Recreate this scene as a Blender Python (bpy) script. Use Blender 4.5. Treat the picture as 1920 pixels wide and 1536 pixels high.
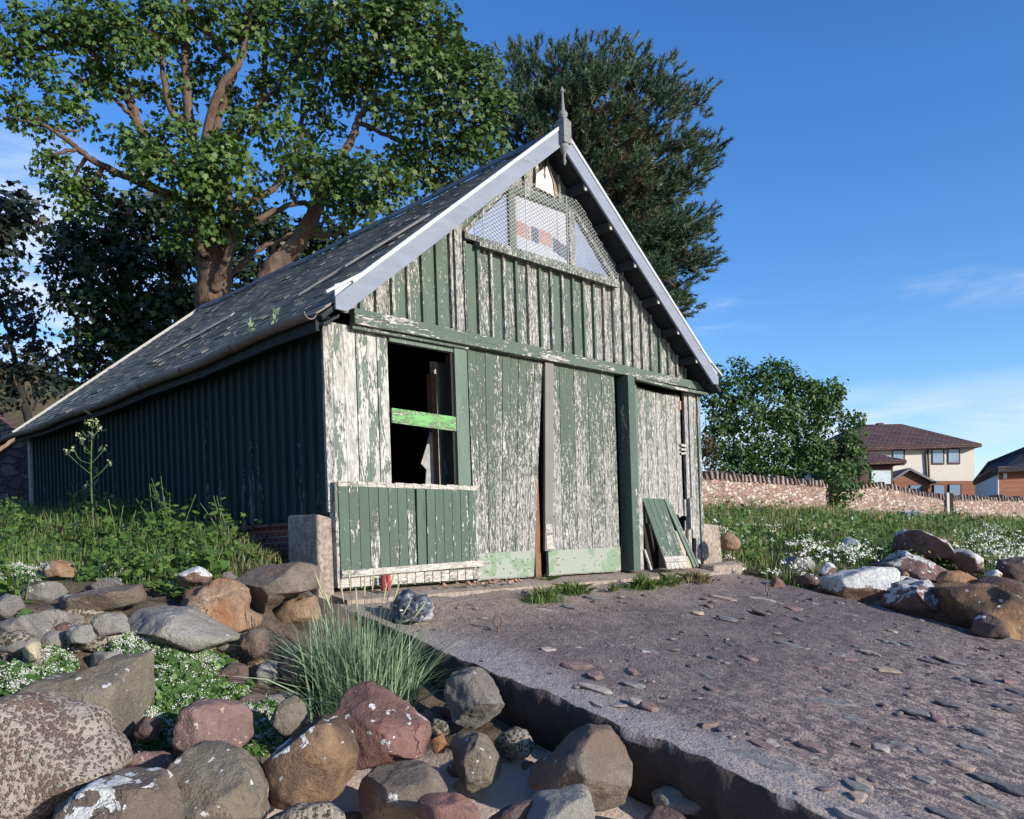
import bpy, math, random
import numpy as np
from mathutils import Vector, Matrix, noise

for _o in list(bpy.data.objects):
    bpy.data.objects.remove(_o)
sc = bpy.context.scene
col = sc.collection
R = math.radians

# ------------------------------------------------------------------ camera
# world frame: X along the front of the shed, Y to its back, Z up, origin at the left front corner
CAM = np.array([-4.428, -6.897, 0.326])
YAW, FOC, ROLL, PPY = 0.776, 1633.0, 0.033, 1029.4
FW = np.array([math.sin(YAW), math.cos(YAW), 0.0])
RT = np.array([math.cos(YAW), -math.sin(YAW), 0.0])
UP = np.array([0.0, 0.0, 1.0])
cd = bpy.data.cameras.new("camera")
cam = bpy.data.objects.new("camera", cd)
col.objects.link(cam)
rx = RT * math.cos(ROLL) - UP * math.sin(ROLL)
ry = UP * math.cos(ROLL) + RT * math.sin(ROLL)
M = Matrix.Identity(4)
for i in range(3):
    M[i][0], M[i][1], M[i][2], M[i][3] = rx[i], ry[i], -FW[i], CAM[i]
cam.matrix_world = M
cd.sensor_width = 36.0
cd.lens = FOC / 1920 * 36
cd.shift_y = (PPY - 768) / 1920
cd.clip_start, cd.clip_end = 0.05, 5000
sc.camera = cam

# ------------------------------------------------------------------ light
SUN = Vector((0.16, -1.0, 0.30)).normalized()
sl = bpy.data.lights.new("sun", 'SUN')
sl.energy, sl.angle, sl.color = 5.0, R(0.5), (1.0, 0.93, 0.83)
so = bpy.data.objects.new("sun", sl)
so.rotation_euler = SUN.to_track_quat('Z', 'Y').to_euler()
so.location = (0, -20, 20)
col.objects.link(so)
w = bpy.data.worlds.new("World")
sc.world = w
w.use_nodes = True
wn = w.node_tree
wn.nodes.clear()

def _n(t, kind, **kw):
    n = t.nodes.new(kind)
    for k, v in kw.items():
        setattr(n, k, v)
    return n

def _set(t, sock, v):
    if isinstance(v, bpy.types.NodeSocket):
        t.links.new(v, sock)
    elif v is not None:
        if sock.type == 'RGBA' and len(v) == 3:
            v = (*v, 1)
        sock.default_value = v

def MATH(t, op, a, b=None, clamp=False):
    n = _n(t, 'ShaderNodeMath', operation=op, use_clamp=clamp)
    _set(t, n.inputs[0], a)
    if b is not None:
        _set(t, n.inputs[1], b)
    return n.outputs[0]

def VMATH(t, op, a, b=None):
    n = _n(t, 'ShaderNodeVectorMath', operation=op)
    _set(t, n.inputs[0], a)
    if b is not None:
        _set(t, n.inputs[1], b)
    return n.outputs[0]

def MIX(t, f, a, b, blend='MIX'):
    n = _n(t, 'ShaderNodeMix', data_type='RGBA', blend_type=blend)
    _set(t, n.inputs[0], f)
    _set(t, n.inputs[6], a)
    _set(t, n.inputs[7], b)
    return n.outputs[2]

def NOISE(t, vec, scale=1.0, detail=4.0, rough=0.55, dist=0.0):
    n = _n(t, 'ShaderNodeTexNoise')
    _set(t, n.inputs['Vector'], vec)
    n.inputs['Scale'].default_value = scale
    n.inputs['Detail'].default_value = detail
    n.inputs['Roughness'].default_value = rough
    n.inputs['Distortion'].default_value = dist
    return n.outputs[0]

def STEP(t, f, a, b):
    """smooth ramp from 0 at a to 1 at b"""
    n = _n(t, 'ShaderNodeMapRange', clamp=True)
    _set(t, n.inputs[0], f)
    n.inputs[1].default_value, n.inputs[2].default_value = a, b
    return n.outputs[0]

sky = _n(wn, 'ShaderNodeTexSky', sky_type='NISHITA')
sky.sun_disc = False
sky.sun_elevation = math.asin(SUN.z)
sky.sun_rotation = math.atan2(SUN.x, SUN.y)
sky.air_density, sky.dust_density, sky.ozone_density = 1.0, 0.2, 3.5
hs = _n(wn, 'ShaderNodeHueSaturation')
hs.inputs['Saturation'].default_value = 1.22
hs.inputs['Hue'].default_value = 0.512
hs.inputs['Value'].default_value = 1.32
wn.links.new(sky.outputs[0], hs.inputs['Color'])
tcw = _n(wn, 'ShaderNodeTexCoord')
sx = _n(wn, 'ShaderNodeSeparateXYZ')
wn.links.new(tcw.outputs['Generated'], sx.inputs[0])
cvec = VMATH(wn, 'MULTIPLY', tcw.outputs['Generated'], (2.2, 2.2, 13.0))
c1 = NOISE(wn, cvec, 1.7, 7, 0.6, 0.4)
elev = sx.outputs[2]
band = MATH(wn, 'MULTIPLY', STEP(wn, elev, 0.0, 0.05), MATH(wn, 'SUBTRACT', 1.0, STEP(wn, elev, 0.12, 0.165)))
wisp = MATH(wn, 'MULTIPLY', STEP(wn, elev, 0.215, 0.235), MATH(wn, 'SUBTRACT', 1.0, STEP(wn, elev, 0.25, 0.275)))
wisp = MATH(wn, 'MULTIPLY', wisp, 0.28)
cm = MATH(wn, 'MULTIPLY', STEP(wn, c1, 0.36, 0.60), MATH(wn, 'ADD', band, MATH(wn, 'MULTIPLY', wisp, STEP(wn, c1, 0.50, 0.62))), clamp=True)
_dp = _n(wn, 'ShaderNodeVectorMath', operation='DOT_PRODUCT')
wn.links.new(tcw.outputs['Generated'], _dp.inputs[0]); _dp.inputs[1].default_value = (0.2599, 0.9283, 0.2660)
puff = MATH(wn, 'MULTIPLY', STEP(wn, _dp.outputs['Value'], 0.987, 0.998), STEP(wn, NOISE(wn, cvec, 2.6, 6, 0.6), 0.38, 0.58))
cm = MATH(wn, 'ADD', cm, puff, clamp=True)
skyc = MIX(wn, MATH(wn, 'MULTIPLY', cm, 0.8), hs.outputs[0], (4.6, 5.2, 6.4))
bg = _n(wn, 'ShaderNodeBackground')
bg.inputs['Strength'].default_value = 0.14
wn.links.new(skyc, bg.inputs['Color'])
wo = _n(wn, 'ShaderNodeOutputWorld')
wn.links.new(bg.outputs[0], wo.inputs[0])

sc.render.engine = 'CYCLES'
sc.view_settings.view_transform = 'Standard'
sc.view_settings.look = 'None'
sc.view_settings.exposure = 0.36
sc.view_settings.gamma = 1.0
sc.view_settings.use_curve_mapping = False

# ------------------------------------------------------------------ helpers
def uv_of(px, py):
    a, b = px - 960, py - PPY
    c, s = math.cos(ROLL), math.sin(ROLL)
    return (a * c - b * s) / FOC, -(a * s + b * c) / FOC

def ray(px, py):
    u, v = uv_of(px, py)
    return FW + RT * u + UP * v

def at(px, py, d):
    """world point that stands d metres in front of the photographer on the given sight line"""
    return CAM + ray(px, py) * d

def on_y(px, py, Y):
    r = ray(px, py)
    return CAM + r * ((Y - CAM[1]) / r[1])

def tag(o, label=None, cat=None, group=None, kind=None):
    if label: o['label'] = label
    if cat: o['category'] = cat
    if group: o['group'] = group
    if kind: o['kind'] = kind
    return o

def empty(name, loc=(0, 0, 0), label=None, cat=None, group=None):
    o = bpy.data.objects.new(name, None)
    o.location = loc
    o.empty_display_size = 0.1
    col.objects.link(o)
    return tag(o, label, cat, group)

def link(name, me, m=None, parent=None, loc=None, smooth=False):
    o = bpy.data.objects.new(name, me)
    col.objects.link(o)
    if m is not None:
        me.materials.append(m)
    if loc is not None:
        o.location = loc
    if parent is not None:
        o.parent = parent
    if smooth:
        me.polygons.foreach_set('use_smooth', np.ones(len(me.polygons), dtype=bool))
    return o

class MB:
    """collects shapes, then builds ONE mesh; each shape carries a random number for its material"""
    def __init__(self, seed=1):
        self.v, self.f, self.r, self.cuts = [], [], [], []
        self.rng = random.Random(seed)
    def add(self, vs, fs, r=None):
        b = len(self.v)
        self.cuts.append(b)
        r = self.rng.random() if r is None else r
        self.v += [tuple(map(float, p)) for p in vs]
        self.r += [r] * len(vs)
        self.f += [tuple(b + i for i in f) for f in fs]
    def box(self, x0, x1, y0, y1, z0, z1, r=None):
        self.hexa([(x0, y0, z0), (x1, y0, z0), (x1, y1, z0), (x0, y1, z0)], [(x0, y0, z1), (x1, y0, z1), (x1, y1, z1), (x0, y1, z1)], r)
    def hexa(self, lo, hi, r=None):
        self.add(list(lo) + list(hi), [(3, 2, 1, 0), (4, 5, 6, 7), (0, 1, 5, 4), (1, 2, 6, 5), (2, 3, 7, 6), (3, 0, 4, 7)], r)
    def prism(self, pts, ext, r=None):
        """planar polygon pts swept by the vector ext"""
        n = len(pts)
        e = np.array(ext, float)
        q = [np.array(p, float) for p in pts]
        self.add(q + [p + e for p in q], [tuple(range(n))[::-1], tuple(range(n, 2 * n))] + [(i, (i + 1) % n, n + (i + 1) % n, n + i) for i in range(n)], r)
    def xz(self, pts, y0, y1, r=None):
        """polygon in the front wall's plane, from depth y0 to y1"""
        self.prism([(x, y1, z) for x, z in pts], (0, y0 - y1, 0), r)
    def bar(self, a, b, wd, th, up=(0, 0, 1), r=None):
        """board from a to b, wd wide across, th thick along up-ish"""
        a, b = np.array(a, float), np.array(b, float)
        d = b - a; d /= np.linalg.norm(d)
        u = np.array(up, float); u -= d * (u @ d); u /= np.linalg.norm(u)
        s = np.cross(d, u)
        o = [s * wd / 2 - u * th / 2, s * wd / 2 + u * th / 2, -s * wd / 2 + u * th / 2, -s * wd / 2 - u * th / 2]
        self.hexa([a + k for k in o], [b + k for k in o], r)
    def tube(self, pts, rad, sides=8, r=None, cap=True):
        pts = [np.array(p, float) for p in pts]
        n = len(pts)
        rad = [rad] * n if np.isscalar(rad) else list(rad)
        vs, fs = [], []
        ref = np.array([0.3, 0.2, 0.93])
        for i, p in enumerate(pts):
            d = pts[min(i + 1, n - 1)] - pts[max(i - 1, 0)]
            d = d / (np.linalg.norm(d) + 1e-9)
            s = np.cross(d, ref); ls = np.linalg.norm(s)
            if ls < 0.1:
                s = np.cross(d, np.array([1.0, 0, 0])); ls = np.linalg.norm(s)
            s /= ls
            t = np.cross(d, s)
            ref = np.cross(s, d)
            for k in range(sides):
                a = 2 * math.pi * k / sides
                vs.append(p + (s * math.cos(a) + t * math.sin(a)) * rad[i])
        for i in range(n - 1):
            for k in range(sides):
                k2 = (k + 1) % sides
                fs.append((i * sides + k, i * sides + k2, (i + 1) * sides + k2, (i + 1) * sides + k))
        if cap:
            fs.append(tuple(range(sides))[::-1])
            fs.append(tuple((n - 1) * sides + k for k in range(sides)))
        self.add(vs, fs, r)
    def lathe(self, prof, c, sides=16, r=None):
        vs, fs = [], []
        for z, rr in prof:
            for k in range(sides):
                a = 2 * math.pi * k / sides
                vs.append((c[0] + rr * math.cos(a), c[1] + rr * math.sin(a), c[2] + z))
        for i in range(len(prof) - 1):
            for k in range(sides):
                k2 = (k + 1) % sides
                fs.append((i * sides + k, i * sides + k2, (i + 1) * sides + k2, (i + 1) * sides + k))
        fs.append(tuple(range(sides))[::-1])
        fs.append(tuple((len(prof) - 1) * sides + k for k in range(sides)))
        self.add(vs, fs, r)
    def build(self, name, m, parent=None, smooth=False, bevel=0.0, loc=None):
        me = bpy.data.meshes.new(name)
        v = self.v if loc is None else [tuple(np.array(p) - np.array(loc)) for p in self.v]
        me.from_pydata(v, [], self.f)
        a = me.attributes.new('rnd', 'FLOAT', 'POINT')
        a.data.foreach_set('value', np.array(self.r, dtype=np.float32))
        o = link(name, me, m, parent, loc, smooth)
        if bevel:
            b = o.modifiers.new('bevel', 'BEVEL')
            b.width, b.segments, b.limit_method = bevel, 2, 'ANGLE'
        return o

def build_each(mb, name, m, parent, bevel=0.0):
    """every shape collected in mb becomes a part of its own"""
    out, i0, f0 = [], 0, 0
    r = mb.r
    cuts = sorted(set(getattr(mb, 'cuts', [])))
    for a, c in zip(cuts, cuts[1:] + [len(mb.v)]):
        q = MB(1)
        q.v, q.r = mb.v[a:c], mb.r[a:c]
        q.f = [tuple(i - a for i in f) for f in mb.f if a <= f[0] < c]
        out.append(q.build(name, m, parent, bevel=bevel))
    return out

def poly_mesh(name, V, k, m, parent=None, rnd=None, loc=None, smooth=False):
    """many separate k-gons: V is (n*k, 3)"""
    V = np.asarray(V, np.float32).reshape(-1, 3)
    if loc is not None:
        V = V - np.array(loc, np.float32)
    n = len(V) // k
    me = bpy.data.meshes.new(name)
    me.vertices.add(len(V)); me.vertices.foreach_set('co', V.ravel())
    me.loops.add(len(V)); me.loops.foreach_set('vertex_index', np.arange(len(V), dtype=np.int32))
    me.polygons.add(n)
    me.polygons.foreach_set('loop_start', np.arange(0, n * k, k, dtype=np.int32))
    me.polygons.foreach_set('loop_total', np.full(n, k, dtype=np.int32))
    me.update(calc_edges=True)
    a = me.attributes.new('rnd', 'FLOAT', 'FACE')
    a.data.foreach_set('value', (np.random.default_rng(3).random(n) if rnd is None else np.asarray(rnd)).astype(np.float32))
    return link(name, me, m, parent, loc, smooth)

def grid_mesh(name, P, m, parent=None, smooth=True):
    """P is (a, b, 3)"""
    a, b, _ = P.shape
    me = bpy.data.meshes.new(name)
    idx = np.arange(a * b).reshape(a, b)
    q = np.stack([idx[:-1, :-1], idx[1:, :-1], idx[1:, 1:], idx[:-1, 1:]], -1).reshape(-1, 4)
    me.vertices.add(a * b); me.vertices.foreach_set('co', P.reshape(-1).astype(np.float32))
    me.loops.add(q.size); me.loops.foreach_set('vertex_index', q.ravel().astype(np.int32))
    me.polygons.add(len(q))
    me.polygons.foreach_set('loop_start', np.arange(0, q.size, 4, dtype=np.int32))
    me.polygons.foreach_set('loop_total', np.full(len(q), 4, dtype=np.int32))
    me.update(calc_edges=True)
    return link(name, me, m, parent, None, smooth)

def unit(a):
    return a / (np.linalg.norm(a, axis=-1, keepdims=True) + 1e-9)

def fbm(p, octv=4, H=0.8):
    return noise.fractal(Vector(p), H, 2.0, octv)

# ------------------------------------------------------------------ materials
def new_mat(name, rough=0.85, spec=0.3):
    m = bpy.data.materials.new(name)
    m.use_nodes = True
    t = m.node_tree
    b = t.nodes['Principled BSDF']
    b.inputs['Roughness'].default_value = rough
    b.inputs['Specular IOR Level'].default_value = spec
    return m, t, b

def obj_vec(t, rnd=True, objrand=False):
    tc = _n(t, 'ShaderNodeTexCoord')
    v = tc.outputs['Object']
    if objrand:
        oi = _n(t, 'ShaderNodeObjectInfo')
        v = VMATH(t, 'ADD', v, VMATH(t, 'MULTIPLY', (37.0, 91.0, 53.0), _vec(t, oi.outputs['Random'])))
    return v

def _vec(t, f):
    n = _n(t, 'ShaderNodeCombineXYZ')
    for i in range(3):
        t.links.new(f, n.inputs[i])
    return n.outputs[0]

def attr(t, name='rnd'):
    n = _n(t, 'ShaderNodeAttribute', attribute_name=name)
    return n.outputs['Fac']

def bump(t, b, h, dist=0.01, strength=1.0):
    n = _n(t, 'ShaderNodeBump')
    n.inputs['Strength'].default_value = strength
    n.inputs['Distance'].default_value = dist
    _set(t, n.inputs['Height'], h)
    t.links.new(n.outputs[0], b.inputs['Normal'])

def plain(name, c, rough=0.7, var=0.25, scale=8.0, spec=0.3, metal=0.0, bmp=0.003):
    m, t, b = new_mat(name, rough, spec)
    v = obj_vec(t)
    n1 = NOISE(t, v, scale, 6, 0.6)
    c = np.array(c)
    f = MATH(t, 'ADD', MATH(t, 'MULTIPLY', STEP(t, n1, 0.3, 0.7), 0.7), MATH(t, 'MULTIPLY', attr(t), 0.3))
    _set(t, b.inputs['Base Color'], MIX(t, f, tuple(c * (1 - var)), tuple(np.minimum(c * (1 + var), 0.9))))
    b.inputs['Metallic'].default_value = metal
    if bmp:
        bump(t, b, NOISE(t, v, scale * 6, 4, 0.6), bmp)
    return m

def paint(name, green, thr=0.5, bvar=0.12, zgrad=0.0, zmid=1.2, fine=1.0, white=(0.60, 0.585, 0.54), wood=(0.19, 0.18, 0.165), crack=0.5, axis='z', soft=0.025, patch=0.55):
    """old flaking oil paint over white primer over grey weathered boards, grain along one axis"""
    m, t, b = new_mat(name, 0.8, 0.25)
    tc = _n(t, 'ShaderNodeTexCoord').outputs['Object']
    r = attr(t)
    off = VMATH(t, 'MULTIPLY', (13.0, 7.0, 29.0), _vec(t, r))
    v = VMATH(t, 'ADD', tc, off)
    def st(a, l):
        s = {'z': (a, a, l), 'x': (l, a, a), 'y': (a, l, a)}[axis]
        return VMATH(t, 'MULTIPLY', v, s)
    n0 = NOISE(t, st(7.0, 1.6), 1.0, 3, 0.5, 0.6)
    n1 = NOISE(t, st(38.0 * fine, 8.0 * fine), 1.0, 8, 0.72, 0.7)
    n2 = NOISE(t, st(120.0 * fine, 26.0 * fine), 1.0, 5, 0.72, 0.4)
    n3 = NOISE(t, st(75.0, 2.2), 1.0, 4, 0.6)
    s = _n(t, 'ShaderNodeSeparateXYZ')
    t.links.new(tc, s.inputs[0])
    zg = MATH(t, 'MULTIPLY', MATH(t, 'SUBTRACT', zmid, s.outputs[2]), zgrad)
    val = MATH(t, 'ADD', MATH(t, 'MULTIPLY', n0, patch), MATH(t, 'MULTIPLY', n1, 1.0 - patch * 0.4))
    val = MATH(t, 'ADD', val, MATH(t, 'MULTIPLY', MATH(t, 'SUBTRACT', n2, 0.5), 0.62))
    val = MATH(t, 'ADD', val, MATH(t, 'ADD', MATH(t, 'MULTIPLY', MATH(t, 'SUBTRACT', r, 0.5), bvar * 2), zg))
    base = 0.5 * patch + 0.5 * (1 - patch * 0.4)
    T = base + (thr - 0.5) * 0.5
    mask = STEP(t, val, T - soft, T + soft)
    g = np.array(green)
    gcol = MIX(t, NOISE(t, st(9.0, 2.0), 1.0, 4, 0.6), tuple(g * 0.72), tuple(np.minimum(g * 1.28, 0.9)))
    gcol = MIX(t, MATH(t, 'MULTIPLY', STEP(t, n2, 0.62, 0.72), 0.5), gcol, tuple(g * 0.35))
    wd = MIX(t, STEP(t, n1, 0.42, 0.62), tuple(np.array(wood)), tuple(np.array(white)))
    wcol = MIX(t, STEP(t, n2, 0.40, 0.56), tuple(np.array(wood) * 0.8), wd)
    c = MIX(t, mask, gcol, wcol)
    edge = MATH(t, 'MULTIPLY', STEP(t, val, T - soft * 2.2, T - soft * 0.4), MATH(t, 'SUBTRACT', 1.0, STEP(t, val, T, T + soft * 1.2)))
    c = MIX(t, MATH(t, 'MULTIPLY', edge, 0.55), c, (0.03, 0.035, 0.03))
    ck = MATH(t, 'MULTIPLY', MATH(t, 'SUBTRACT', 1.0, STEP(t, n3, 0.30, 0.37)), crack)
    c = MIX(t, ck, c, (0.02, 0.02, 0.02))
    _set(t, b.inputs['Base Color'], c)
    h = MATH(t, 'SUBTRACT', MATH(t, 'MULTIPLY', n2, 0.6), MATH(t, 'ADD', mask, ck))
    bump(t, b, h, 0.0035, 0.8)
    return m

GREEN = (0.090, 0.122, 0.092)
M_gable = paint('flaking_paint_gable', GREEN, 0.51, 0.13, fine=1.15, patch=0.4, wood=(0.14, 0.135, 0.12), crack=0.7)
M_lower = paint('flaking_paint_lower', (0.125, 0.160, 0.130), 0.47, 0.22, fine=0.55, patch=0.9, soft=0.02, wood=(0.33, 0.32, 0.29))
M_doors = paint('flaking_paint_doors', (0.082, 0.108, 0.084), 0.46, 0.06, zgrad=0.08, zmid=1.35, fine=1.3, patch=0.32, wood=(0.14, 0.135, 0.12), crack=0.7)
M_sidedoor = paint('flaking_paint_side_door', (0.11, 0.15, 0.12), 0.33, 0.06, zgrad=0.05, zmid=1.5, fine=1.0, patch=0.35)
M_corner = paint('flaking_paint_corner', (0.12, 0.15, 0.125), 0.27, 0.10, fine=0.9)
M_panel = paint('green_panel_paint', (0.078, 0.112, 0.086), 0.76, 0.06, zgrad=0.10, zmid=0.7, fine=0.9)
M_beam = paint('beam_paint', (0.092, 0.125, 0.098), 0.58, 0.05, fine=0.8, axis='x', patch=0.8)
M_trim = paint('trim_paint', (0.125, 0.165, 0.13), 0.76, 0.08, fine=0.7)
M_trimdark = paint('post_paint', (0.075, 0.105, 0.085), 0.85, 0.05, fine=0.9)
M_white = paint('white_rail_paint', (0.25, 0.25, 0.21), 0.22, 0.1, fine=0.8, axis='x', wood=(0.35, 0.32, 0.27))
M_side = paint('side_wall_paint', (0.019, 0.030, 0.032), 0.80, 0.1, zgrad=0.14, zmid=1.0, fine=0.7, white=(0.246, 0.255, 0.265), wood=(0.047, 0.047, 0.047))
M_rail = paint('lime_green_paint', (0.165, 0.37, 0.135), 0.62, 0.05, fine=0.8, axis='x', white=(0.45, 0.52, 0.36), wood=(0.09, 0.09, 0.06))
M_plate = None
M_barge = paint('grey_barge_paint', (0.205, 0.225, 0.268), 0.93, 0.02, fine=0.6, axis='x', crack=0.12, white=(0.33, 0.34, 0.36), wood=(0.12, 0.12, 0.13))
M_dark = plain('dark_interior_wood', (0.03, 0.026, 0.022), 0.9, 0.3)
M_brownwood = plain('brown_wood', (0.17, 0.085, 0.05), 0.8, 0.3, 12)
M_steel = plain('grey_strip', (0.165, 0.155, 0.14), 0.6, 0.12, 5)
M_greywood = plain('weathered_grey_wood', (0.27, 0.265, 0.25), 0.85, 0.35, 20)
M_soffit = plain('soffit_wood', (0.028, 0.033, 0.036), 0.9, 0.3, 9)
M_iron = plain('rusty_iron', (0.14, 0.10, 0.085), 0.7, 0.4, 25, metal=0.3)
M_gutter = plain('gutter_iron', (0.17, 0.13, 0.12), 0.6, 0.3, 6)

def concrete(name, a, b_, scale=18, peb=True, bd=0.012):
    m, t, b = new_mat(name, 0.9, 0.2)
    v = obj_vec(t)
    n = NOISE(t, v, scale, 8, 0.7)
    big = NOISE(t, v, scale * 0.12, 4, 0.6)
    c = MIX(t, STEP(t, n, 0.35, 0.68), a, b_)
    vo = _n(t, 'ShaderNodeTexVoronoi', feature='F1')
    t.links.new(v, vo.inputs['Vector']); vo.inputs['Scale'].default_value = scale * 3.2
    spd = STEP(t, vo.outputs['Distance'], 0.05, 0.45)
    if peb:
        pc = MIX(t, 0.5, vo.outputs['Color'], (0.4, 0.3, 0.25))
        c = MIX(t, MATH(t, 'MULTIPLY', MATH(t, 'SUBTRACT', 1.0, spd), 0.35), c, MIX(t, 1.0, c, pc, 'MULTIPLY'))
    c = MIX(t, STEP(t, big, 0.35, 0.7), MIX(t, 1.0, c, (0.72, 0.70, 0.70), 'MULTIPLY'), c)
    _set(t, b.inputs['Base Color'], c)
    bump(t, b, MATH(t, 'SUBTRACT', n, MATH(t, 'MULTIPLY', spd, 0.4)), bd, 0.9)
    return m

M_concrete = concrete('pebbly_concrete', (0.22, 0.17, 0.13), (0.50, 0.42, 0.35), 22)
M_harl = concrete('smooth_concrete_block', (0.42, 0.36, 0.28), (0.58, 0.52, 0.42), 9, False, 0.004)

def brick_mat(name, c1, c2, mort, sx_=4.3, rh=0.0, axis=0):
    m, t, b = new_mat(name, 0.9, 0.2)
    tc = _n(t, 'ShaderNodeTexCoord').outputs['Object']
    s = _n(t, 'ShaderNodeSeparateXYZ'); t.links.new(tc, s.inputs[0])
    cb = _n(t, 'ShaderNodeCombineXYZ')
    t.links.new(MATH(t, 'ADD', s.outputs[0], s.outputs[1]), cb.inputs[0]); t.links.new(s.outputs[2], cb.inputs[1])
    br = _n(t, 'ShaderNodeTexBrick')
    t.links.new(cb.outputs[0], br.inputs['Vector'])
    for k, v_ in (('Color1', c1), ('Color2', c2), ('Mortar', mort)):
        _set(t, br.inputs[k], v_)
    br.inputs['Scale'].default_value = sx_
    br.inputs['Mortar Size'].default_value = 0.02
    n = NOISE(t, tc, 14, 6, 0.65)
    _set(t, b.inputs['Base Color'], MIX(t, 0.5, br.outputs[0], MIX(t, 1.0, br.outputs[0], MIX(t, STEP(t, n, 0.3, 0.7), (0.4, 0.4, 0.4), (1.3, 1.3, 1.3)), 'MULTIPLY')))
    bump(t, b, MATH(t, 'SUBTRACT', n, MATH(t, 'MULTIPLY', br.outputs['Fac'], 1.2)), 0.01)
    return m

M_brick = brick_mat('red_brick', (0.22, 0.075, 0.045), (0.14, 0.055, 0.045), (0.25, 0.22, 0.2))

def rock_mat(name, c1, c2, c3, lichen=0.5, lscale=7.0, speck=0.0, patch=0.0, splash=0.0, lc=(0.62, 0.62, 0.58), topmoss=0.0):
    m, t, b = new_mat(name, 0.85, 0.25)
    v = obj_vec(t, objrand=True)
    n1 = NOISE(t, v, 4.5, 6, 0.62, 0.4)
    n2 = NOISE(t, v, 26, 6, 0.7)
    n3 = NOISE(t, v, 2.0, 3, 0.5)
    n4 = NOISE(t, v, 90, 3, 0.6)
    ncn = _n(t, 'ShaderNodeTexNoise'); t.links.new(v, ncn.inputs['Vector']); ncn.inputs['Scale'].default_value = 7.0; ncn.inputs['Detail'].default_value = 4.0
    nc = ncn.outputs['Color']
    vk = _n(t, 'ShaderNodeTexVoronoi', feature='DISTANCE_TO_EDGE'); t.links.new(VMATH(t, 'ADD', v, VMATH(t, 'MULTIPLY', nc, (0.5, 0.5, 0.5))), vk.inputs['Vector']); vk.inputs['Scale'].default_value = 1.9
    crk = MATH(t, 'MULTIPLY', MATH(t, 'SUBTRACT', 1.0, STEP(t, vk.outputs[0], 0.0, 0.012)), STEP(t, n1, 0.52, 0.66))
    c = MIX(t, STEP(t, n1, 0.36, 0.64), c1, c2)
    c = MIX(t, STEP(t, n3, 0.50, 0.62), c, c3)
    c = MIX(t, MATH(t, 'MULTIPLY', STEP(t, n2, 0.52, 0.75), 0.55), c, tuple(np.array(c1) * 0.35))
    c = MIX(t, MATH(t, 'MULTIPLY', STEP(t, n4, 0.58, 0.75), 0.5), c, tuple(np.minimum(np.array(c2) * 1.8, 0.7)))
    c = MIX(t, MATH(t, 'MULTIPLY', crk, 0.7), c, tuple(np.array(c1) * 0.2))
    h = MATH(t, 'ADD', MATH(t, 'MULTIPLY', n2, 0.9), MATH(t, 'ADD', MATH(t, 'MULTIPLY', n4, 0.4), n1))
    h = MATH(t, 'SUBTRACT', h, MATH(t, 'MULTIPLY', crk, 0.8))
    if speck:
        vo = _n(t, 'ShaderNodeTexVoronoi', feature='F1')
        t.links.new(VMATH(t, 'ADD', v, VMATH(t, 'MULTIPLY', _vec(t, n2), (0.06, 0.06, 0.06))), vo.inputs['Vector'])
        vo.inputs['Scale'].default_value = 44
        f = MATH(t, 'ADD', vo.outputs['Distance'], MATH(t, 'MULTIPLY', MATH(t, 'SUBTRACT', n1, 0.5), 0.7))
        f = STEP(t, MATH(t, 'ADD', f, MATH(t, 'MULTIPLY', MATH(t, 'SUBTRACT', n3, 0.5), 0.9)), 0.34, 0.5)
        c = MIX(t, MATH(t, 'MULTIPLY', f, speck), c, lc)
        h = MATH(t, 'SUBTRACT', h, f)
    if lichen:
        vo = _n(t, 'ShaderNodeTexVoronoi', feature='F1')
        t.links.new(VMATH(t, 'ADD', VMATH(t, 'ADD', v, VMATH(t, 'MULTIPLY', nc, (0.16, 0.16, 0.16))), VMATH(t, 'MULTIPLY', _vec(t, n2), (0.07, 0.07, 0.07))), vo.inputs['Vector'])
        vo.inputs['Scale'].default_value = lscale * 1.5
        sep = _n(t, 'ShaderNodeSeparateColor'); t.links.new(vo.outputs['Color'], sep.inputs[0])
        rad = MATH(t, 'MULTIPLY', MATH(t, 'SUBTRACT', sep.outputs[0], 1.0 - lichen), 0.42 / max(lichen, 0.05))
        d = MATH(t, 'SUBTRACT', rad, vo.outputs['Distance'])
        f = STEP(t, d, 0.0, 0.03)
        g = _n(t, 'ShaderNodeNewGeometry')
        s = _n(t, 'ShaderNodeSeparateXYZ'); t.links.new(g.outputs['Normal'], s.inputs[0])
        f = MATH(t, 'MULTIPLY', f, STEP(t, s.outputs[2], -0.25, 0.1))
        c = MIX(t, f, c, MIX(t, n2, tuple(np.array(lc) * 0.8), tuple(np.minimum(np.array(lc) * 1.15, 0.85))))
        h = MATH(t, 'ADD', h, MATH(t, 'MULTIPLY', f, 0.3))
    if splash:
        g = _n(t, 'ShaderNodeNewGeometry')
        s = _n(t, 'ShaderNodeSeparateXYZ'); t.links.new(g.outputs['Normal'], s.inputs[0])
        f = MATH(t, 'ADD', NOISE(t, v, 5.5, 5, 0.55, 0.8), MATH(t, 'MULTIPLY', s.outputs[2], 0.12))
        f = STEP(t, f, 0.78 - splash, 0.795 - splash)
        c = MIX(t, f, c, MIX(t, n2, (0.5, 0.5, 0.47), (0.72, 0.72, 0.68)))
        h = MATH(t, 'ADD', h, MATH(t, 'MULTIPLY', f, 0.4))
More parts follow.
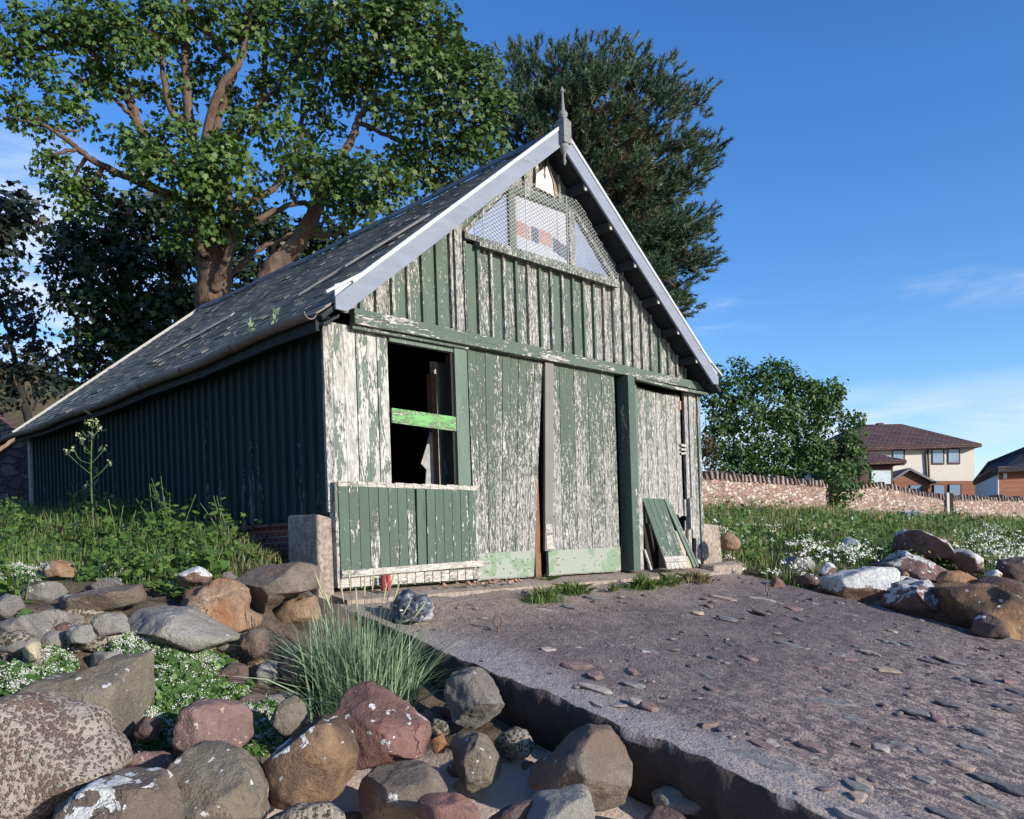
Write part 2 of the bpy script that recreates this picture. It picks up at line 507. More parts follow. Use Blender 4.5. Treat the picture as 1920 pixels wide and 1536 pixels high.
    if patch:
        g = _n(t, 'ShaderNodeNewGeometry')
        s = _n(t, 'ShaderNodeSeparateXYZ'); t.links.new(g.outputs['Normal'], s.inputs[0])
        f = MATH(t, 'ADD', n1, MATH(t, 'MULTIPLY', s.outputs[2], 0.25))
        f = STEP(t, MATH(t, 'ADD', f, MATH(t, 'MULTIPLY', n2, 0.12)), 0.85 - patch, 0.87 - patch)
        c = MIX(t, f, c, MIX(t, STEP(t, n2, 0.3, 0.6), (0.45, 0.44, 0.42), lc))
    _set(t, b.inputs['Base Color'], c)
    bump(t, b, h, 0.030, 1.0)
    return m

RM = {
 'brown':  rock_mat('brown_grey_rock', (0.123, 0.102, 0.084), (0.239, 0.196, 0.152), (0.174, 0.123, 0.094), 0.16, 9),
 'red':    rock_mat('red_sandstone', (0.174, 0.090, 0.074), (0.252, 0.138, 0.114), (0.126, 0.074, 0.066), 0.30, 11),
 'tan':    rock_mat('tan_sandstone', (0.241, 0.144, 0.081), (0.368, 0.259, 0.172), (0.287, 0.138, 0.069), 0.06, 7),
 'orange': rock_mat('orange_brown_rock', (0.131, 0.081, 0.056), (0.338, 0.206, 0.106), (0.106, 0.069, 0.053), 0.28, 8),
 'grey':   rock_mat('grey_rock', (0.147, 0.137, 0.123), (0.266, 0.245, 0.217), (0.189, 0.161, 0.133), 0.14, 12),
 'slab':   rock_mat('olive_grey_slab_rock', (0.138, 0.123, 0.096), (0.225, 0.196, 0.145), (0.181, 0.145, 0.104), 0.28, 13),
 'purple': rock_mat('purple_brown_rock', (0.188, 0.110, 0.098), (0.256, 0.169, 0.150), (0.150, 0.094, 0.081), 0.42, 24, lc=(0.525, 0.413, 0.300)),
 'lichen': rock_mat('lichen_crusted_conglomerate', (0.17, 0.115, 0.092), (0.23, 0.165, 0.13), (0.12, 0.095, 0.08), 0.12, 9, speck=0.7, lc=(0.46, 0.41, 0.35)),
 'white':  rock_mat('white_lichened_rock', (0.20, 0.125, 0.095), (0.27, 0.175, 0.13), (0.13, 0.09, 0.075), 0.2, 9, patch=0.28, lc=(0.66, 0.65, 0.60)),
 'dark':   rock_mat('dark_brown_rock', (0.081, 0.060, 0.055), (0.155, 0.107, 0.094), (0.114, 0.081, 0.073), 0.2, 8),
 'darktop': rock_mat('dark_red_rock', (0.141, 0.084, 0.080), (0.262, 0.159, 0.141), (0.188, 0.112, 0.104), 0.25, 9, patch=0.10),
 'barnacle': rock_mat('barnacled_rock', (0.06, 0.055, 0.035), (0.12, 0.10, 0.055), (0.04, 0.04, 0.03), 0.3, 22, speck=0.6, lc=(0.45, 0.40, 0.33)),
 'splash': rock_mat('lichen_splashed_rock', (0.115, 0.075, 0.052), (0.30, 0.19, 0.105), (0.10, 0.066, 0.05), 0.25, 10, splash=0.09),
 'splash2': rock_mat('lichen_splashed_grey_rock', (0.125, 0.10, 0.08), (0.20, 0.165, 0.13), (0.15, 0.115, 0.09), 0.25, 10, splash=0.10),
 'pale':   rock_mat('pale_grey_rock', (0.215, 0.202, 0.182), (0.312, 0.299, 0.267), (0.260, 0.234, 0.195), 0.05, 9),
 'cream':  rock_mat('cream_rock', (0.40, 0.34, 0.22), (0.55, 0.50, 0.36), (0.45, 0.36, 0.2), 0.0),
}

def leaf_mat(name, c_dark, c_mid, c_light, trans=0.25, rough=0.5, spec=0.35):
    m, t, b = new_mat(name, rough, spec)
    r = attr(t)
    v = obj_vec(t)
    n = NOISE(t, v, 1.3, 3, 0.5)
    f = MATH(t, 'ADD', MATH(t, 'MULTIPLY', r, 0.65), MATH(t, 'MULTIPLY', MATH(t, 'SUBTRACT', n, 0.5), 0.9))
    c = MIX(t, STEP(t, f, 0.0, 0.5), c_dark, c_mid)
    c = MIX(t, STEP(t, f, 0.4, 0.8), c, c_light)
    _set(t, b.inputs['Base Color'], c)
    tr = _n(t, 'ShaderNodeBsdfTranslucent')
    _set(t, tr.inputs['Color'], MIX(t, 1.0, c, (1.0, 1.15, 0.5), 'MULTIPLY'))
    ms = _n(t, 'ShaderNodeMixShader')
    ms.inputs[0].default_value = trans
    t.links.new(b.outputs[0], ms.inputs[1]); t.links.new(tr.outputs[0], ms.inputs[2])
    t.links.new(ms.outputs[0], t.nodes['Material Output'].inputs['Surface'])
    return m

L_syc = leaf_mat('sycamore_leaf', (0.051, 0.101, 0.024), (0.092, 0.159, 0.035), (0.159, 0.223, 0.054))
L_syc2 = leaf_mat('sycamore_leaf_olive', (0.054, 0.097, 0.027), (0.092, 0.149, 0.038), (0.142, 0.196, 0.054))
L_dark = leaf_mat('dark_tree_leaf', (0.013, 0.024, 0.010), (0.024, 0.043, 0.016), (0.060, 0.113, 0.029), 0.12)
L_navy = leaf_mat('blackish_tree_leaf', (0.012, 0.018, 0.015), (0.021, 0.030, 0.022), (0.036, 0.051, 0.030), 0.1)  # near-black green leaf colour
L_pine = leaf_mat('pine_needle', (0.038, 0.070, 0.038), (0.074, 0.116, 0.063), (0.140, 0.175, 0.088), 0.1)
L_pinebrown = leaf_mat('pine_needle_dead', (0.05, 0.035, 0.02), (0.085, 0.055, 0.03), (0.12, 0.085, 0.045), 0.1)
L_bush = leaf_mat('bush_leaf', (0.041, 0.084, 0.022), (0.074, 0.142, 0.035), (0.128, 0.203, 0.061))
L_weed = leaf_mat('weed_leaf', (0.047, 0.100, 0.019), (0.089, 0.163, 0.032), (0.147, 0.221, 0.053), 0.3)
L_grass = leaf_mat('grass_blade', (0.066, 0.120, 0.030), (0.120, 0.186, 0.048), (0.228, 0.252, 0.096), 0.25)
L_grassdry = leaf_mat('dry_grass_blade', (0.16, 0.14, 0.07), (0.25, 0.22, 0.12), (0.36, 0.31, 0.18), 0.2)
L_lyme = leaf_mat('lyme_grass_blade', (0.149, 0.216, 0.135), (0.230, 0.317, 0.196), (0.351, 0.446, 0.270), 0.25)
L_cress = leaf_mat('cress_leaf', (0.040, 0.092, 0.021), (0.075, 0.155, 0.034), (0.138, 0.230, 0.057), 0.25)
M_petal = plain('white_petal', (0.58, 0.58, 0.50), 0.7, 0.12, 40, bmp=0)
M_seed = plain('seed_head', (0.34, 0.36, 0.20), 0.8, 0.2, 40, bmp=0)
M_stem = plain('green_stem', (0.10, 0.14, 0.05), 0.7, 0.2, 20, bmp=0)

def bark_mat(name, a, b_, c_):
    m, t, b = new_mat(name, 0.9, 0.2)
    v = obj_vec(t)
    n = NOISE(t, VMATH(t, 'MULTIPLY', v, (1, 1, 0.45)), 9, 7, 0.65, 0.5)
    n2 = NOISE(t, v, 1.6, 4, 0.6)
    c = MIX(t, STEP(t, n, 0.35, 0.65), a, b_)
    c = MIX(t, STEP(t, n2, 0.5, 0.62), c, c_)
    _set(t, b.inputs['Base Color'], c)
    bump(t, b, n, 0.05, 1.0)
    return m

B_syc = bark_mat('sycamore_bark', (0.075, 0.045, 0.030), (0.17, 0.11, 0.075), (0.12, 0.09, 0.07))
B_dark = bark_mat('dark_bark', (0.025, 0.022, 0.02), (0.045, 0.038, 0.032), (0.03, 0.028, 0.025))
B_pine = bark_mat('pine_bark', (0.11, 0.06, 0.04), (0.20, 0.11, 0.07), (0.14, 0.08, 0.06))
# ================================================================== THE SHED
WID, LEN, RID, EAV, SLOPE = 6.1, 8.8, 5.06, 2.50, 0.792
shed = empty('boat_shed', (0, 0, 0), 'derelict green wooden boat shed with flaking paint and a grey slate roof', 'boat shed')
def roof_z(x, drop=0.0):
    return RID - SLOPE * abs(x - WID / 2) - drop

# --- lower front wall, left bay (boards beside the window opening) and corner boards
b = MB(11)
edges = [0.012, 0.10, 0.225, 0.36, 0.49, 0.605, 0.735]
for i in range(6):
    b.xz([(edges[i] + 0.004, 0.55 if i == 0 else 0.0), (edges[i + 1] - 0.004, 0.55 if i == 0 else 0.0), (edges[i + 1] - 0.004, 2.49), (edges[i] + 0.004, 2.49)], 0.02 - (i % 2) * 0.006 - (0.02 if i == 0 else 0), 0.045)
b.xz([(0.735, 0.0), (1.75, 0.0), (1.75, 1.0), (0.735, 1.0)], 0.03, 0.05)
b.xz([(0.735, 2.435), (1.75, 2.435), (1.75, 2.485), (0.735, 2.485)], 0.0, 0.05)
b.build('front_wall', M_lower, shed)
b = MB(12)
b.box(-0.03, 0.055, -0.035, 0.0, 0.72, 2.52)
b.xz([(5.76, 0.16), (5.835, 0.16), (5.835, 2.42), (5.76, 2.42)], -0.01, 0.03)
b.xz([(5.845, 0.40), (5.93, 0.38), (5.93, 2.42), (5.845, 2.42)], -0.03, 0.02)
b.xz([(5.937, 0.06), (6.035, 0.02), (6.035, 2.42), (5.937, 2.42)], -0.012, 0.03)
b.xz([(6.04, 0.1), (6.10, 0.12), (6.10, 2.46), (6.04, 2.46)], -0.04, 0.03)
build_each(b, 'corner_board', M_corner, shed)

# --- gable boards and battens
b = MB(13)
bat = MB(14)
step = 0.192
xs = [0.02]
while xs[-1] < WID - 0.02:
    xs.append(min(xs[-1] + step, WID - 0.02))
brk = [1.70, 2.42, 3.05, 3.56, 4.30]
def win_low(x):    # top of the boards under / beside the gable window
    if 1.70 <= x <= 4.30: return 3.60
    return None
def win_top(x):
    if 2.42 <= x <= 3.56: return 4.40
    if x < 2.42: return 3.66 + (x - 1.70) / 0.72 * 0.74
    return 4.40 - (x - 3.56) / 0.74 * 0.74
for i in range(len(xs) - 1):
    rr = b.rng.random()
    cuts = [xs[i] + 0.003] + [k for k in brk if xs[i] < k < xs[i + 1]] + [xs[i + 1] - 0.003]
    for x0, x1 in zip(cuts[:-1], cuts[1:]):
        t0, t1 = roof_z(x0, 0.13), roof_z(x1, 0.13)
        if x1 <= 1.701 or x0 >= 4.299:
            if min(t0, t1) > 2.62:
                b.xz([(x0, 2.60), (x1, 2.60), (x1, t1), (x0, t0)], -0.005, 0.03, rr)
        else:
            b.xz([(x0, 2.60), (x1, 2.60), (x1, 3.60), (x0, 3.60)], -0.005, 0.03, rr)
            w0, w1 = win_top(x0 + 1e-4) + 0.0, win_top(x1 - 1e-4)
            if t0 > w0 and t1 > w1:
                b.xz([(x0, w0), (x1, w1), (x1, t1), (x0, t0)], -0.005, 0.03, rr)
    x = xs[i]
    if 0.25 < x < WID - 0.25:
        t = roof_z(x, 0.15)
        lo = 2.61
        hi = 3.60 if 1.74 < x < 4.26 else t
        if hi > lo + 0.05:
            bat.box(x - 0.017, x + 0.017, -0.042, -0.005, lo, hi)
        if 2.0 < x < 4.1 and win_top(x) + 0.05 < t:
            bat.box(x - 0.017, x + 0.017, -0.042, -0.005, win_top(x) + 0.05, t)
b.build('gable_boards', M_gable, shed)
build_each(bat, 'gable_batten', M_gable, shed)
b = MB(15)
b.box(1.60, 1.70, -0.05, -0.006, 2.64, 3.82)
b.box(1.745, 1.785, -0.048, -0.006, 2.64, 3.555)
b.box(4.235, 4.28, -0.048, -0.006, 2.64, 3.555)
build_each(b, 'gable_trim', M_gable, shed)

# --- the beam over the doors
b = MB(16)
b.hexa([(0.285, -0.10, 2.485), (4.30, -0.10, 2.475), (4.30, -0.008, 2.475), (0.285, -0.008, 2.485)], [(0.285, -0.095, 2.635), (4.30, -0.095, 2.60), (4.30, -0.008, 2.60), (0.285, -0.008, 2.635)])
b.hexa([(4.305, -0.085, 2.485), (6.15, -0.085, 2.465), (6.15, -0.008, 2.465), (4.305, -0.008, 2.485)], [(4.305, -0.08, 2.605), (6.02, -0.08, 2.575), (6.02, -0.008, 2.575), (4.305, -0.008, 2.605)])
b.box(0.285, 1.75, -0.055, -0.003, 2.447, 2.482)
build_each(b, 'lintel_beam', M_beam, shed, bevel=0.006)
b = MB(17)
b.hexa([(4.50, -0.16, 2.425), (5.35, -0.15, 2.395), (5.35, -0.02, 2.42), (4.50, -0.02, 2.45)], [(4.50, -0.15, 2.462), (5.35, -0.14, 2.432), (5.35, -0.02, 2.462), (4.50, -0.02, 2.478)])
b.hexa([(5.352, -0.15, 2.395), (6.21, -0.13, 2.395), (6.21, -0.02, 2.43), (5.352, -0.02, 2.42)], [(5.352, -0.14, 2.432), (6.21, -0.12, 2.435), (6.21, -0.02, 2.46), (5.352, -0.02, 2.462)])
build_each(b, 'drip_board', M_beam, shed)

# --- window opening: frame, lime rail, post and torn lining behind
wf = MB(18)
wf.box(1.565, 1.735, -0.03, 0.05, 1.0, 2.447)
wf.box(0.742, 1.565, -0.012, 0.05, 2.402, 2.44)
wo_ = wf.build('window_frame', M_trim, shed)
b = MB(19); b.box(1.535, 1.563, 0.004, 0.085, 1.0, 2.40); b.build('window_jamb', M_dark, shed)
b = MB(20); b.hexa([(0.74, -0.02, 1.60), (1.565, -0.02, 1.575), (1.565, 0.0, 1.575), (0.74, 0.0, 1.60)], [(0.74, -0.02, 1.745), (1.565, -0.02, 1.725), (1.565, 0.0, 1.725), (0.74, 0.0, 1.745)])
b.build('window_rail', M_rail, shed)
b = MB(21); b.box(1.545, 1.615, 0.34, 0.42, 0.0, 2.24); b.build('window_post', M_brownwood, shed)
b = MB(22)
for i in range(3):
    b.box(1.625 + i * 0.115, 1.735 + i * 0.115, 0.44, 0.46, 0.0, 2.40)
build_each(b, 'inner_board', M_lower, shed)
b = MB(23)
b.xz([(1.405, 1.0), (1.53, 1.0), (1.53, 1.60), (1.50, 1.60), (1.43, 1.42), (1.36, 1.26), (1.43, 1.20)], 0.33, 0.345)
b.build('torn_lining', M_greywood, shed)

# --- half height panel of green boards in front of the left bay
p = empty('lower_panel', (0.9, -0.1, 0)); p.parent = shed
p.location = (0, 0, 0)
b = MB(24)
x = 0.035; k = 0
cw = [.112, .112, .112, .112, .112, .112, .112, .10, .012, .112, .012, .112, .112, .112, .112, .112, .10]
for wd in cw:
    if wd > 0.05:
        tilt = 0.0 if k < 8 else 0.012
        b.xz([(x + 0.003, 0.13), (x + wd - 0.003, 0.13), (x + wd - 0.003 + tilt, 0.955), (x + 0.003 + tilt, 0.955)], -0.105, -0.08)
    x += wd; k += 1
pb = b.build('panel_boards', M_panel, p)
b = MB(25)
b.hexa([(0.03, -0.135, 0.115), (1.775, -0.135, 0.155), (1.775, -0.107, 0.155), (0.03, -0.107, 0.115)], [(0.03, -0.135, 0.178), (1.775, -0.135, 0.218), (1.775, -0.107, 0.218), (0.03, -0.107, 0.178)])
b.build('bottom_rail', M_white, p)
b = MB(26)
x = 0.035
for i in range(16):
    b.xz([(x + 0.003, 0.953), (x + 0.106, 0.953), (x + 0.106, 1.005 - 0.006 * (i % 3)), (x + 0.003, 1.005 - 0.004 * (i % 2))], -0.104, -0.081)
    x += 0.1085
b.build('board_tops', M_white, p)
b = MB(27)
x = 0.035
for i in range(16):
    b.xz([(x + 0.005, 0.022), (x + 0.104, 0.022), (x + 0.104, 0.128), (x + 0.005, 0.128)], -0.098, -0.080)
    x += 0.1085
b.build('board_feet', M_white, p)
b = MB(28); b.box(1.737, 1.775, -0.078, 0.0, 0.0, 1.0); b.box(0.0, 0.03, -0.10, 0.0, 0.02, 0.99); build_each(b, 'panel_post', M_corner, p)

# --- double doors
def plate_mat():
    m, t, bb = new_mat('repainted_kick_plate', 0.6, 0.3)
    v = obj_vec(t)
    n = NOISE(t, v, 2.6, 8, 0.62, 0.3)
    g = _n(t, 'ShaderNodeSeparateXYZ'); t.links.new(v, g.inputs[0])
    c = MIX(t, STEP(t, n, 0.44, 0.46), (0.175, 0.245, 0.155), (0.265, 0.285, 0.235))
    c = MIX(t, MATH(t, 'MULTIPLY', STEP(t, NOISE(t, v, 30, 5, 0.7), 0.60, 0.68), 0.6), c, (0.33, 0.36, 0.3))
    _set(t, bb.inputs['Base Color'], c)
    bump(t, bb, n, 0.002)
    return m
M_plate = plate_mat()

def door_leaf(name, xl0, xl1, xr0, xr1, z0, z1, zk, n, y, seed, screws):
    o = empty(name); o.parent = shed
    q = MB(seed)
    for i in range(n):
        a0, a1 = xl0 + (xr0 - xl0) * i / n, xl0 + (xr0 - xl0) * (i + 1) / n
        c0, c1 = xl1 + (xr1 - xl1) * i / n, xl1 + (xr1 - xl1) * (i + 1) / n
        dy = (i % 2) * 0.003
        q.xz([(a0 + 0.003, z0), (a1 - 0.003, z0), (c1 - 0.003, z1), (c0 + 0.003, z1)], y + dy, y + 0.035)
    q.build('door_boards', M_doors, o)
    q = MB(seed + 1)
    f = (zk - z0) / (z1 - z0)
    q.xz([(xl0 + 0.002, z0 + 0.012), (xr0 - 0.004, z0 + 0.012), (xr0 + (xr1 - xr0) * f - 0.004, zk), (xl0 + 0.002, zk - 0.012)], y - 0.008, y - 0.001)
    kp = q.build('kick_plate', M_plate, o)
    q = MB(seed + 2)
    rg = random.Random(seed)
    for sx_, sz_ in screws:
        q.lathe([(0, 0.008), (0.004, 0.006)], (0, 0, 0), 8)
        k = 16
        vs = q.v[-k:]; q.v = q.v[:-k]
        q.v += [(xl0 + sx_ + vx, y - 0.0085 - vz, sz_ + vy) for vx, vy, vz in vs]
    if screws:
        build_each(q, 'screw', M_dark, kp)
    return o
sc1 = [(.13, .25), (.16, .25), (.22, .25), (.12, .18), (.15, .175), (.18, .18), (.24, .18), (.13, .09), (.16, .09), (.02, .13), (.35, .17), (.40, .11), (.50, .06), (.55, .19), (.58, .14), (.60, .22), (.62, .09), (.25, .05), (.70, .18), (.74, .14), (.72, .08), (.15, .28), (.78, .2), (.8, .1)]
sc2 = [(.14, .20), (.17, .20), (.14, .12), (.17, .12), (.17, .04), (.20, .04), (.25, .18), (.45, .19), (.62, .10), (.75, .18), (.90, .09), (.95, .2), (1.15, .08), (1.2, .2)]
door_leaf('door', 1.79, 1.765, 2.665, 2.93, 0.0, 2.475, 0.30, 9, -0.006, 30, sc1)
rd = door_leaf('door', 2.905, 2.945, 4.235, 4.235, 0.0, 2.475, 0.305, 10, -0.012, 40, sc2)
b = MB(50); b.hexa([(2.83, -0.045, 0.29), (2.965, -0.045, 0.29), (2.965, -0.016, 0.29), (2.83, -0.016, 0.29)], [(2.935, -0.045, 2.47), (3.075, -0.045, 2.47), (3.075, -0.016, 2.47), (2.935, -0.016, 2.47)])
st = b.build('cover_strip', M_steel, rd)
b = MB(51); b.box(2.845, 2.955, -0.052, -0.046, 0.50, 0.60); b.box(2.855, 2.965, -0.05, -0.046, 0.31, 0.47); build_each(b, 'strip_patch', M_white, st)
b = MB(52); b.box(2.74, 2.83, 0.03, 0.11, 0.0, 2.475); b.build('meeting_post', M_brownwood, shed)
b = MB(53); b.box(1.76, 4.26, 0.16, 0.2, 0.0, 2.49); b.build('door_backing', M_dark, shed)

# --- posts beside the side door
b = MB(54); b.box(4.36, 4.50, -0.13, 0.06, 0.0, 2.474); b.build('door_post', M_trimdark, shed, bevel=0.004)
b = MB(55); b.box(4.503, 4.645, -0.04, 0.05, 0.96, 2.425); b.build('door_jamb', M_trim, shed)
b = MB(56); b.hexa([(4.51, -0.12, 0.0), (4.575, -0.12, 0.0), (4.575, -0.045, 0.0), (4.51, -0.045, 0.0)], [(4.515, -0.10, 0.98), (4.625, -0.10, 0.965), (4.625, -0.045, 0.965), (4.515, -0.045, 0.98)]); b.build('jamb_plank', M_corner, shed)
# --- side door with its rotted foot
sd = empty('side_door'); sd.parent = shed
b = MB(57)
n = 9
feet = [.55, .62, .60, .66, .72, .74, .80, .74, .68]
for i in range(n):
    a0, a1 = 4.70 + 1.0 * i / n, 4.70 + 1.0 * (i + 1) / n
    tz = 2.385 - 0.035 * math.sin(i / n * 3.0)
    b.xz([(a0 + 0.003, feet[i]), (a1 - 0.003, feet[i] + 0.03 * (-1) ** i), (a1 - 0.003, tz), (a0 + 0.003, tz + 0.004)], 0.022 + (i % 2) * 0.003, 0.05)
b.build('door_boards', M_sidedoor, sd)
b = MB(58); b.box(5.672, 5.712, 0.008, 0.02, 2.17, 2.29); b.build('hinge', plain('pink_hinge', (0.40, 0.19, 0.13), 0.7, 0.2), sd)
b = MB(59)
for i, z in enumerate((1.56, 1.62, 1.68)):
    b.bar((5.66, 0.0, z), (5.76, -0.012, z + 0.01 - 0.01 * i), 0.02, 0.03)
build_each(b, 'latch', M_white, sd)
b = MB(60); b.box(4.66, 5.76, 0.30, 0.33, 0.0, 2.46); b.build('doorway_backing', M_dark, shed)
b = MB(61); b.box(5.42, 5.75, 0.03, 0.27, -0.05, 0.50); b.box(5.752, 5.90, 0.045, 0.26, -0.05, 0.17); build_each(b, 'footing_block', M_harl, shed, bevel=0.012)
b = MB(62)
b.box(5.70, 5.735, -0.005, 0.02, 0.70, 0.93); b.box(5.765, 5.80, -0.055, -0.032, 0.52, 0.95); b.box(5.70, 5.72, 0.0, 0.02, 0.5, 0.64)
build_each(b, 'broken_slat', M_corner, shed)

# --- gable window
gw = empty('gable_window'); gw.parent = shed
b = MB(63)
b.xz([(1.76, 3.64), (4.26, 3.64), (4.26, 3.70), (1.76, 3.70)], -0.035, 0.02)
b.xz([(2.42, 4.33), (3.56, 4.33), (3.52, 4.40), (2.46, 4.40)], -0.034, 0.02)
b.bar((1.76, -0.010, 3.70), (2.44, -0.010, 4.38), 0.045, 0.06, (0, 1, 0))
b.bar((3.54, -0.010, 4.38), (4.26, -0.010, 3.70), 0.045, 0.06, (0, 1, 0))
b.box(2.44, 2.53, -0.036, 0.02, 3.701, 4.329)
b.box(3.44, 3.54, -0.036, 0.02, 3.701, 4.329)
b.build('frame', M_gable, gw)
b = MB(64)
b.hexa([(1.90, -0.115, 3.565), (4.27, -0.115, 3.555), (4.27, -0.006, 3.575), (1.90, -0.006, 3.585)], [(1.90, -0.115, 3.61), (4.27, -0.115, 3.60), (4.27, -0.006, 3.635), (1.90, -0.006, 3.635)])
b.build('sill', M_gable, gw)
def glass_mat():
    m, t, bb = new_mat('sky_tinted_window_glass', 0.16, 0.6)
    v = obj_vec(t)
    n = NOISE(t, v, 3, 4, 0.6)
    _set(t, bb.inputs['Base Color'], MIX(t, n, (0.20, 0.24, 0.36), (0.34, 0.38, 0.50)))  # pale blue base colour stands in for the reflected sky
    return m
b = MB(65)
b.xz([(1.80, 3.70), (2.44, 3.70), (2.44, 4.30)], 0.004, 0.012)
b.xz([(3.54, 3.70), (4.20, 3.70), (3.54, 4.33)], 0.004, 0.012)
build_each(b, 'side_pane', glass_mat(), gw)
b = MB(66); b.xz([(2.53, 3.70), (3.44, 3.70), (3.44, 4.33), (2.53, 4.33)], 0.010, 0.016); mp = b.build('middle_pane', plain('pale_pane', (0.46, 0.47, 0.50), 0.35, 0.10, 6, spec=0.5), gw)
b = MB(67); b.xz([(2.57, 3.88), (2.80, 3.86), (2.80, 4.02), (2.57, 4.04)], 0.006, 0.0095); b.xz([(2.97, 3.87), (3.17, 3.85), (3.17, 4.01), (2.97, 4.03)], 0.006, 0.0095); build_each(b, 'pink_patch', plain('pink_patch', (0.40, 0.24, 0.21), 0.6, 0.2, 30), mp)
b = MB(68); b.xz([(2.83, 3.86), (2.95, 3.85), (2.95, 4.02), (2.83, 4.03)], 0.006, 0.0095); b.xz([(3.19, 3.82), (3.43, 3.76), (3.43, 3.92), (3.19, 3.99)], 0.006, 0.0095); build_each(b, 'blue_patch', plain('dark_blue_patch', (0.085, 0.095, 0.14), 0.5, 0.3, 10), mp)  # flat pink and dark blue patches over the pale middle pane
# wire mesh
def clip_seg(p0, d, poly):
    ts = []
    n = len(poly)
    for i in range(n):
        a, c = np.array(poly[i]), np.array(poly[(i + 1) % n])
        e = c - a
        den = d[0] * e[1] - d[1] * e[0]
        if abs(den) < 1e-9: continue
        q = a - p0
        t_ = (q[0] * e[1] - q[1] * e[0]) / den
        s_ = (q[0] * d[1] - q[1] * d[0]) / den
        if -1e-6 <= s_ <= 1 + 1e-6: ts.append(t_)
    return (min(ts), max(ts)) if len(ts) >= 2 else None
b = MB(69)
wp = [(1.94, 3.60), (4.23, 3.59), (4.23, 3.72), (3.60, 4.40), (3.50, 4.46), (2.42, 4.46), (1.94, 3.96)]
for sgn in (1, -1):
    d = np.array([1.0, sgn * 0.62]); d /= np.linalg.norm(d)
    for k in range(-70, 70):
        p0 = np.array([3.05 + k * 0.072, 4.0])
        c = clip_seg(p0, d, wp)
        if c and c[1] - c[0] > 0.03:
            a, e = p0 + d * c[0], p0 + d * c[1]
            yy = -0.118 if sgn > 0 else -0.1215
            b.bar((a[0], yy, a[1]), (e[0], yy, e[1]), 0.0042, 0.0035, (0, 1, 0))
for x in (1.95, 2.61, 3.30, 4.23):
    c = clip_seg(np.array([x, 0.0]), np.array([0, 1.0]), wp)
    if c: b.bar((x, -0.126, c[0]), (x, -0.126, c[1]), 0.007, 0.006, (0, 1, 0))
b.build('wire_mesh', plain('weathered_mesh_wire', (0.36, 0.37, 0.36), 0.6, 0.2, 20, bmp=0), gw)
# torn white board under the peak
b = MB(70)
b.xz([(2.86, 4.47), (3.00, 4.46), (3.17, 4.44), (3.14, 4.62), (3.06, 4.76), (2.98, 4.70), (2.88, 4.62)], -0.055, -0.044)
tb = b.build('torn_board', plain('bare_white_board', (0.60, 0.57, 0.50), 0.8, 0.12, 14), shed)
b = MB(71)
b.xz([(3.175, 4.44), (3.23, 4.46), (3.19, 4.58), (3.07, 4.76), (3.145, 4.62)], -0.07, -0.045)
b.build('torn_edge', plain('bare_pink_wood', (0.26, 0.165, 0.13), 0.8, 0.2, 14), tb)

# --- side and back walls, brick plinth, corner pier
b = MB(72)
y = 0.03
while y < LEN - 0.05:
    b.box(0.0, 0.03, y + 0.002, min(y + 0.168, LEN), 0.66 + b.rng.uniform(-0.03, 0.03), 2.50)
    b.box(-0.035, -0.001, y + 0.155, y + 0.195, 0.62 + b.rng.uniform(-0.02, 0.06), 2.50)
    y += 0.172
b.box(-0.025, 0.035, -0.0, 0.09, 0.70, 2.50)
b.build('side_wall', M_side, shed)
b = MB(73)
b.box(WID - 0.03, WID, 0.04, LEN, 0.2, 2.50)
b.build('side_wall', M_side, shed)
b = MB(74); b.box(-0.05, 0.02, LEN - 0.06, LEN + 0.03, 0.4, 2.48); b.build('end_post', M_greywood, shed)
b = MB(75); b.xz([(0.03, 0.0), (WID - 0.03, 0.0), (WID - 0.03, 2.5), (WID / 2, RID - 0.15), (0.03, 2.5)], LEN - 0.04, LEN); b.build('back_wall', M_dark, shed)
b = MB(76); b.box(0.02, 0.25, 0.36, LEN, -0.3, 0.655); b.box(WID - 0.25, WID - 0.032, 0.3, LEN, -0.3, 0.5); build_each(b, 'brick_plinth', M_brick, shed)
b = MB(77); b.box(-0.02, 0.05, 0.35, LEN - 0.1, 0.625, 0.66); b.build('sole_plate', plain('rusty_sole_plate', (0.13, 0.06, 0.04), 0.8, 0.3), shed)
b = MB(78)
b.hexa([(-0.19, -0.06, -0.4), (-0.005, -0.06, -0.4), (-0.005, 0.36, -0.4), (-0.19, 0.46, -0.4)], [(-0.155, -0.045, 0.70), (-0.005, -0.05, 0.665), (-0.005, 0.36, 0.69), (-0.17, 0.46, 0.715)])
pier = b.build('corner_pier', M_concrete, shed, bevel=0.02)
b = MB(79)
b.hexa([(6.10, -0.03, -0.4), (6.62, -0.03, -0.4), (6.62, 0.5, -0.4), (6.10, 0.5, -0.4)], [(6.105, -0.02, 0.60), (6.55, -0.01, 0.57), (6.55, 0.5, 0.58), (6.105, 0.5, 0.60)])
b.hexa([(5.95, -0.28, -0.4), (6.95, -0.26, -0.4), (6.95, -0.035, -0.4), (5.95, -0.035, -0.4)], [(5.98, -0.26, 0.0), (6.90, -0.22, -0.01), (6.90, -0.035, 0.06), (5.98, -0.035, 0.02)])
b.build('corner_pier', M_concrete, shed, bevel=0.02)
b = MB(80)
b.hexa([(-0.05, -0.34, -0.5), (6.05, -0.34, -0.5), (6.05, 0.15, -0.5), (-0.05, 0.15, -0.5)], [(-0.05, -0.32, -0.085), (6.05, -0.32, -0.085), (6.05, 0.15, -0.002), (-0.05, 0.15, -0.002)])
sill = b.build('threshold', M_concrete, shed)
b = MB(81); b.box(0.05, WID - 0.05, 0.16, LEN - 0.06, -0.4, -0.02); b.build('floor_slab', M_dark, shed)

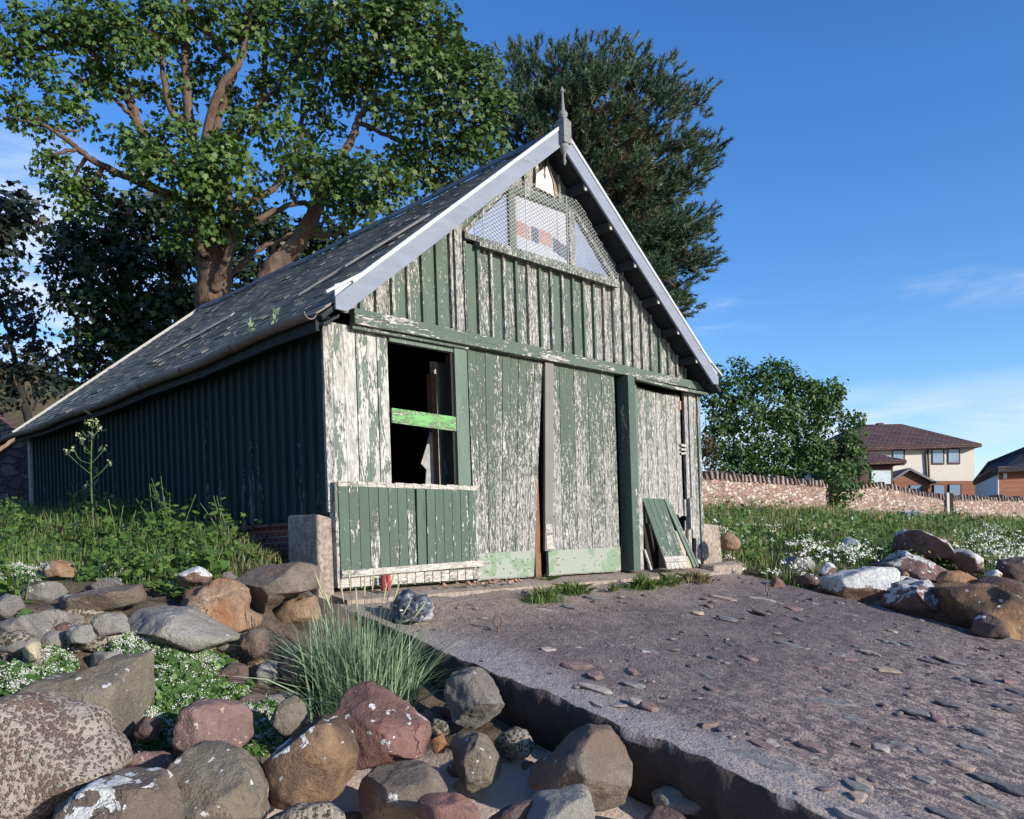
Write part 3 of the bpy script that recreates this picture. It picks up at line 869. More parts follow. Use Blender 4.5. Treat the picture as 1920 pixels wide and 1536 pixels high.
# --- roof
def sag(y, f=1.0):
    return -0.05 * f * math.sin(math.pi * min(max((y + 0.3) / 9.2, 0), 1)) + 0.012 * math.sin(y * 2.3)
def slope_pt(side, s, y, h=0.0):
    """s metres up the slope from the eave, h above the deck"""
    L = math.hypot(1, SLOPE)
    x = -0.20 + s / L
    z = RID - 0.02 - SLOPE * (WID / 2 - x)
    n = np.array([-SLOPE, 0, 1]) / L
    pnt = np.array([x, y, z + sag(y)]) + n * h
    if side > 0: pnt[0] = WID - pnt[0]
    return pnt
SL = (WID / 2 + 0.20) * math.hypot(1, SLOPE)
def slate_mat():
    m, t, bb = new_mat('old_roof_slate', 0.75, 0.3)
    v = obj_vec(t)
    r = attr(t)
    n = NOISE(t, VMATH(t, 'ADD', v, _vec(t, MATH(t, 'MULTIPLY', r, 9.0))), 7, 6, 0.65)
    c = MIX(t, r, (0.115, 0.107, 0.093), (0.185, 0.172, 0.150))
    c = MIX(t, MATH(t, 'MULTIPLY', STEP(t, n, 0.45, 0.62), 0.7), c, (0.25, 0.23, 0.19))
    c = MIX(t, MATH(t, 'MULTIPLY', STEP(t, NOISE(t, v, 2.2, 5, 0.7), 0.56, 0.66), 0.6), c, (0.15, 0.125, 0.065))
    _set(t, bb.inputs['Base Color'], c)
    bump(t, bb, n, 0.006)
    return m
M_slate = slate_mat()
Y0R, Y1R = -0.27, LEN + 0.12
for side in (-1, 1):
    d = MB(82)
    segs = 12
    for k in range(segs):
        ya, yb = Y0R + (Y1R - Y0R) * k / segs, Y0R + (Y1R - Y0R) * (k + 1) / segs
        d.hexa([slope_pt(side, 0, ya, -0.05), slope_pt(side, SL, ya, -0.05), slope_pt(side, SL, yb, -0.05), slope_pt(side, 0, yb, -0.05)],
               [slope_pt(side, 0, ya, -0.01), slope_pt(side, SL, ya, -0.01), slope_pt(side, SL, yb, -0.01), slope_pt(side, 0, yb, -0.01)])
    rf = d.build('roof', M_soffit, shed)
    s = MB(83 + side)
    rows, ex = 38, SL / 38
    for i in range(rows):
        y = Y0R + 0.02 - (0.13 if i % 2 else 0)
        while y < Y1R - 0.02:
            wd = s.rng.uniform(0.22, 0.30)
            ya, yb = max(y, Y0R + 0.012), min(y + wd - 0.006, Y1R)
            y += wd
            if yb - ya < 0.03: continue
            j = s.rng.uniform(-0.006, 0.006) - (0.025 if s.rng.random() < 0.03 else 0)
            lift = 0.024 + s.rng.uniform(-0.002, 0.003) + (0.010 if s.rng.random() < 0.03 else 0)
            lo, hi = i * ex + j - 0.02, i * ex + ex * 1.6 + j
            hi = min(hi, SL + 0.01)
            t_ = 0.014
            s.hexa([slope_pt(side, lo, ya, lift - t_), slope_pt(side, hi, ya, 0.0), slope_pt(side, hi, yb, 0.0), slope_pt(side, lo, yb, lift - t_ + s.rng.uniform(-0.003, 0.003))],
                   [slope_pt(side, lo, ya, lift), slope_pt(side, hi, ya, 0.012), slope_pt(side, hi, yb, 0.012), slope_pt(side, lo, yb, lift)])
    s.build('slates', M_slate, rf)
    if side < 0:
        q = MB(86)
        def plank(y0, s0, y1, s1, wd, h=0.06):
            a, c = slope_pt(-1, s0, y0, h), slope_pt(-1, s1, y1, h)
            q.bar(a, c, wd, 0.018, (-SLOPE, 0, 1))
        plank(1.05, 1.55, 0.35, 2.35, 0.12); plank(1.5, 1.15, 0.75, 1.9, 0.07)
        plank(5.6, 1.35, 4.5, 2.1, 0.14, 0.05)
        build_each(q, 'loose_patch', plain('grey_patch_board', (0.27, 0.25, 0.225), 0.85, 0.3, 12), rf)
        q = MB(87)
        for wy in range(9):
            y = -0.1 + wy * 1.0
            q.hexa([slope_pt(-1, SL - 0.13, y, 0.035), slope_pt(-1, SL + 0.02, y, 0.05), slope_pt(-1, SL + 0.02, y + 0.97, 0.05), slope_pt(-1, SL - 0.13, y + 0.97, 0.035)],
                   [slope_pt(-1, SL - 0.13, y, 0.045), slope_pt(-1, SL + 0.02, y, 0.075), slope_pt(-1, SL + 0.02, y + 0.97, 0.085), slope_pt(-1, SL - 0.13, y + 0.97, 0.06)])
        q.build('ridge_cap', plain('lead_ridge', (0.11, 0.12, 0.14), 0.6, 0.2), rf)
        q = MB(88)
        q.bar(slope_pt(-1, -0.02, Y1R + 0.02, 0.03), slope_pt(-1, SL, Y1R + 0.02, 0.04), 0.05, 0.05, (-SLOPE, 0, 1))
        q.build('back_verge', plain('pale_verge', (0.34, 0.33, 0.30), 0.7, 0.15), rf)

# barge boards, verge trim, purlin ends, finial, gutter, fascia
def zc(x):      # outer line of the barge boards
    return 5.107 - 0.797 * abs(x - 3.05)
for side in (-1, 1):
    X = (lambda x: x) if side < 0 else (lambda x: WID - x)
    bb_ = MB(90 + side)
    w0, w1 = 0.215, 0.20
    pts = [(X(-0.065), zc(-0.065) + 0.0), (X(3.03), zc(3.03)), (X(3.03), zc(3.03) - w1), (X(0.055), zc(0.055) - w0 + 0.005), (X(-0.065), 2.515)]
    if side > 0: pts = pts[::-1]
    bb_.xz(pts, -0.315, -0.285)
    bo = bb_.build('barge_board', M_barge, shed, bevel=0.004)
    tr = MB(92)
    tr.bar((X(0.12), -0.30, zc(0.12) + 0.022), (X(3.03), -0.30, zc(3.03) + 0.022), 0.05, 0.035, (0.6 * side, 0, 1))
    tr.bar((X(-0.16), -0.30, zc(-0.16) + 0.10), (X(0.22), -0.30, zc(0.22) + 0.03), 0.045, 0.025, (0.3 * side, 0, 1))
    tr.xz([(X(-0.06), zc(-0.06) + 0.004), (X(0.20), zc(0.20) + 0.012), (X(-0.06), zc(-0.06) + 0.11)][::side * -1], -0.300, -0.286)
    tr.build('verge_trim', plain('pale_verge_trim', (0.42, 0.43, 0.45), 0.6, 0.1), bo)
for k, x in enumerate((3.47, 3.92, 4.38, 4.85, 5.27, 5.68)):
    for sx_ in (x,):
        b = MB(100 + k)
        z = roof_z(x, 0.165)
        b.box(sx_ - 0.035, sx_ + 0.035, -0.284, 0.0, z - 0.045, z + 0.045)
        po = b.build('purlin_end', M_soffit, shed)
        b = MB(101); b.box(sx_ - 0.018, sx_ + 0.018, -0.2875, -0.2845, z - 0.05, z - 0.012); b.build('pale_tip', M_white, po)
b = MB(105)
fx, fy = 3.06, -0.33
b.lathe([(4.68, 0.006), (4.72, 0.022), (4.76, 0.012), (4.80, 0.02), (4.88, 0.052), (4.915, 0.055)], (fx, fy, 0), 14)
b.box(fx - 0.062, fx + 0.062, fy - 0.062, fy + 0.062, 4.916, 5.17)
b.hexa([(fx - 0.062, fy - 0.062, 5.1705), (fx + 0.062, fy - 0.062, 5.1705), (fx + 0.062, fy + 0.062, 5.1705), (fx - 0.062, fy + 0.062, 5.1705)], [(fx - 0.034, fy - 0.034, 5.21), (fx + 0.034, fy - 0.034, 5.21), (fx + 0.034, fy + 0.034, 5.21), (fx - 0.034, fy + 0.034, 5.21)])
b.lathe([(5.2105, 0.04), (5.225, 0.045), (5.245, 0.052), (5.27, 0.052), (5.295, 0.035), (5.30, 0.022), (5.36, 0.019), (5.45, 0.014), (5.505, 0.011), (5.51, 0.022), (5.525, 0.027), (5.545, 0.02), (5.565, 0.009), (5.58, 0.003)], (fx, fy, 0), 14)
b.build('finial', plain('weathered_finial_wood', (0.19, 0.19, 0.185), 0.8, 0.35, 30), shed)
def gutter(y0, y1, seg, x0=-0.27, r=0.062):
    g = MB(110)
    n = 10
    ys = np.linspace(y0, y1, seg + 1)
    vs, fs = [], []
    for y in ys:
        z = 2.475 + sag(y) - 0.004 * y
        for rr in (r, r - 0.008):
            for k in range(n + 1):
                a = math.pi + math.pi * k / n
                vs.append((x0 + rr * math.cos(a), y, z + rr * math.sin(a)))
    m_ = 2 * (n + 1)
    for i in range(seg):
        for k in range(n):
            for o_ in (0, n + 1):
                fs.append((i * m_ + o_ + k, i * m_ + o_ + k + 1, (i + 1) * m_ + o_ + k + 1, (i + 1) * m_ + o_ + k))
        fs.append((i * m_, (i + 1) * m_, (i + 1) * m_ + n + 1, i * m_ + n + 1))
        fs.append((i * m_ + n, i * m_ + 2 * n + 1, (i + 1) * m_ + 2 * n + 1, (i + 1) * m_ + n))
    for k in range(n):
        fs.append((k, n + 1 + k, n + 2 + k, k + 1))
    g.add(vs, fs)
    return g
go = gutter(-0.22, LEN + 0.5, 24).build('gutter', M_gutter, shed)
for y in np.arange(1.2, LEN, 1.15):
    b = MB(111)
    z = 2.475 + sag(y) - 0.004 * y
    for k in range(8):
        a, c = math.pi + math.pi * k / 8, math.pi + math.pi * (k + 1) / 8
        b.bar((-0.27 + 0.066 * math.cos(a), y, z + 0.066 * math.sin(a)), (-0.27 + 0.066 * math.cos(c), y, z + 0.066 * math.sin(c)), 0.03, 0.006, (math.cos((a + c) / 2), 0, math.sin((a + c) / 2)))
    b.build('gutter_bracket', M_iron, go)
b = MB(112)
for k in range(12):
    ya, yb = -0.2 + k * 0.76, -0.2 + (k + 1) * 0.76
    b.hexa([(-0.205, ya, 2.33 + sag(ya)), (-0.17, ya, 2.33 + sag(ya)), (-0.17, yb, 2.33 + sag(yb)), (-0.205, yb, 2.33 + sag(yb))], [(-0.205, ya, 2.47 + sag(ya)), (-0.17, ya, 2.47 + sag(ya)), (-0.17, yb, 2.47 + sag(yb)), (-0.205, yb, 2.47 + sag(yb))])
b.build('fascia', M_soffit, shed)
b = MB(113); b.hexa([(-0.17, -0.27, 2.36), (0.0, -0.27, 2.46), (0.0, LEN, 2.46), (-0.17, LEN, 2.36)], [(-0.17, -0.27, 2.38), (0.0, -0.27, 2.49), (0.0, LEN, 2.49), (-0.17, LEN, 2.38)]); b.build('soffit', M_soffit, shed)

# --- things leaning on and lying by the shed
def boards_panel(name, label, a, b_, c, n, m, rail=True):
    """panel with foot corners a->b_ and its top over a at c"""
    a, b_, c = (np.array(k, float) for k in (a, b_, c))
    q = MB(120)
    ux, uz = b_ - a, c - a
    nn = unit(np.cross(ux, uz))
    for i in range(n):
        p0, p1 = a + ux * (i + 0.03) / n, a + ux * (i + 0.97) / n
        s0 = 0.10
        q.prism([p0 + uz * s0, p1 + uz * s0, p1 + uz * (1 - 0.01 * (i % 2)), p0 + uz], nn * -0.022)
    t = empty(name, tuple(a), label, 'boarded hatch')
    o = q.build('panel_boards', m, None); o.parent = t; o.matrix_parent_inverse = Matrix.Translation(-Vector(a))
    if rail:
        q = MB(121)
        q.prism([a + uz * 0.095 + nn * 0.012, b_ + uz * 0.095 + nn * 0.012, b_ + uz * 0.17 + nn * 0.012, a + uz * 0.17 + nn * 0.012], nn * -0.011)
        o = q.build('bottom_rail', M_white, None); o.parent = t; o.matrix_parent_inverse = Matrix.Translation(-Vector(a))
        q = MB(122)
        for i in range(n + 1):
            p0, p1 = a + ux * (i + 0.05) / (n + 1), a + ux * (i + 0.95) / (n + 1)
            q.prism([p0, p1, p1 + uz * 0.09, p0 + uz * 0.09], nn * -0.018)
        o = q.build('board_feet', M_white, None); o.parent = t; o.matrix_parent_inverse = Matrix.Translation(-Vector(a))
    return t
boards_panel('leaning_panel', 'green boarded panel with white foot rail leaning against the side door', (4.86, -0.28, 0.0), (5.33, -0.28, 0.0), (4.72, -0.02, 0.93), 4, M_panel)  # loose green boarded panel propped by the side door
b = MB(123); b.bar((5.52, -0.25, 0.0), (5.22, -0.02, 0.93), 0.085, 0.02, (0.2, -1, 0.2)); tag(b.build('leaning_plank', M_trim, loc=(5.52, -0.25, 0.0)), 'narrow pale green plank leaning beside the boarded panel, left of the two', 'plank', 'planks leaning by the side door')
b = MB(124); b.bar((5.64, -0.22, 0.0), (5.33, 0.0, 0.90), 0.06, 0.02, (0.2, -1, 0.2)); tag(b.build('leaning_plank', M_trim, loc=(5.64, -0.22, 0.0)), 'narrow green plank leaning against the concrete block, right of the two', 'plank', 'planks leaning by the side door')
b = MB(125); b.bar((4.62, -0.20, 0.0), (4.585, -0.13, 0.26), 0.03, 0.02, (0, -1, 0.2)); tag(b.build('wood_offcut', M_white, loc=(4.62, -0.20, 0.0)), 'short white offcut of wood propped at the foot of the door post', 'offcut')
for x, lb, r_ in ((0.435, 'dark red cartridge tube standing against the white rail, left of the pair', (0.16, 0.02, 0.02)), (0.495, 'bright red cartridge tube standing against the white rail, right of the pair', (0.42, 0.03, 0.035))):
    t = empty('red_tube', (x, -0.20, -0.03), lb, 'tube', 'red tubes on the threshold')
    b = MB(126); b.lathe([(0, 0.022), (0.13, 0.022)], (0, 0, 0), 14); b.build('tube_body', plain('red_plastic', r_, 0.4, 0.1), t)
    b = MB(127); b.lathe([(0.1305, 0.023), (0.15, 0.023), (0.152, 0.017)], (0, 0, 0), 14); b.build('tube_cap', plain('tube_cap', tuple(np.array(r_) * 0.8 + 0.02), 0.4, 0.1), t)
b = MB(128)
rg = random.Random(5)
for i in range(26):
    x, y = 1.15 + rg.random() * 1.05, -0.17 - rg.random() * 0.13
    a = rg.random() * 6.3; l = rg.uniform(0.02, 0.09)
    b.bar((x, y, -0.03 + 0.02 * rg.random()), (x + l * math.cos(a), y + l * math.sin(a) * 0.5, -0.02 + 0.03 * rg.random()), rg.uniform(0.012, 0.03), rg.uniform(0.008, 0.02))
tag(b.build('wood_debris', plain('bare_wood_chips', (0.33, 0.20, 0.13), 0.8, 0.5, 30)), 'scatter of broken wood chips at the foot of the left door', 'debris', kind='stuff')
# ================================================================== GROUND
def slip_z(y):
    return -0.12 + 0.22 * (y + 0.35)
GP = []
for px, ground in {
    -300: [(930, 11, -.4), (1010, 8, -.3), (1080, 6.4, 0), (1130, 5.7, 0), (1200, 5.2, 0), (1290, 4.8, 0), (1400, 4.4, 0), (1540, 4.0, 0), (1750, 3.3, 0)],
    100: [(930, 12, -.45), (1000, 9, -.35), (1060, 7.2, -.12), (1120, 6.4, 0), (1190, 5.8, 0), (1270, 5.4, -.05), (1360, 5.0, -.05), (1450, 4.6, -.05), (1540, 4.3, 0), (1750, 3.6, 0)],
    330: [(1000, 9.5, -.3), (1060, 7.5, -.12), (1120, 6.8, -.05), (1190, 6.2, -.05), (1270, 5.6, -.08), (1360, 5.2, -.1), (1450, 4.9, -.12), (1540, 4.5, -.1), (1750, 3.8, 0)],
    520: [(1060, 7.9, -.1), (1120, 7.3, -.08), (1190, 6.7, -.1), (1270, 6.1, -.12), (1360, 5.6, -.16), (1450, 5.1, -.18), (1540, 4.7, -.12), (1750, 4.0, 0)],
    680: [(1130, 7.8, 0), (1170, 7.3, -.05), (1230, 6.7, -.12), (1300, 6.2, -.2), (1400, 5.6, -.2), (1480, 5.1, -.15), (1560, 4.8, -.1)],
    870: [(1350, 6.0, -.1), (1430, 5.6, -.12), (1500, 5.2, -.06), (1580, 4.8, 0), (1750, 4.2, 0)],
    1050: [(1430, 5.7, -.05), (1500, 5.35, 0), (1560, 5.0, 0), (1750, 4.4, 0)],
    1250: [(1495, 5.45, 0), (1550, 5.1, 0), (1750, 4.5, 0)]}.items():
    for py, d, dz in ground:
        q = at(px, py, d)
        GP.append((q[0], q[1], q[2] + dz))
for px, py, d in [(1400, 1045, 13.2), (1480, 1020, 15), (1500, 1000, 17), (1420, 985, 19), (1400, 968, 24), (1550, 975, 24), (1700, 985, 27), (1900, 992, 32), (1900, 1040, 16), (1750, 1050, 13.5), (1620, 1060, 13), (1560, 1100, 11.9), (1650, 1120, 11.2), (1800, 1120, 11.0), (1920, 1160, 10.4), (1920, 1240, 9.4), (1800, 1220, 9.6), (2100, 1100, 11.5), (2100, 1010, 20)]:
    q = at(px, py, d); GP.append(tuple(q))
for x, y, z in [(-0.35, 0.4, .30), (-.3, 1.2, .48), (-.25, 2.5, .62), (-.25, 4, .85), (-.25, 6, 1.0), (-.25, 9, 1.15), (-3, 9, 1.2), (-6, 6, 1.1), (3, 10, 1.15), (6.3, 9, 1.1), (3, 14, 1.2), (-2, 18, 1.3), (10, 20, 1.1), (6.4, 0.5, .35), (6.5, 2.5, .55), (6.5, 5, .85),
                (7.2, -.2, 0.0), (20, 30, 1.1), (45, 30, .9), (45, 60, 1.0), (-30, 40, 2.5), (-60, 60, 4), (0, 60, 2), (70, 10, 0.2), (-30, -8, -1.0), (-30, 5, 1.0), (0, -14, -2.6), (-15, -14, -2.0), (20, -14, -2.6), (60, -20, -3.0), (-60, -20, -3),
                (0, -40, -4), (100, 100, 1.5), (-100, 100, 6), (0, 150, 3), (200, 0, 0), (-200, 0, 0), (300, 300, 2), (-300, 300, 8), (0, -300, -5), (8, -6.5, -1.65), (12, -6, -1.4), (9, -3.5, -1.0)]:
    GP.append((x, y, z))
for y in (-.6, -1.5, -2.5, -3.5, -4.5, -6, -8):
    for x in (.4, 3, 6.2):
        GP.append((x, y, slip_z(y) - .30))
for x in (.3, 3, 5.8):
    GP.append((x, .2, -.30))
GP = np.array(GP)
_D = np.linalg.norm(GP[:, None, :2] - GP[None, :, :2], axis=-1)
_n_ = len(GP)
_A = np.zeros((_n_ + 1, _n_ + 1)); _A[:_n_, :_n_] = -_D - np.eye(_n_) * 0.02; _A[:_n_, -1] = 1; _A[-1, :_n_] = 1
_W = np.linalg.solve(_A, np.append(GP[:, 2], 0))
def ground(xy):
    xy = np.atleast_2d(np.asarray(xy, float))
    out = np.empty(len(xy))
    for i in range(0, len(xy), 20000):
        d = np.linalg.norm(xy[i:i + 20000, None, :] - GP[None, :, :2], axis=-1)
        out[i:i + 20000] = -d @ _W[:-1] + _W[-1]
    return out
def gz(x, y):
    return float(ground([(x, y)])[0])

def axis_pts(lo, hi, st, far):
    mid = list(np.arange(lo, hi, st))
    k = np.geomspace(st, far, 40)
    return np.array([lo - s for s in k[::-1]] + mid + [hi + s for s in k])
gx, gy = axis_pts(-7, 13, .11, 900), axis_pts(-8, 13, .11, 900)
XX, YY = np.meshgrid(gx, gy, indexing='ij')
ZZ = ground(np.stack([XX.ravel(), YY.ravel()], 1)).reshape(XX.shape)
ZZ = np.clip(ZZ, -6, 9)
inslip = (XX > -0.10) & (XX < 6.4) & (YY < 0.1)
ZZ = np.where(inslip, np.minimum(ZZ, slip_z(YY) - 0.28), ZZ)
inshed = (XX > 0.12) & (XX < 6.0) & (YY > 0.25) & (YY < 8.7)
ZZ = np.where(inshed, np.minimum(ZZ, -0.3), ZZ)
for i in range(ZZ.shape[0]):
    for j in range(ZZ.shape[1]):
        if abs(gx[i]) < 14 and abs(gy[j]) < 14 and not inshed[i, j]:
            ZZ[i, j] += 0.055 * noise.fractal(Vector((gx[i] * 1.7, gy[j] * 1.7, 3.3)), 0.9, 2.0, 4) - (0.0 if not inslip[i, j] else 0.05)
def ground_mat():
    m, t, bb = new_mat('shore_ground', 0.95, 0.15)
    v = obj_vec(t)
    n = NOISE(t, v, 5, 7, 0.65)
    n2 = NOISE(t, v, 40, 5, 0.7)
    s = _n(t, 'ShaderNodeSeparateXYZ'); t.links.new(v, s.inputs[0])
    soil = MIX(t, STEP(t, n, 0.35, 0.65), (0.060, 0.046, 0.034), (0.155, 0.12, 0.088))
    soil = MIX(t, MATH(t, 'MULTIPLY', STEP(t, n2, 0.55, 0.7), 0.7), soil, (0.24, 0.185, 0.145))
    sand = MIX(t, n2, (0.40, 0.31, 0.255), (0.54, 0.435, 0.37))
    turf = MIX(t, n, (0.035, 0.05, 0.018), (0.085, 0.10, 0.035))
    zz = MATH(t, 'ADD', s.outputs[2], MATH(t, 'MULTIPLY', MATH(t, 'SUBTRACT', n, 0.5), 0.25))
    c = MIX(t, STEP(t, zz, -1.10, -1.0), sand, soil)
    c = MIX(t, STEP(t, zz, 0.12, 0.30), c, turf)
    _set(t, bb.inputs['Base Color'], c)
    bump(t, bb, MATH(t, 'ADD', n, MATH(t, 'MULTIPLY', n2, 0.4)), 0.03)
    return m
tag(grid_mesh('ground', np.stack([XX, YY, ZZ], -1), ground_mat()), 'sandy shore and turf bank under and around the shed', 'ground', kind='structure')

# ------------------------------------------------------------------ slipway
def slip_mat():
    m, t, bb = new_mat('cobbled_slipway_concrete', 0.92, 0.2)
    v = obj_vec(t)
    vs = VMATH(t, 'MULTIPLY', v, (1.0, 0.55, 1.0))
    n = NOISE(t, vs, 16, 8, 0.7)
    n2 = NOISE(t, vs, 70, 5, 0.7)
    big = NOISE(t, v, 1.1, 5, 0.6)
    vo = _n(t, 'ShaderNodeTexVoronoi', feature='F1'); t.links.new(VMATH(t, 'MULTIPLY', v, (1.0, 0.7, 1.0)), vo.inputs['Vector']); vo.inputs['Scale'].default_value = 60
    sv = _n(t, 'ShaderNodeSeparateColor'); t.links.new(vo.outputs['Color'], sv.inputs[0])
    n5 = NOISE(t, v, 150, 3, 0.6)
    s = _n(t, 'ShaderNodeSeparateXYZ'); t.links.new(v, s.inputs[0])
    c = MIX(t, STEP(t, n, 0.32, 0.70), (0.135, 0.110, 0.106), (0.275, 0.232, 0.222))
    c = MIX(t, MATH(t, 'MULTIPLY', STEP(t, n2, 0.54, 0.68), 0.6), c, (0.38, 0.325, 0.30))
    c = MIX(t, MATH(t, 'MULTIPLY', STEP(t, n2, 0.46, 0.36), 0.65), c, (0.075, 0.06, 0.058))
    c = MIX(t, MATH(t, 'MULTIPLY', STEP(t, vo.outputs['Distance'], 0.42, 0.2), 0.35), c, MIX(t, sv.outputs[0], (0.10, 0.085, 0.085), (0.40, 0.33, 0.30)))
    c = MIX(t, MATH(t, 'MULTIPLY', STEP(t, n5, 0.56, 0.7), 0.5), c, (0.52, 0.46, 0.42))
    c = MIX(t, MATH(t, 'MULTIPLY', STEP(t, n5, 0.44, 0.32), 0.6), c, (0.06, 0.05, 0.05))
    c = MIX(t, STEP(t, big, 0.38, 0.66), MIX(t, 1.0, c, (0.75, 0.72, 0.75), 'MULTIPLY'), c)
    edge = MATH(t, 'SUBTRACT', 1.0, STEP(t, MATH(t, 'ADD', s.outputs[0], MATH(t, 'MULTIPLY', big, 0.7)), 0.45, 0.85))
    c = MIX(t, MATH(t, 'MULTIPLY', edge, 0.45), c, (0.46, 0.44, 0.44))
    top = STEP(t, MATH(t, 'ADD', MATH(t, 'SUBTRACT', s.outputs[1], MATH(t, 'MULTIPLY', s.outputs[0], 0.16)), MATH(t, 'MULTIPLY', big, 0.9)), -1.45, -0.75)
    c = MIX(t, MATH(t, 'MULTIPLY', top, 0.75), c, MIX(t, STEP(t, n2, 0.4, 0.6), (0.22, 0.165, 0.13), (0.46, 0.375, 0.31)))
    low = STEP(t, MATH(t, 'ADD', MATH(t, 'MULTIPLY', s.outputs[1], -1.0), MATH(t, 'MULTIPLY', n, 2.5)), 4.2, 6.2)
    c = MIX(t, MATH(t, 'MULTIPLY', low, MATH(t, 'MULTIPLY', STEP(t, n, 0.48, 0.56), 0.8)), c, (0.48, 0.38, 0.31))
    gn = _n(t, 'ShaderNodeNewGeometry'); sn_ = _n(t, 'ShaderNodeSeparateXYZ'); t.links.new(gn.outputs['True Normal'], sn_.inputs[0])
    c = MIX(t, STEP(t, sn_.outputs[2], 0.62, 0.45), c, MIX(t, n, (0.045, 0.038, 0.034), (0.115, 0.09, 0.08)))  # steep side faces: shade painted into the colour as a darker tone
    _set(t, bb.inputs['Base Color'], c)
    bump(t, bb, MATH(t, 'ADD', MATH(t, 'SUBTRACT', MATH(t, 'MULTIPLY', n, 0.9), MATH(t, 'MULTIPLY', vo.outputs['Distance'], 0.28)), MATH(t, 'ADD', MATH(t, 'MULTIPLY', n2, 0.35), MATH(t, 'MULTIPLY', n5, 0.25))), 0.040, 1.0)
    return m
ny, nx = 330, 230
ys = np.linspace(-0.30, -8.6, ny); xs_ = np.linspace(-0.16, 6.5, nx)
P = np.zeros((ny, nx + 8, 3))
for i, y in enumerate(ys):
    e0 = 0.05 * noise.noise(Vector((0.3, y * 1.6, 0))) + 0.03 * noise.noise(Vector((0.3, y * 7, 4)))
    for j in range(nx):
        f = 1 - j / (nx - 1)
        x = xs_[j] + e0 * f ** 8
        h = 0.030 * noise.fractal(Vector((x * 1.3, y * 1.1, 7.7)), 0.8, 2.0, 3) + 0.013 * noise.noise(Vector((x * 9, y * 6, 1.7))) + 0.007 * noise.noise(Vector((x * 22, y * 15, 5.1)))
        h += 0.008 * noise.noise(Vector((x * 40, y * 30, 2.2)))
        P[i, 4 + j] = (x, y, slip_z(y) + h)
    z0 = P[i, 4, 2]
    for k, (dx, dz) in enumerate([(0.25, -.6), (0.05, -.42), (-0.01, -.20), (-0.02, -.05)]):
        P[i, k] = (P[i, 4, 0] + dx + (0.035 * noise.fractal(Vector((dz * 9, y * 5, 9)), 0.8, 2, 3) if k > 0 else 0), y, z0 + dz)
    z1 = P[i, nx + 3, 2]
    for k, (dx, dz) in enumerate([(0.02, -.05), (0.01, -.2), (0.0, -.4), (-.2, -.6)]):
        P[i, nx + 4 + k] = (P[i, nx + 3, 0] + dx, y, z1 + dz)
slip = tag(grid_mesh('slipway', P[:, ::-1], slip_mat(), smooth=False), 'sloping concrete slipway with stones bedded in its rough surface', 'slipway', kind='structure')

def slip_at(px, py):
    r = ray(px, py)
    t = (slip_z(CAM[1]) - CAM[2]) / (r[2] - 0.22 * r[1])
    return CAM + r * t

def ico(sub):
    import bmesh
    b = bmesh.new(); bmesh.ops.create_icosphere(b, subdivisions=sub, radius=1.0)
    V = np.array([v.co[:] for v in b.verts]); F = [tuple(v.index for v in f.verts) for f in b.faces]
    b.free(); return V, F
ICO = {k: ico(k) for k in (2, 3, 4, 5)}

def plain_stone(name, c):
    m, t, bb = new_mat(name, 0.85, 0.25)
    v = obj_vec(t, objrand=True)
    n = NOISE(t, v, 18, 6, 0.65)
    c = np.array(c)
    _set(t, bb.inputs['Base Color'], MIX(t, STEP(t, n, 0.3, 0.7), tuple(c * 0.65), tuple(np.minimum(c * 1.3, .8))))
    bump(t, bb, n, 0.012)
    return m
SM = [plain_stone('bedded_grey_stone', (0.165, 0.16, 0.158)), plain_stone('bedded_red_stone', (0.185, 0.130, 0.118)), plain_stone('bedded_tan_stone', (0.29, 0.225, 0.18)), plain_stone('bedded_dark_stone', (0.115, 0.108, 0.112)), plain_stone('bedded_pale_stone', (0.30, 0.26, 0.235))]
rg = random.Random(42)
def bedded(x, y, a, bq, h, rot, m, seed):
    V, F = ICO[3]
    r = random.Random(seed)
    W = V.copy()
    for _ in range(7):
        n = unit(np.array([r.gauss(0, 1), r.gauss(0, 1), r.gauss(0, 0.5)])); d = r.uniform(0.6, 0.9)
        s = W @ n
        W -= np.outer(np.maximum(s - d, 0), n)
    W[:, 2] = np.minimum(W[:, 2], 0.55)
    W += 0.05 * np.array([[noise.noise(Vector(p * 2.3 + seed)), noise.noise(Vector(p * 2.3 + seed + 9)), 0.6 * noise.noise(Vector(p * 3 + seed + 5))] for p in W])
    c, s = math.cos(rot), math.sin(rot)
    W = W * (a, bq, h)
    W = np.stack([W[:, 0] * c - W[:, 1] * s, W[:, 0] * s + W[:, 1] * c, W[:, 2] + 0.22 * (W[:, 0] * s + W[:, 1] * c)], 1)
    me = bpy.data.meshes.new('embedded_stone'); me.from_pydata([tuple(p) for p in W], [], F)
    return link('embedded_stone', me, m, slip, (x, y, slip_z(y) + 0.002))
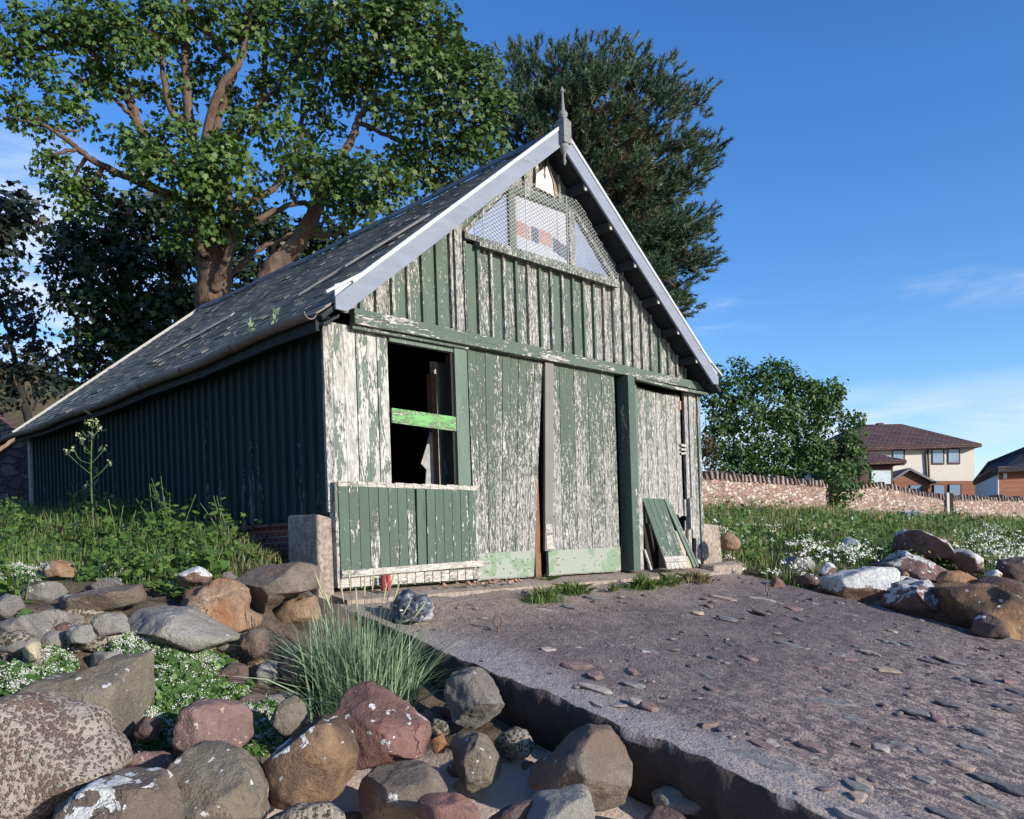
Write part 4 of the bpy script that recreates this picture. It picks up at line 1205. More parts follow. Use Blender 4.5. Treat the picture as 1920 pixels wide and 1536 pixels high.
KEY = [(1440, 1433, .32, .09, 0, 2.5), (1555, 1318, .20, .10, 0, 0.1), (1430, 1400, .10, .07, 1, 2.2), (1405, 1333, .16, .08, 0, 2.9), (1115, 1292, .13, .06, 4, 2.7), (1215, 1325, .09, .06, 1, 2.4), (1603, 1476, .10, .06, 0, 2.4),
       (1605, 1268, .13, .05, 1, 2.6), (1450, 1225, .13, .07, 1, 2.6), (1405, 1235, .09, .05, 1, 2.4), (1850, 1462, .12, .06, 3, 2.5), (1855, 1508, .12, .06, 0, 2.5), (1802, 1437, .12, .06, 2, 2.6), (1735, 1465, .07, .06, 0, 2.4), (1718, 1338, .12, .06, 0, 2.7),
       (1520, 1400, .11, .07, 1, 2.3), (1835, 1410, .13, .07, 0, 2.6), (1845, 1375, .11, .07, 0, 2.3), (1355, 1122, .16, .09, 2, 2.7), (1425, 1124, .19, .07, 4, 2.8), (1360, 1160, .13, .06, 0, 2.6), (1480, 1210, .14, .06, 0, 2.7), (1585, 1152, .18, .07, 0, 2.7),
       (1665, 1205, .13, .05, 0, 2.5), (1745, 1242, .13, .06, 3, 2.7), (1835, 1278, .10, .06, 3, 2.4), (1915, 1300, .14, .06, 3, 2.4), (1630, 1225, .11, .05, 4, 2.5), (1340, 1295, .09, .05, 1, 2.3), (1395, 1280, .08, .05, 1, 2.6), (1215, 1222, .15, .05, 0, 2.7),
       (1105, 1185, .10, .05, 1, 2.5), (1020, 1146, .12, .07, 4, 2.6), (1070, 1140, .10, .06, 0, 2.6), (1780, 1322, .11, .05, 3, 2.7), (1890, 1330, .12, .06, 3, 2.5), (1650, 1375, .10, .05, 1, 2.3), (1690, 1400, .10, .05, 0, 2.6), (1620, 1530, .12, .06, 3, 2.6), (1770, 1530, .11, .06, 3, 2.4), (1900, 1480, .12, .06, 3, 2.4)]
for i, (px, py, a, bq, mi, rot) in enumerate(KEY):
    q = slip_at(px, py)
    bedded(q[0], q[1], a, bq, 0.030, rot - YAW, SM[mi], i)
cnt = 0
while cnt < 59:
    px, py = rg.uniform(960, 1920), rg.uniform(1120, 1536)
    q = slip_at(px, py)
    if not (-0.05 < q[0] < 6.3 and -6 < q[1] < -0.5): continue
    s = rg.uniform(0.04, 0.085)
    bedded(q[0], q[1], s * rg.uniform(1, 1.8), s * rg.uniform(.6, 1), 0.026, rg.uniform(0, 3.14), SM[rg.choice([0, 0, 1, 1, 2, 3, 4, 4])], 100 + cnt)
    cnt += 1
P2 = []
for i in range(420):
    x, y = rg.uniform(-.1, 6.4), -0.4 - 5.6 * rg.random()
    P2.append((x, y))
b = MB(130)
V2, F2 = ICO[2]
for x, y in P2:
    s = rg.uniform(0.010, 0.028)
    c, sn = math.cos(rg.random() * 3), math.sin(rg.random() * 3)
    W = V2 * (s * rg.uniform(1, 1.9), s, s * 0.45)
    b.add([(x + p[0] * c - p[1] * sn, y + p[0] * sn + p[1] * c, slip_z(y) + 0.004 + p[2]) for p in W], F2)
def pebble_mat():
    m, t, bb = new_mat('bedded_pebbles', 0.85, 0.25)
    r = attr(t)
    c = MIX(t, STEP(t, r, 0.0, 0.5), (0.10, 0.09, 0.095), (0.20, 0.155, 0.14))
    c = MIX(t, STEP(t, r, 0.6, 1.0), c, (0.30, 0.25, 0.22))
    _set(t, bb.inputs['Base Color'], c)
    return m
tag(b.build('pebbles', pebble_mat(), slip), kind='stuff')

# mooring rings
def ring(px, py, label, tilt):
    q = slip_at(px, py)
    t = empty('mooring_ring', tuple(q), label, 'mooring ring', 'iron rings set in the slipway')
    b = MB(131)
    b.tube([(0, 0, -0.03), (0, 0, 0.055)], 0.012, 8)
    b.build('shank', M_iron, t)
    b = MB(132)
    rr = 0.036
    d = RT * math.cos(tilt) + FW * math.sin(tilt)
    b.tube([tuple(d * rr * math.cos(a) + np.array([0, 0, 0.095 + 0.048 * math.sin(a)])) for a in np.linspace(0, 2 * math.pi, 21)], 0.009, 8, cap=False)
    b.build('ring', M_iron, t)
ring(934, 1186, 'rusty iron ring standing up near the left edge of the slipway', 0.2)
ring(1440, 1117, 'grey iron ring standing up at the right top corner of the slipway', 0.5)

# ------------------------------------------------------------------ boulders
def rock(label, pts, d, m, seed, T=None, facets=5, group=None, sub=5, pn=2.5, rough=0.05, cat='boulder', name='boulder'):
    pts = np.array(pts, float)
    uv = np.array([uv_of(*p) for p in pts]) * d
    c = (uv.max(0) + uv.min(0)) / 2
    w_, h_ = np.ptp(uv, axis=0)
    if T is None: T = 0.42 * math.sqrt(w_ * h_)
    q = uv - c
    V, F = ICO[sub]
    r = random.Random(seed)
    V = V / (np.sum(np.abs(V) ** pn, 1) ** (1 / pn))[:, None]
    a, bq, cc = V[:, 0], V[:, 1], V[:, 2]
    rho = np.hypot(a, bq)
    th = np.arctan2(bq, a)
    D = np.stack([np.cos(th), np.sin(th)], 1)
    Rr = np.zeros(len(V))
    n = len(q)
    for i in range(n):
        p0, e = q[i], q[(i + 1) % n] - q[i]
        den = D[:, 0] * e[1] - D[:, 1] * e[0]
        den = np.where(np.abs(den) < 1e-9, 1e-9, den)
        tt = (p0[0] * e[1] - p0[1] * e[0]) / den
        ss = (p0[0] * D[:, 1] - p0[1] * D[:, 0]) / den
        ok = (tt > 0) & (ss >= -1e-6) & (ss <= 1 + 1e-6)
        Rr = np.where(ok & (tt > Rr), tt, Rr)
    Rr = np.where(Rr <= 0, 0.3 * min(w_, h_), Rr)
    # smooth the outline a little
    order = np.argsort(th)
    ext = np.concatenate([Rr[order][-40:], Rr[order], Rr[order][:40]])
    k = 11 if sub >= 4 else 5
    Rr[order] = np.convolve(ext, np.ones(k) / k, 'same')[40:-40]
    prof = np.minimum(rho, 1.0)
    X = D * (Rr * prof)[:, None]
    L = np.stack([X[:, 0], X[:, 1], cc * T], 1)
    for _ in range(facets + 1):
        nn = unit(np.array([r.gauss(0, 0.7), r.gauss(0.15, 0.7), abs(r.gauss(0.5, 0.5))]))
        s = L @ nn
        lim = s.max() * r.uniform(0.60, 0.86)
        over = np.maximum(s - lim, 0)
        L -= np.outer(over * 0.96, nn)
    S = min(w_, h_)
    W = np.outer(L[:, 0], RT) + np.outer(L[:, 1], UP) - np.outer(L[:, 2], FW)
    nd = unit(W)
    off = Vector((seed * 3.1, seed * 1.7, seed * 0.9))
    disp = np.array([noise.fractal(Vector(p / S * 1.8) + off, 0.62, 2.1, 7) * 0.9 - 0.6 * abs(noise.noise(Vector(p / S * 2.3) + off)) - 0.25 * abs(noise.noise(Vector(p / S * 6.5) + off)) - 0.05 for p in W])
    W += nd * (disp * S * rough)[:, None]
    ctr = CAM + FW * (d + 0.25 * T) + RT * c[0] + UP * c[1]
    me = bpy.data.meshes.new(name); me.from_pydata([tuple(p) for p in W], [], F)
    o = link(name, me, RM[m], None, tuple(ctr), True)
    return tag(o, label, cat, group)
G1, G2, G3 = 'boulders piled left of the slipway', 'stones set along the top of the bank', 'boulders right of the slipway'
rock('huge lichen-crusted pebbly boulder filling the bottom left corner', [(-90, 1330), (0, 1312), (40, 1303), (90, 1322), (145, 1345), (165, 1380), (205, 1410), (217, 1445), (190, 1470), (150, 1492), (110, 1525), (60, 1580), (-90, 1600)], 4.35, 'lichen', 1, 0.42, 3, G1, rough=0.03)
rock('big flat olive grey slab dotted with lichen behind the crusted boulder', [(5, 1318), (9, 1278), (60, 1270), (128, 1272), (180, 1237), (250, 1235), (257, 1255), (288, 1292), (278, 1335), (246, 1352), (240, 1392), (207, 1412), (150, 1420), (80, 1400), (20, 1370)], 4.95, 'slab', 2, 0.30, 6, G1, pn=3.2, rough=0.03)
rock('grey rounded boulder with large white lichen splashes at the bottom edge', [(98, 1540), (105, 1510), (150, 1481), (195, 1454), (232, 1447), (282, 1465), (315, 1500), (337, 1545), (330, 1600), (120, 1610)], 4.0, 'splash2', 3, 0.28, 3, G1)
rock('smooth brown round boulder in front of the purple one', [(302, 1470), (318, 1436), (340, 1410), (382, 1397), (432, 1414), (470, 1446), (491, 1490), (493, 1540), (470, 1580), (370, 1580), (318, 1510)], 4.3, 'slab', 4, 0.30, 3, G1)
rock('purple brown boulder covered in small tan lichen spots', [(304, 1400), (309, 1346), (350, 1321), (392, 1316), (440, 1328), (461, 1345), (461, 1392), (440, 1416), (380, 1425), (325, 1425)], 4.85, 'purple', 5, 0.25, 5, G1)
rock('round orange brown boulder with white lichen blotches on its crown', [(491, 1420), (520, 1380), (560, 1356), (590, 1350), (622, 1355), (652, 1385), (667, 1420), (661, 1460), (632, 1495), (600, 1511), (560, 1518), (518, 1510), (496, 1470)], 4.6, 'splash', 16, 0.27, 3, G1, rough=0.035)
rock('large red sandstone boulder under the tall tuft of grass', [(622, 1345), (640, 1300), (680, 1282), (722, 1300), (762, 1330), (800, 1362), (809, 1385), (797, 1418), (750, 1420), (715, 1435), (665, 1446), (650, 1425), (630, 1385)], 5.15, 'red', 7, 0.30, 6, G1)
rock('tan upright stone wedged behind the round orange boulder', [(499, 1362), (520, 1322), (545, 1304), (568, 1322), (577, 1350), (560, 1375), (515, 1388)], 5.35, 'slab', 8, None, 5, G1, 4)
rock('tall brown boulder standing against the slipway edge', [(830, 1300), (838, 1272), (852, 1256), (880, 1249), (912, 1264), (937, 1300), (948, 1330), (941, 1352), (905, 1374), (875, 1374), (845, 1352)], 5.75, 'grey', 9, 0.26, 6, G1)
rock('angular olive brown stone leaning in the middle of the hollow', [(838, 1398), (850, 1376), (880, 1369), (912, 1384), (935, 1420), (951, 1450), (944, 1462), (885, 1487), (862, 1470), (846, 1425)], 5.25, 'slab', 10, None, 6, G1, pn=3.0)
rock('round barnacled stone in the shadow of the slipway', [(925, 1395), (938, 1376), (965, 1363), (990, 1374), (1003, 1400), (990, 1420), (957, 1431), (935, 1416)], 5.6, 'barnacle', 11, None, 2, G1, 4)
rock('largest smooth brown boulder beside the slipway with a diagonal crack', [(983, 1490), (990, 1452), (1040, 1425), (1073, 1386), (1110, 1367), (1150, 1374), (1177, 1410), (1188, 1450), (1176, 1520), (1140, 1533), (1080, 1525), (1010, 1520)], 5.05, 'brown', 12, 0.32, 5, G1)
rock('domed brown grey boulder below the red sandstone', [(664, 1480), (690, 1450), (740, 1434), (782, 1437), (817, 1460), (838, 1490), (820, 1530), (720, 1550), (680, 1545), (667, 1512)], 4.75, 'brown', 13, 0.26, 2, G1)
rock('low reddish stone at the bottom edge in front of the domed boulder', [(775, 1540), (781, 1489), (850, 1490), (907, 1521), (895, 1556), (790, 1565)], 4.3, 'red', 14, None, 5, G1, 4)
rock('square pale grey block at the bottom edge', [(985, 1540), (1000, 1506), (1060, 1495), (1103, 1489), (1114, 1510), (1118, 1556), (990, 1565)], 4.4, 'pale', 15, 0.2, 6, G1, 4, pn=4)
rock('dark jagged stone left of the square grey block', [(912, 1540), (958, 1512), (1000, 1505), (1006, 1520), (990, 1556), (915, 1560)], 4.45, 'dark', 17, None, 6, G1, 4)
rock('flat grey stone on the sand under the slipway edge', [(1221, 1492), (1250, 1477), (1292, 1484), (1340, 1508), (1340, 1525), (1280, 1527), (1230, 1518)], 5.15, 'grey', 18, None, 4, G1, 4)
rock('dark grey stone half out of frame on the sand', [(1206, 1540), (1240, 1512), (1282, 1530), (1305, 1556), (1215, 1565)], 4.85, 'dark', 19, None, 4, G1, 4)
rock('small orange stone between the red boulder and the leaning stone', [(804, 1392), (830, 1374), (840, 1398), (832, 1413), (810, 1413)], 5.35, 'tan', 20, None, 4, G1, 4)
rock('barnacled stone wedged beside the red sandstone boulder', [(800, 1370), (812, 1348), (835, 1350), (845, 1375), (825, 1385)], 5.5, 'barnacle', 21, None, 4, G1, 3)
rock('dark weed-draped stone below the round orange boulder', [(495, 1540), (560, 1511), (612, 1510), (645, 1530), (650, 1560), (500, 1570)], 4.2, 'barnacle', 22, None, 3, G1, 4)
rock('flat purple stone lying between the crusted boulder and the purple one', [(215, 1425), (260, 1412), (310, 1414), (325, 1432), (300, 1455), (230, 1455), (216, 1445)], 4.7, 'purple', 23, None, 5, G1, 4)
rock('small dark stone in the gap right of the olive slab', [(240, 1370), (260, 1345), (295, 1350), (300, 1380), (270, 1395), (245, 1390)], 4.95, 'dark', 24, None, 5, G1, 4)
rock('long flat brown block on top of the bank', [(87, 1138), (115, 1119), (176, 1102), (235, 1096), (251, 1116), (251, 1132), (206, 1144), (147, 1151), (115, 1168), (98, 1158)], 6.15, 'brown', 25, 0.3, 6, G2, pn=3.2)
rock('smooth grey brown stone at the back of the bank, far left', [(30, 1127), (40, 1108), (70, 1092), (100, 1091), (126, 1108), (95, 1132), (60, 1142), (35, 1137)], 6.35, 'grey', 26, None, 4, G2, 4)
rock('grey brown stone showing behind the long flat block', [(148, 1108), (178, 1082), (215, 1084), (232, 1100), (170, 1110)], 6.5, 'grey', 27, None, 4, G2, 4)
rock('grey stone at the left frame edge beside dock leaves', [(-25, 1120), (0, 1114), (25, 1118), (42, 1137), (32, 1160), (-25, 1168)], 5.9, 'grey', 28, None, 4, G2, 4)
rock('wide grey sandstone block with a pale top at the left frame edge', [(-30, 1180), (0, 1166), (70, 1146), (100, 1158), (117, 1195), (65, 1222), (0, 1232), (-30, 1230)], 5.7, 'grey', 29, 0.28, 5, G2, pn=3)
rock('small square grey stone below the long flat block', [(117, 1202), (130, 1175), (165, 1171), (177, 1195), (168, 1206), (122, 1208)], 5.6, 'pale', 30, None, 4, G2, 4)
rock('smooth pale grey stone above the white flowers', [(168, 1166), (200, 1149), (236, 1167), (243, 1182), (203, 1193), (180, 1197)], 5.8, 'pale', 31, None, 4, G2, 4)
rock('large craggy orange tan boulder on the bank', [(310, 1150), (318, 1130), (332, 1112), (380, 1089), (422, 1086), (450, 1104), (457, 1122), (452, 1150), (482, 1165), (462, 1184), (410, 1188), (370, 1162), (340, 1155)], 6.55, 'tan', 32, 0.36, 7, G2, rough=0.08)
rock('small stone capped with white lichen behind the orange tan boulder', [(329, 1092), (335, 1065), (370, 1061), (397, 1080), (388, 1094), (342, 1104)], 6.9, 'white', 33, None, 4, G2, 4)
rock('big grey brown boulder against the corner pier of the shed', [(438, 1090), (455, 1068), (500, 1059), (560, 1054), (589, 1062), (589, 1105), (545, 1117), (503, 1142), (492, 1162), (470, 1148), (450, 1122)], 7.2, 'brown', 34, 0.38, 5, G2, rough=0.04)
rock('small grey stone between the tan and the grey brown boulders', [(410, 1076), (430, 1071), (446, 1086), (432, 1096), (412, 1090)], 7.0, 'grey', 35, None, 3, G2, 4)
rock('low tan slab of rock below the orange boulder', [(178, 1165), (258, 1140), (330, 1134), (362, 1155), (402, 1180), (440, 1200), (400, 1225), (310, 1205), (240, 1190)], 6.05, 'pale', 36, 0.4, 5, G2, rough=0.07)
rock('layered brown stone standing on edge beside the lyme grass', [(438, 1200), (470, 1181), (498, 1181), (503, 1237), (466, 1253), (452, 1228)], 6.2, 'brown', 37, None, 6, G2, 4, rough=0.09)
rock('small cream coloured stone among the white flowers', [(38, 1227), (48, 1205), (70, 1200), (72, 1237), (50, 1242)], 5.35, 'cream', 38, None, 4, G2, 4)
rock('tan stone half hidden in the greenery above the bank', [(78, 1068), (108, 1044), (136, 1062), (132, 1087), (90, 1088)], 6.9, 'tan', 39, None, 4, G2, 4)
rock('dark stone under the layered stone among leaves', [(400, 1262), (430, 1242), (462, 1250), (460, 1290), (415, 1300)], 5.9, 'dark', 40, None, 4, G1, 4)
rock('brown stone at the root of the lyme grass', [(500, 1262), (540, 1232), (590, 1240), (600, 1280), (540, 1300)], 6.2, 'dark', 41, None, 4, G1, 4)
rock('gravelly sandy stone at the foot of the corner pier', [(500, 1160), (540, 1125), (590, 1115), (625, 1130), (600, 1165), (540, 1185)], 7.2, 'tan', 43, None, 5, G2, 4, rough=0.09)
# right of the slipway
rock('pale boulder with a broad white lichen face, nearest the slipway corner', [(1551, 1112), (1560, 1086), (1605, 1072), (1652, 1064), (1692, 1066), (1702, 1095), (1718, 1118), (1700, 1145), (1640, 1138), (1570, 1124)], 11.5, 'white', 51, 0.7, 5, G3, pn=3)
rock('big red brown boulder with a lichened top at the slipway edge', [(1662, 1135), (1680, 1112), (1700, 1096), (1742, 1088), (1782, 1098), (1803, 1150), (1796, 1180), (1755, 1175), (1700, 1162)], 10.9, 'darktop', 52, 0.8, 6, G3, rough=0.09, pn=3.2)
rock('large tan boulder sprinkled with lichen rings at the right frame edge', [(1772, 1102), (1850, 1094), (1925, 1128), (1980, 1150), (1980, 1240), (1880, 1215), (1795, 1182), (1786, 1130)], 10.3, 'orange', 53, 0.8, 5, G3, pn=3)
rock('small dark stone in front of the large tan boulder', [(1826, 1186), (1834, 1156), (1850, 1144), (1882, 1170), (1897, 1198), (1845, 1196)], 9.75, 'dark', 54, None, 5, G3, 4)
rock('tilted dark brown boulder highest in the grass', [(1688, 1030), (1699, 1000), (1715, 994), (1762, 1010), (1806, 1046), (1801, 1060), (1768, 1061), (1718, 1046)], 13.4, 'darktop', 55, 0.6, 5, G3)
rock('low slab with a white lichen crust under the tilted boulder', [(1688, 1046), (1705, 1032), (1752, 1060), (1792, 1082), (1772, 1098), (1700, 1090), (1660, 1075), (1640, 1062)], 12.5, 'darktop', 56, 0.6, 5, G3)
rock('rounded orange red boulder in the middle of the right group', [(1758, 1086), (1770, 1072), (1800, 1070), (1837, 1086), (1840, 1104), (1800, 1106), (1765, 1100)], 11.3, 'tan', 57, None, 3, G3, 4)
rock('grey boulder streaked with white lichen right of the tilted boulder', [(1783, 1034), (1810, 1028), (1862, 1058), (1864, 1078), (1812, 1074), (1795, 1056)], 12.9, 'white', 58, None, 5, G3, 4)
rock('dark flat boulder right of the rounded orange one', [(1833, 1086), (1862, 1078), (1930, 1092), (1930, 1124), (1888, 1122), (1842, 1104)], 11.0, 'dark', 59, None, 5, G3, 4)
rock('dark boulder at the right frame edge below the flowers', [(1868, 1078), (1880, 1050), (1940, 1040), (1940, 1090), (1890, 1092)], 12.6, 'dark', 60, None, 5, G3, 4)
rock('white lichened stone poking out of the grass by itself', [(1573, 1036), (1590, 1005), (1606, 1012), (1628, 1045), (1612, 1056), (1585, 1052)], 13.8, 'white', 61, None, 5, G3, 4)
rock('small white crusted stone beside the pale boulder', [(1535, 1075), (1552, 1052), (1568, 1056), (1570, 1082), (1548, 1088)], 12.0, 'white', 62, None, 4, G3, 4)
rock('grey stone buried in grass left of the white crusted one', [(1455, 1062), (1480, 1042), (1530, 1050), (1540, 1070), (1500, 1080), (1468, 1075)], 12.6, 'pale', 63, None, 5, G3, 4)
rock('small red stone at the top corner of the slipway', [(1440, 1092), (1456, 1082), (1474, 1090), (1474, 1104), (1445, 1104)], 11.6, 'red', 64, None, 4, G3, 3)
rock('flat thin slab with a pale edge in the shadow by the slipway corner', [(1488, 1082), (1520, 1076), (1542, 1088), (1540, 1100), (1500, 1096)], 11.6, 'dark', 65, None, 5, G3, 4)
rock('sandy stone resting against the right corner pier', [(1352, 1010), (1366, 996), (1385, 1004), (1392, 1026), (1372, 1036), (1356, 1030)], 12.0, 'tan', 66, None, 5, G3, 4)
rg = random.Random(9)
for k in range(16):
    px, py = rg.uniform(1500, 1920), rg.uniform(1075, 1120)
    d = 11.9 + rg.uniform(-.2, 1.2)
    s = rg.uniform(9, 22)
    ang = sorted(rg.uniform(0, 6.283) for _ in range(8))
    rock('low angular rubble stone between the larger right hand boulders', [(px + s * rg.uniform(.8, 1.4) * math.cos(a), py + s * rg.uniform(.5, .8) * math.sin(a)) for a in np.linspace(0, 5.6, 8)], d, rg.choice(['darktop', 'red', 'brown', 'white', 'tan']), 700 + k, None, 5, 'rubble among the right hand boulders', 3, pn=3.2, rough=0.09, cat='stone', name='rubble_stone')
# small stones wedged between the big ones
rg = random.Random(77)
for i in range(120):
    px = rg.uniform(20, 1230) if i < 64 else rg.uniform(0, 640)
    if px < 620: py = rg.uniform(1130, 1530)
    elif px < 850: py = rg.uniform(1230, 1530)
    else: py = rg.uniform(1370, 1530)
    if i >= 64: py = rg.uniform(1110, 1280)
    f = (py - 1130) / 400
    d = 6.5 - 1.9 * f + (px - 400) / 900 * 0.9
    q = at(px, py, d)
    if q[0] > -0.3 and q[1] < 0: continue
    z = gz(q[0], q[1])
    s = rg.uniform(0.035, 0.10) if i < 90 else rg.uniform(0.06, 0.14)
    V, F = ICO[3]
    W = V.copy()
    for _ in range(6):
        n = unit(np.array([rg.gauss(0, 1) for _ in range(3)])); dd = rg.uniform(0.6, 0.85)
        W -= np.outer(np.maximum(W @ n - dd, 0), n)
    W = W * (s * rg.uniform(.9, 1.6), s * rg.uniform(.8, 1.2), s * rg.uniform(.6, .9))
    me = bpy.data.meshes.new('stone'); me.from_pydata([tuple(p) for p in W], [], F)
    o = link('stone', me, RM[rg.choice(['brown', 'grey', 'red', 'dark', 'tan', 'pale', 'barnacle'])], None, (q[0], q[1], z + s * 0.3), True)
    tag(o, 'small loose stone wedged among the bigger boulders', 'stone', 'small stones between the boulders')
# ================================================================== BACKGROUND BUILDINGS
def hq(pts, d0, d1, mb, r=None):
    """polygon given on sight lines at d0 metres, swept straight back to d1"""
    mb.prism([at(x, y, d0) for x, y in pts], FW * (d1 - d0), r)
def tile_mat(name, c1, c2):
    m, t, bb = new_mat(name, 0.8, 0.25)
    tc = _n(t, 'ShaderNodeTexCoord').outputs['Object']
    u = _n(t, 'ShaderNodeVectorMath', operation='DOT_PRODUCT'); t.links.new(tc, u.inputs[0]); u.inputs[1].default_value = tuple(RT)
    s = _n(t, 'ShaderNodeSeparateXYZ'); t.links.new(tc, s.inputs[0])
    cb = _n(t, 'ShaderNodeCombineXYZ'); t.links.new(u.outputs['Value'], cb.inputs[0]); t.links.new(s.outputs[2], cb.inputs[1])
    br = _n(t, 'ShaderNodeTexBrick'); t.links.new(cb.outputs[0], br.inputs['Vector'])
    br.inputs['Scale'].default_value = 2.6; br.inputs['Mortar Size'].default_value = 0.05
    br.inputs['Brick Width'].default_value = 0.9; br.inputs['Row Height'].default_value = 0.33
    _set(t, br.inputs['Color1'], c1); _set(t, br.inputs['Color2'], c2); _set(t, br.inputs['Mortar'], tuple(np.array(c1) * 0.25))
    n = NOISE(t, tc, 1.2, 5, 0.6)
    _set(t, bb.inputs['Base Color'], MIX(t, STEP(t, n, 0.3, 0.7), br.outputs[0], MIX(t, 1.0, br.outputs[0], (1.4, 1.35, 1.3), 'MULTIPLY')))
    bump(t, bb, MATH(t, 'MULTIPLY', br.outputs['Fac'], -1.0), 0.06)
    return m
M_tile = tile_mat('brown_roof_tile', (0.085, 0.052, 0.050), (0.125, 0.078, 0.07))
M_tile2 = tile_mat('dark_roof_tile', (0.03, 0.03, 0.036), (0.045, 0.042, 0.048))
M_render = plain('cream_render', (0.60, 0.555, 0.48), 0.9, 0.06, 3.0)
M_render2 = plain('white_render', (0.74, 0.73, 0.72), 0.9, 0.06, 3.0)
M_housebrick = brick_mat('orange_brick', (0.34, 0.15, 0.085), (0.27, 0.11, 0.065), (0.3, 0.22, 0.18), 3.0)
M_brownframe = plain('brown_window_frame', (0.075, 0.035, 0.032), 0.6, 0.15)
M_pane = plain('window_pane', (0.22, 0.30, 0.38), 0.08, 0.1, 2, spec=0.8, bmp=0)
M_curtain = plain('pale_curtain_pane', (0.50, 0.56, 0.57), 0.5, 0.25, 6)
HD = 60.0
q = at(1745, 935, HD + 4)
house = empty('house', (q[0], q[1], gz(q[0], q[1])), 'cream rendered two storey house with brown tiled hip roof and brick ground floor', 'house')
def hbuild(mb, name, m, par=None, **k):
    o = mb.build(name, m, None, **k)
    o.parent = par or house
    if par is None:
        o.matrix_parent_inverse = Matrix.Translation(-house.location)
    return o
b = MB(201); hq([(1560, 836), (1827, 836), (1828, 902), (1560, 902)], HD, HD + 8, b); hbuild(b, 'upper_wall', M_render)
b = MB(202); hq([(1560, 902.2), (1828, 902.2), (1829, 960), (1560, 960)], HD + 0.02, HD + 8, b); hbuild(b, 'ground_floor_wall', M_housebrick)
def tri_roof(e0, e1, r0, r1, df, dm, db, name, m, par, seed, hipl=False):
    E0, E1 = at(*e0, df), at(*e1, df)
    R0, R1 = at(*r0, dm), at(*r1, dm)
    B0, B1 = E0 + FW * (db - df), E1 + FW * (db - df)
    th = np.array([0, 0, -0.22])
    m_ = MB(seed)
    m_.add([E0, E1, R1, R0, B0, B1] + [p + th for p in (E0, E1, R1, R0, B0, B1)],
           [(0, 1, 2, 3), (1, 5, 2), (5, 4, 3, 2), (4, 0, 3), (6, 7, 1, 0), (7, 11, 5, 1), (11, 10, 4, 5), (10, 6, 0, 4), (6, 9, 8, 7), (7, 8, 11), (11, 8, 9, 10), (10, 9, 6)])
    return hbuild(m_, name, m, par)
rf = tri_roof((1540, 840), (1841, 832), (1610, 796.5), (1690, 795), HD - 0.7, HD + 4, HD + 8.7, 'roof', M_tile, None, 203)
b = MB(204); hq([(1646, 793), (1657, 793), (1657, 797), (1646, 797)], HD + 3.8, HD + 4.2, b); hbuild(b, 'ridge_vent', M_brownframe, rf)
b = MB(205); hq([(1540, 838.8), (1838, 834.6), (1838, 838.5), (1540, 842.7)], HD - 0.68, HD - 0.55, b); hbuild(b, 'fascia_board', M_brownframe)
def hwin(x0, y0, x1, y1, d, pane=M_pane, fr=3.0):
    m_ = MB(206)
    hq([(x0, y0), (x1, y0), (x1, y1), (x0, y1)], d - 0.06, d + 0.03, m_)
    f = hbuild(m_, 'window', M_brownframe)
    m_ = MB(207)
    hq([(x0 + 1.2, y0 + 1.5), (x1 - fr, y0 + 1.5), (x1 - fr, y1 - fr), (x0 + 1.2, y1 - fr)], d - 0.09, d - 0.062, m_)
    hbuild(m_, 'pane', pane, f)
hwin(1748, 842, 1771, 871, HD); hwin(1777.5, 841, 1800.5, 870.5, HD); hwin(1674, 843.5, 1697, 872, HD)
hwin(1750.5, 908.5, 1773.5, 935, HD); hwin(1779.5, 908, 1803, 935, HD)
b = MB(208); b.tube([at(1739.5, 838, HD - .3), at(1740, 846, HD - .12), at(1742, 895, HD - .12)], 0.07, 8); b.tube([at(1735, 848, HD - .1), at(1738, 895, HD - .1)], 0.05, 8); hbuild(b, 'downpipe', M_brownframe)
# single storey wing and porch of the same house
b = MB(209); hq([(1560, 868), (1674, 868), (1676, 960), (1560, 960)], HD - 4.0, HD - 0.01, b); hbuild(b, 'wing_wall', plain('brown_panel_wall', (0.10, 0.05, 0.045), 0.8, 0.15))
tri_roof((1560, 868), (1700, 862.5), (1590, 843), (1628, 848), HD - 4.6, HD - 2.4, HD - 0.05, 'wing_roof', M_tile, None, 210)
hwin(1633, 881, 1672, 909, HD - 4.0, M_curtain, 1.5)
b = MB(211)
hq([(1676.5, 900), (1706.5, 882), (1740, 904), (1742, 960), (1676.5, 960)], HD - 2.0, HD - 0.02, b); hbuild(b, 'porch_wall', M_housebrick)
b = MB(212)
hq([(1674, 898), (1706.5, 877), (1706.5, 881.5), (1674, 903)], HD - 2.4, HD - 0.03, b)
hq([(1706.7, 877), (1757, 903.5), (1755, 906.5), (1706.7, 881.5)], HD - 2.4, HD - 0.03, b); hbuild(b, 'porch_roof', plain('grey_barge_tiles', (0.17, 0.165, 0.18), 0.8, 0.2))
hwin(1706, 909, 1729, 935, HD - 2.0)
# second house, in shade
HD2 = 50.0
q = at(1905, 935, HD2 + 4)
house2 = empty('house', (q[0], q[1], gz(q[0], q[1])), 'shaded brick house with steep dark roof at the right frame edge', 'house')
hs_, house = house, house2
b = MB(213)
A, Bq = at(1872, 876, HD2), at(1872, 960, HD2)
b.prism([at(x, y, HD2) for x, y in [(1872, 875), (2010, 872), (2010, 965), (1874, 965)]], (at(1832, 905, HD2 + 7) - at(1872, 905, HD2)) * [1, 1, 0]); hbuild(b, 'brick_wall', M_housebrick)
b = MB(214)
g0, g1 = at(1828, 905, HD2 + 7), at(1871.5, 880, HD2 - 0.02)
g2, g3 = at(1871.5, 965, HD2 - 0.02), at(1828, 965, HD2 + 7)
b.prism([g0, g1, g2, g3], FW * 0.2 + RT * 0.3); hbuild(b, 'gable_wall', M_render2)
b = MB(215)
th = np.array([0, 0, -0.3])
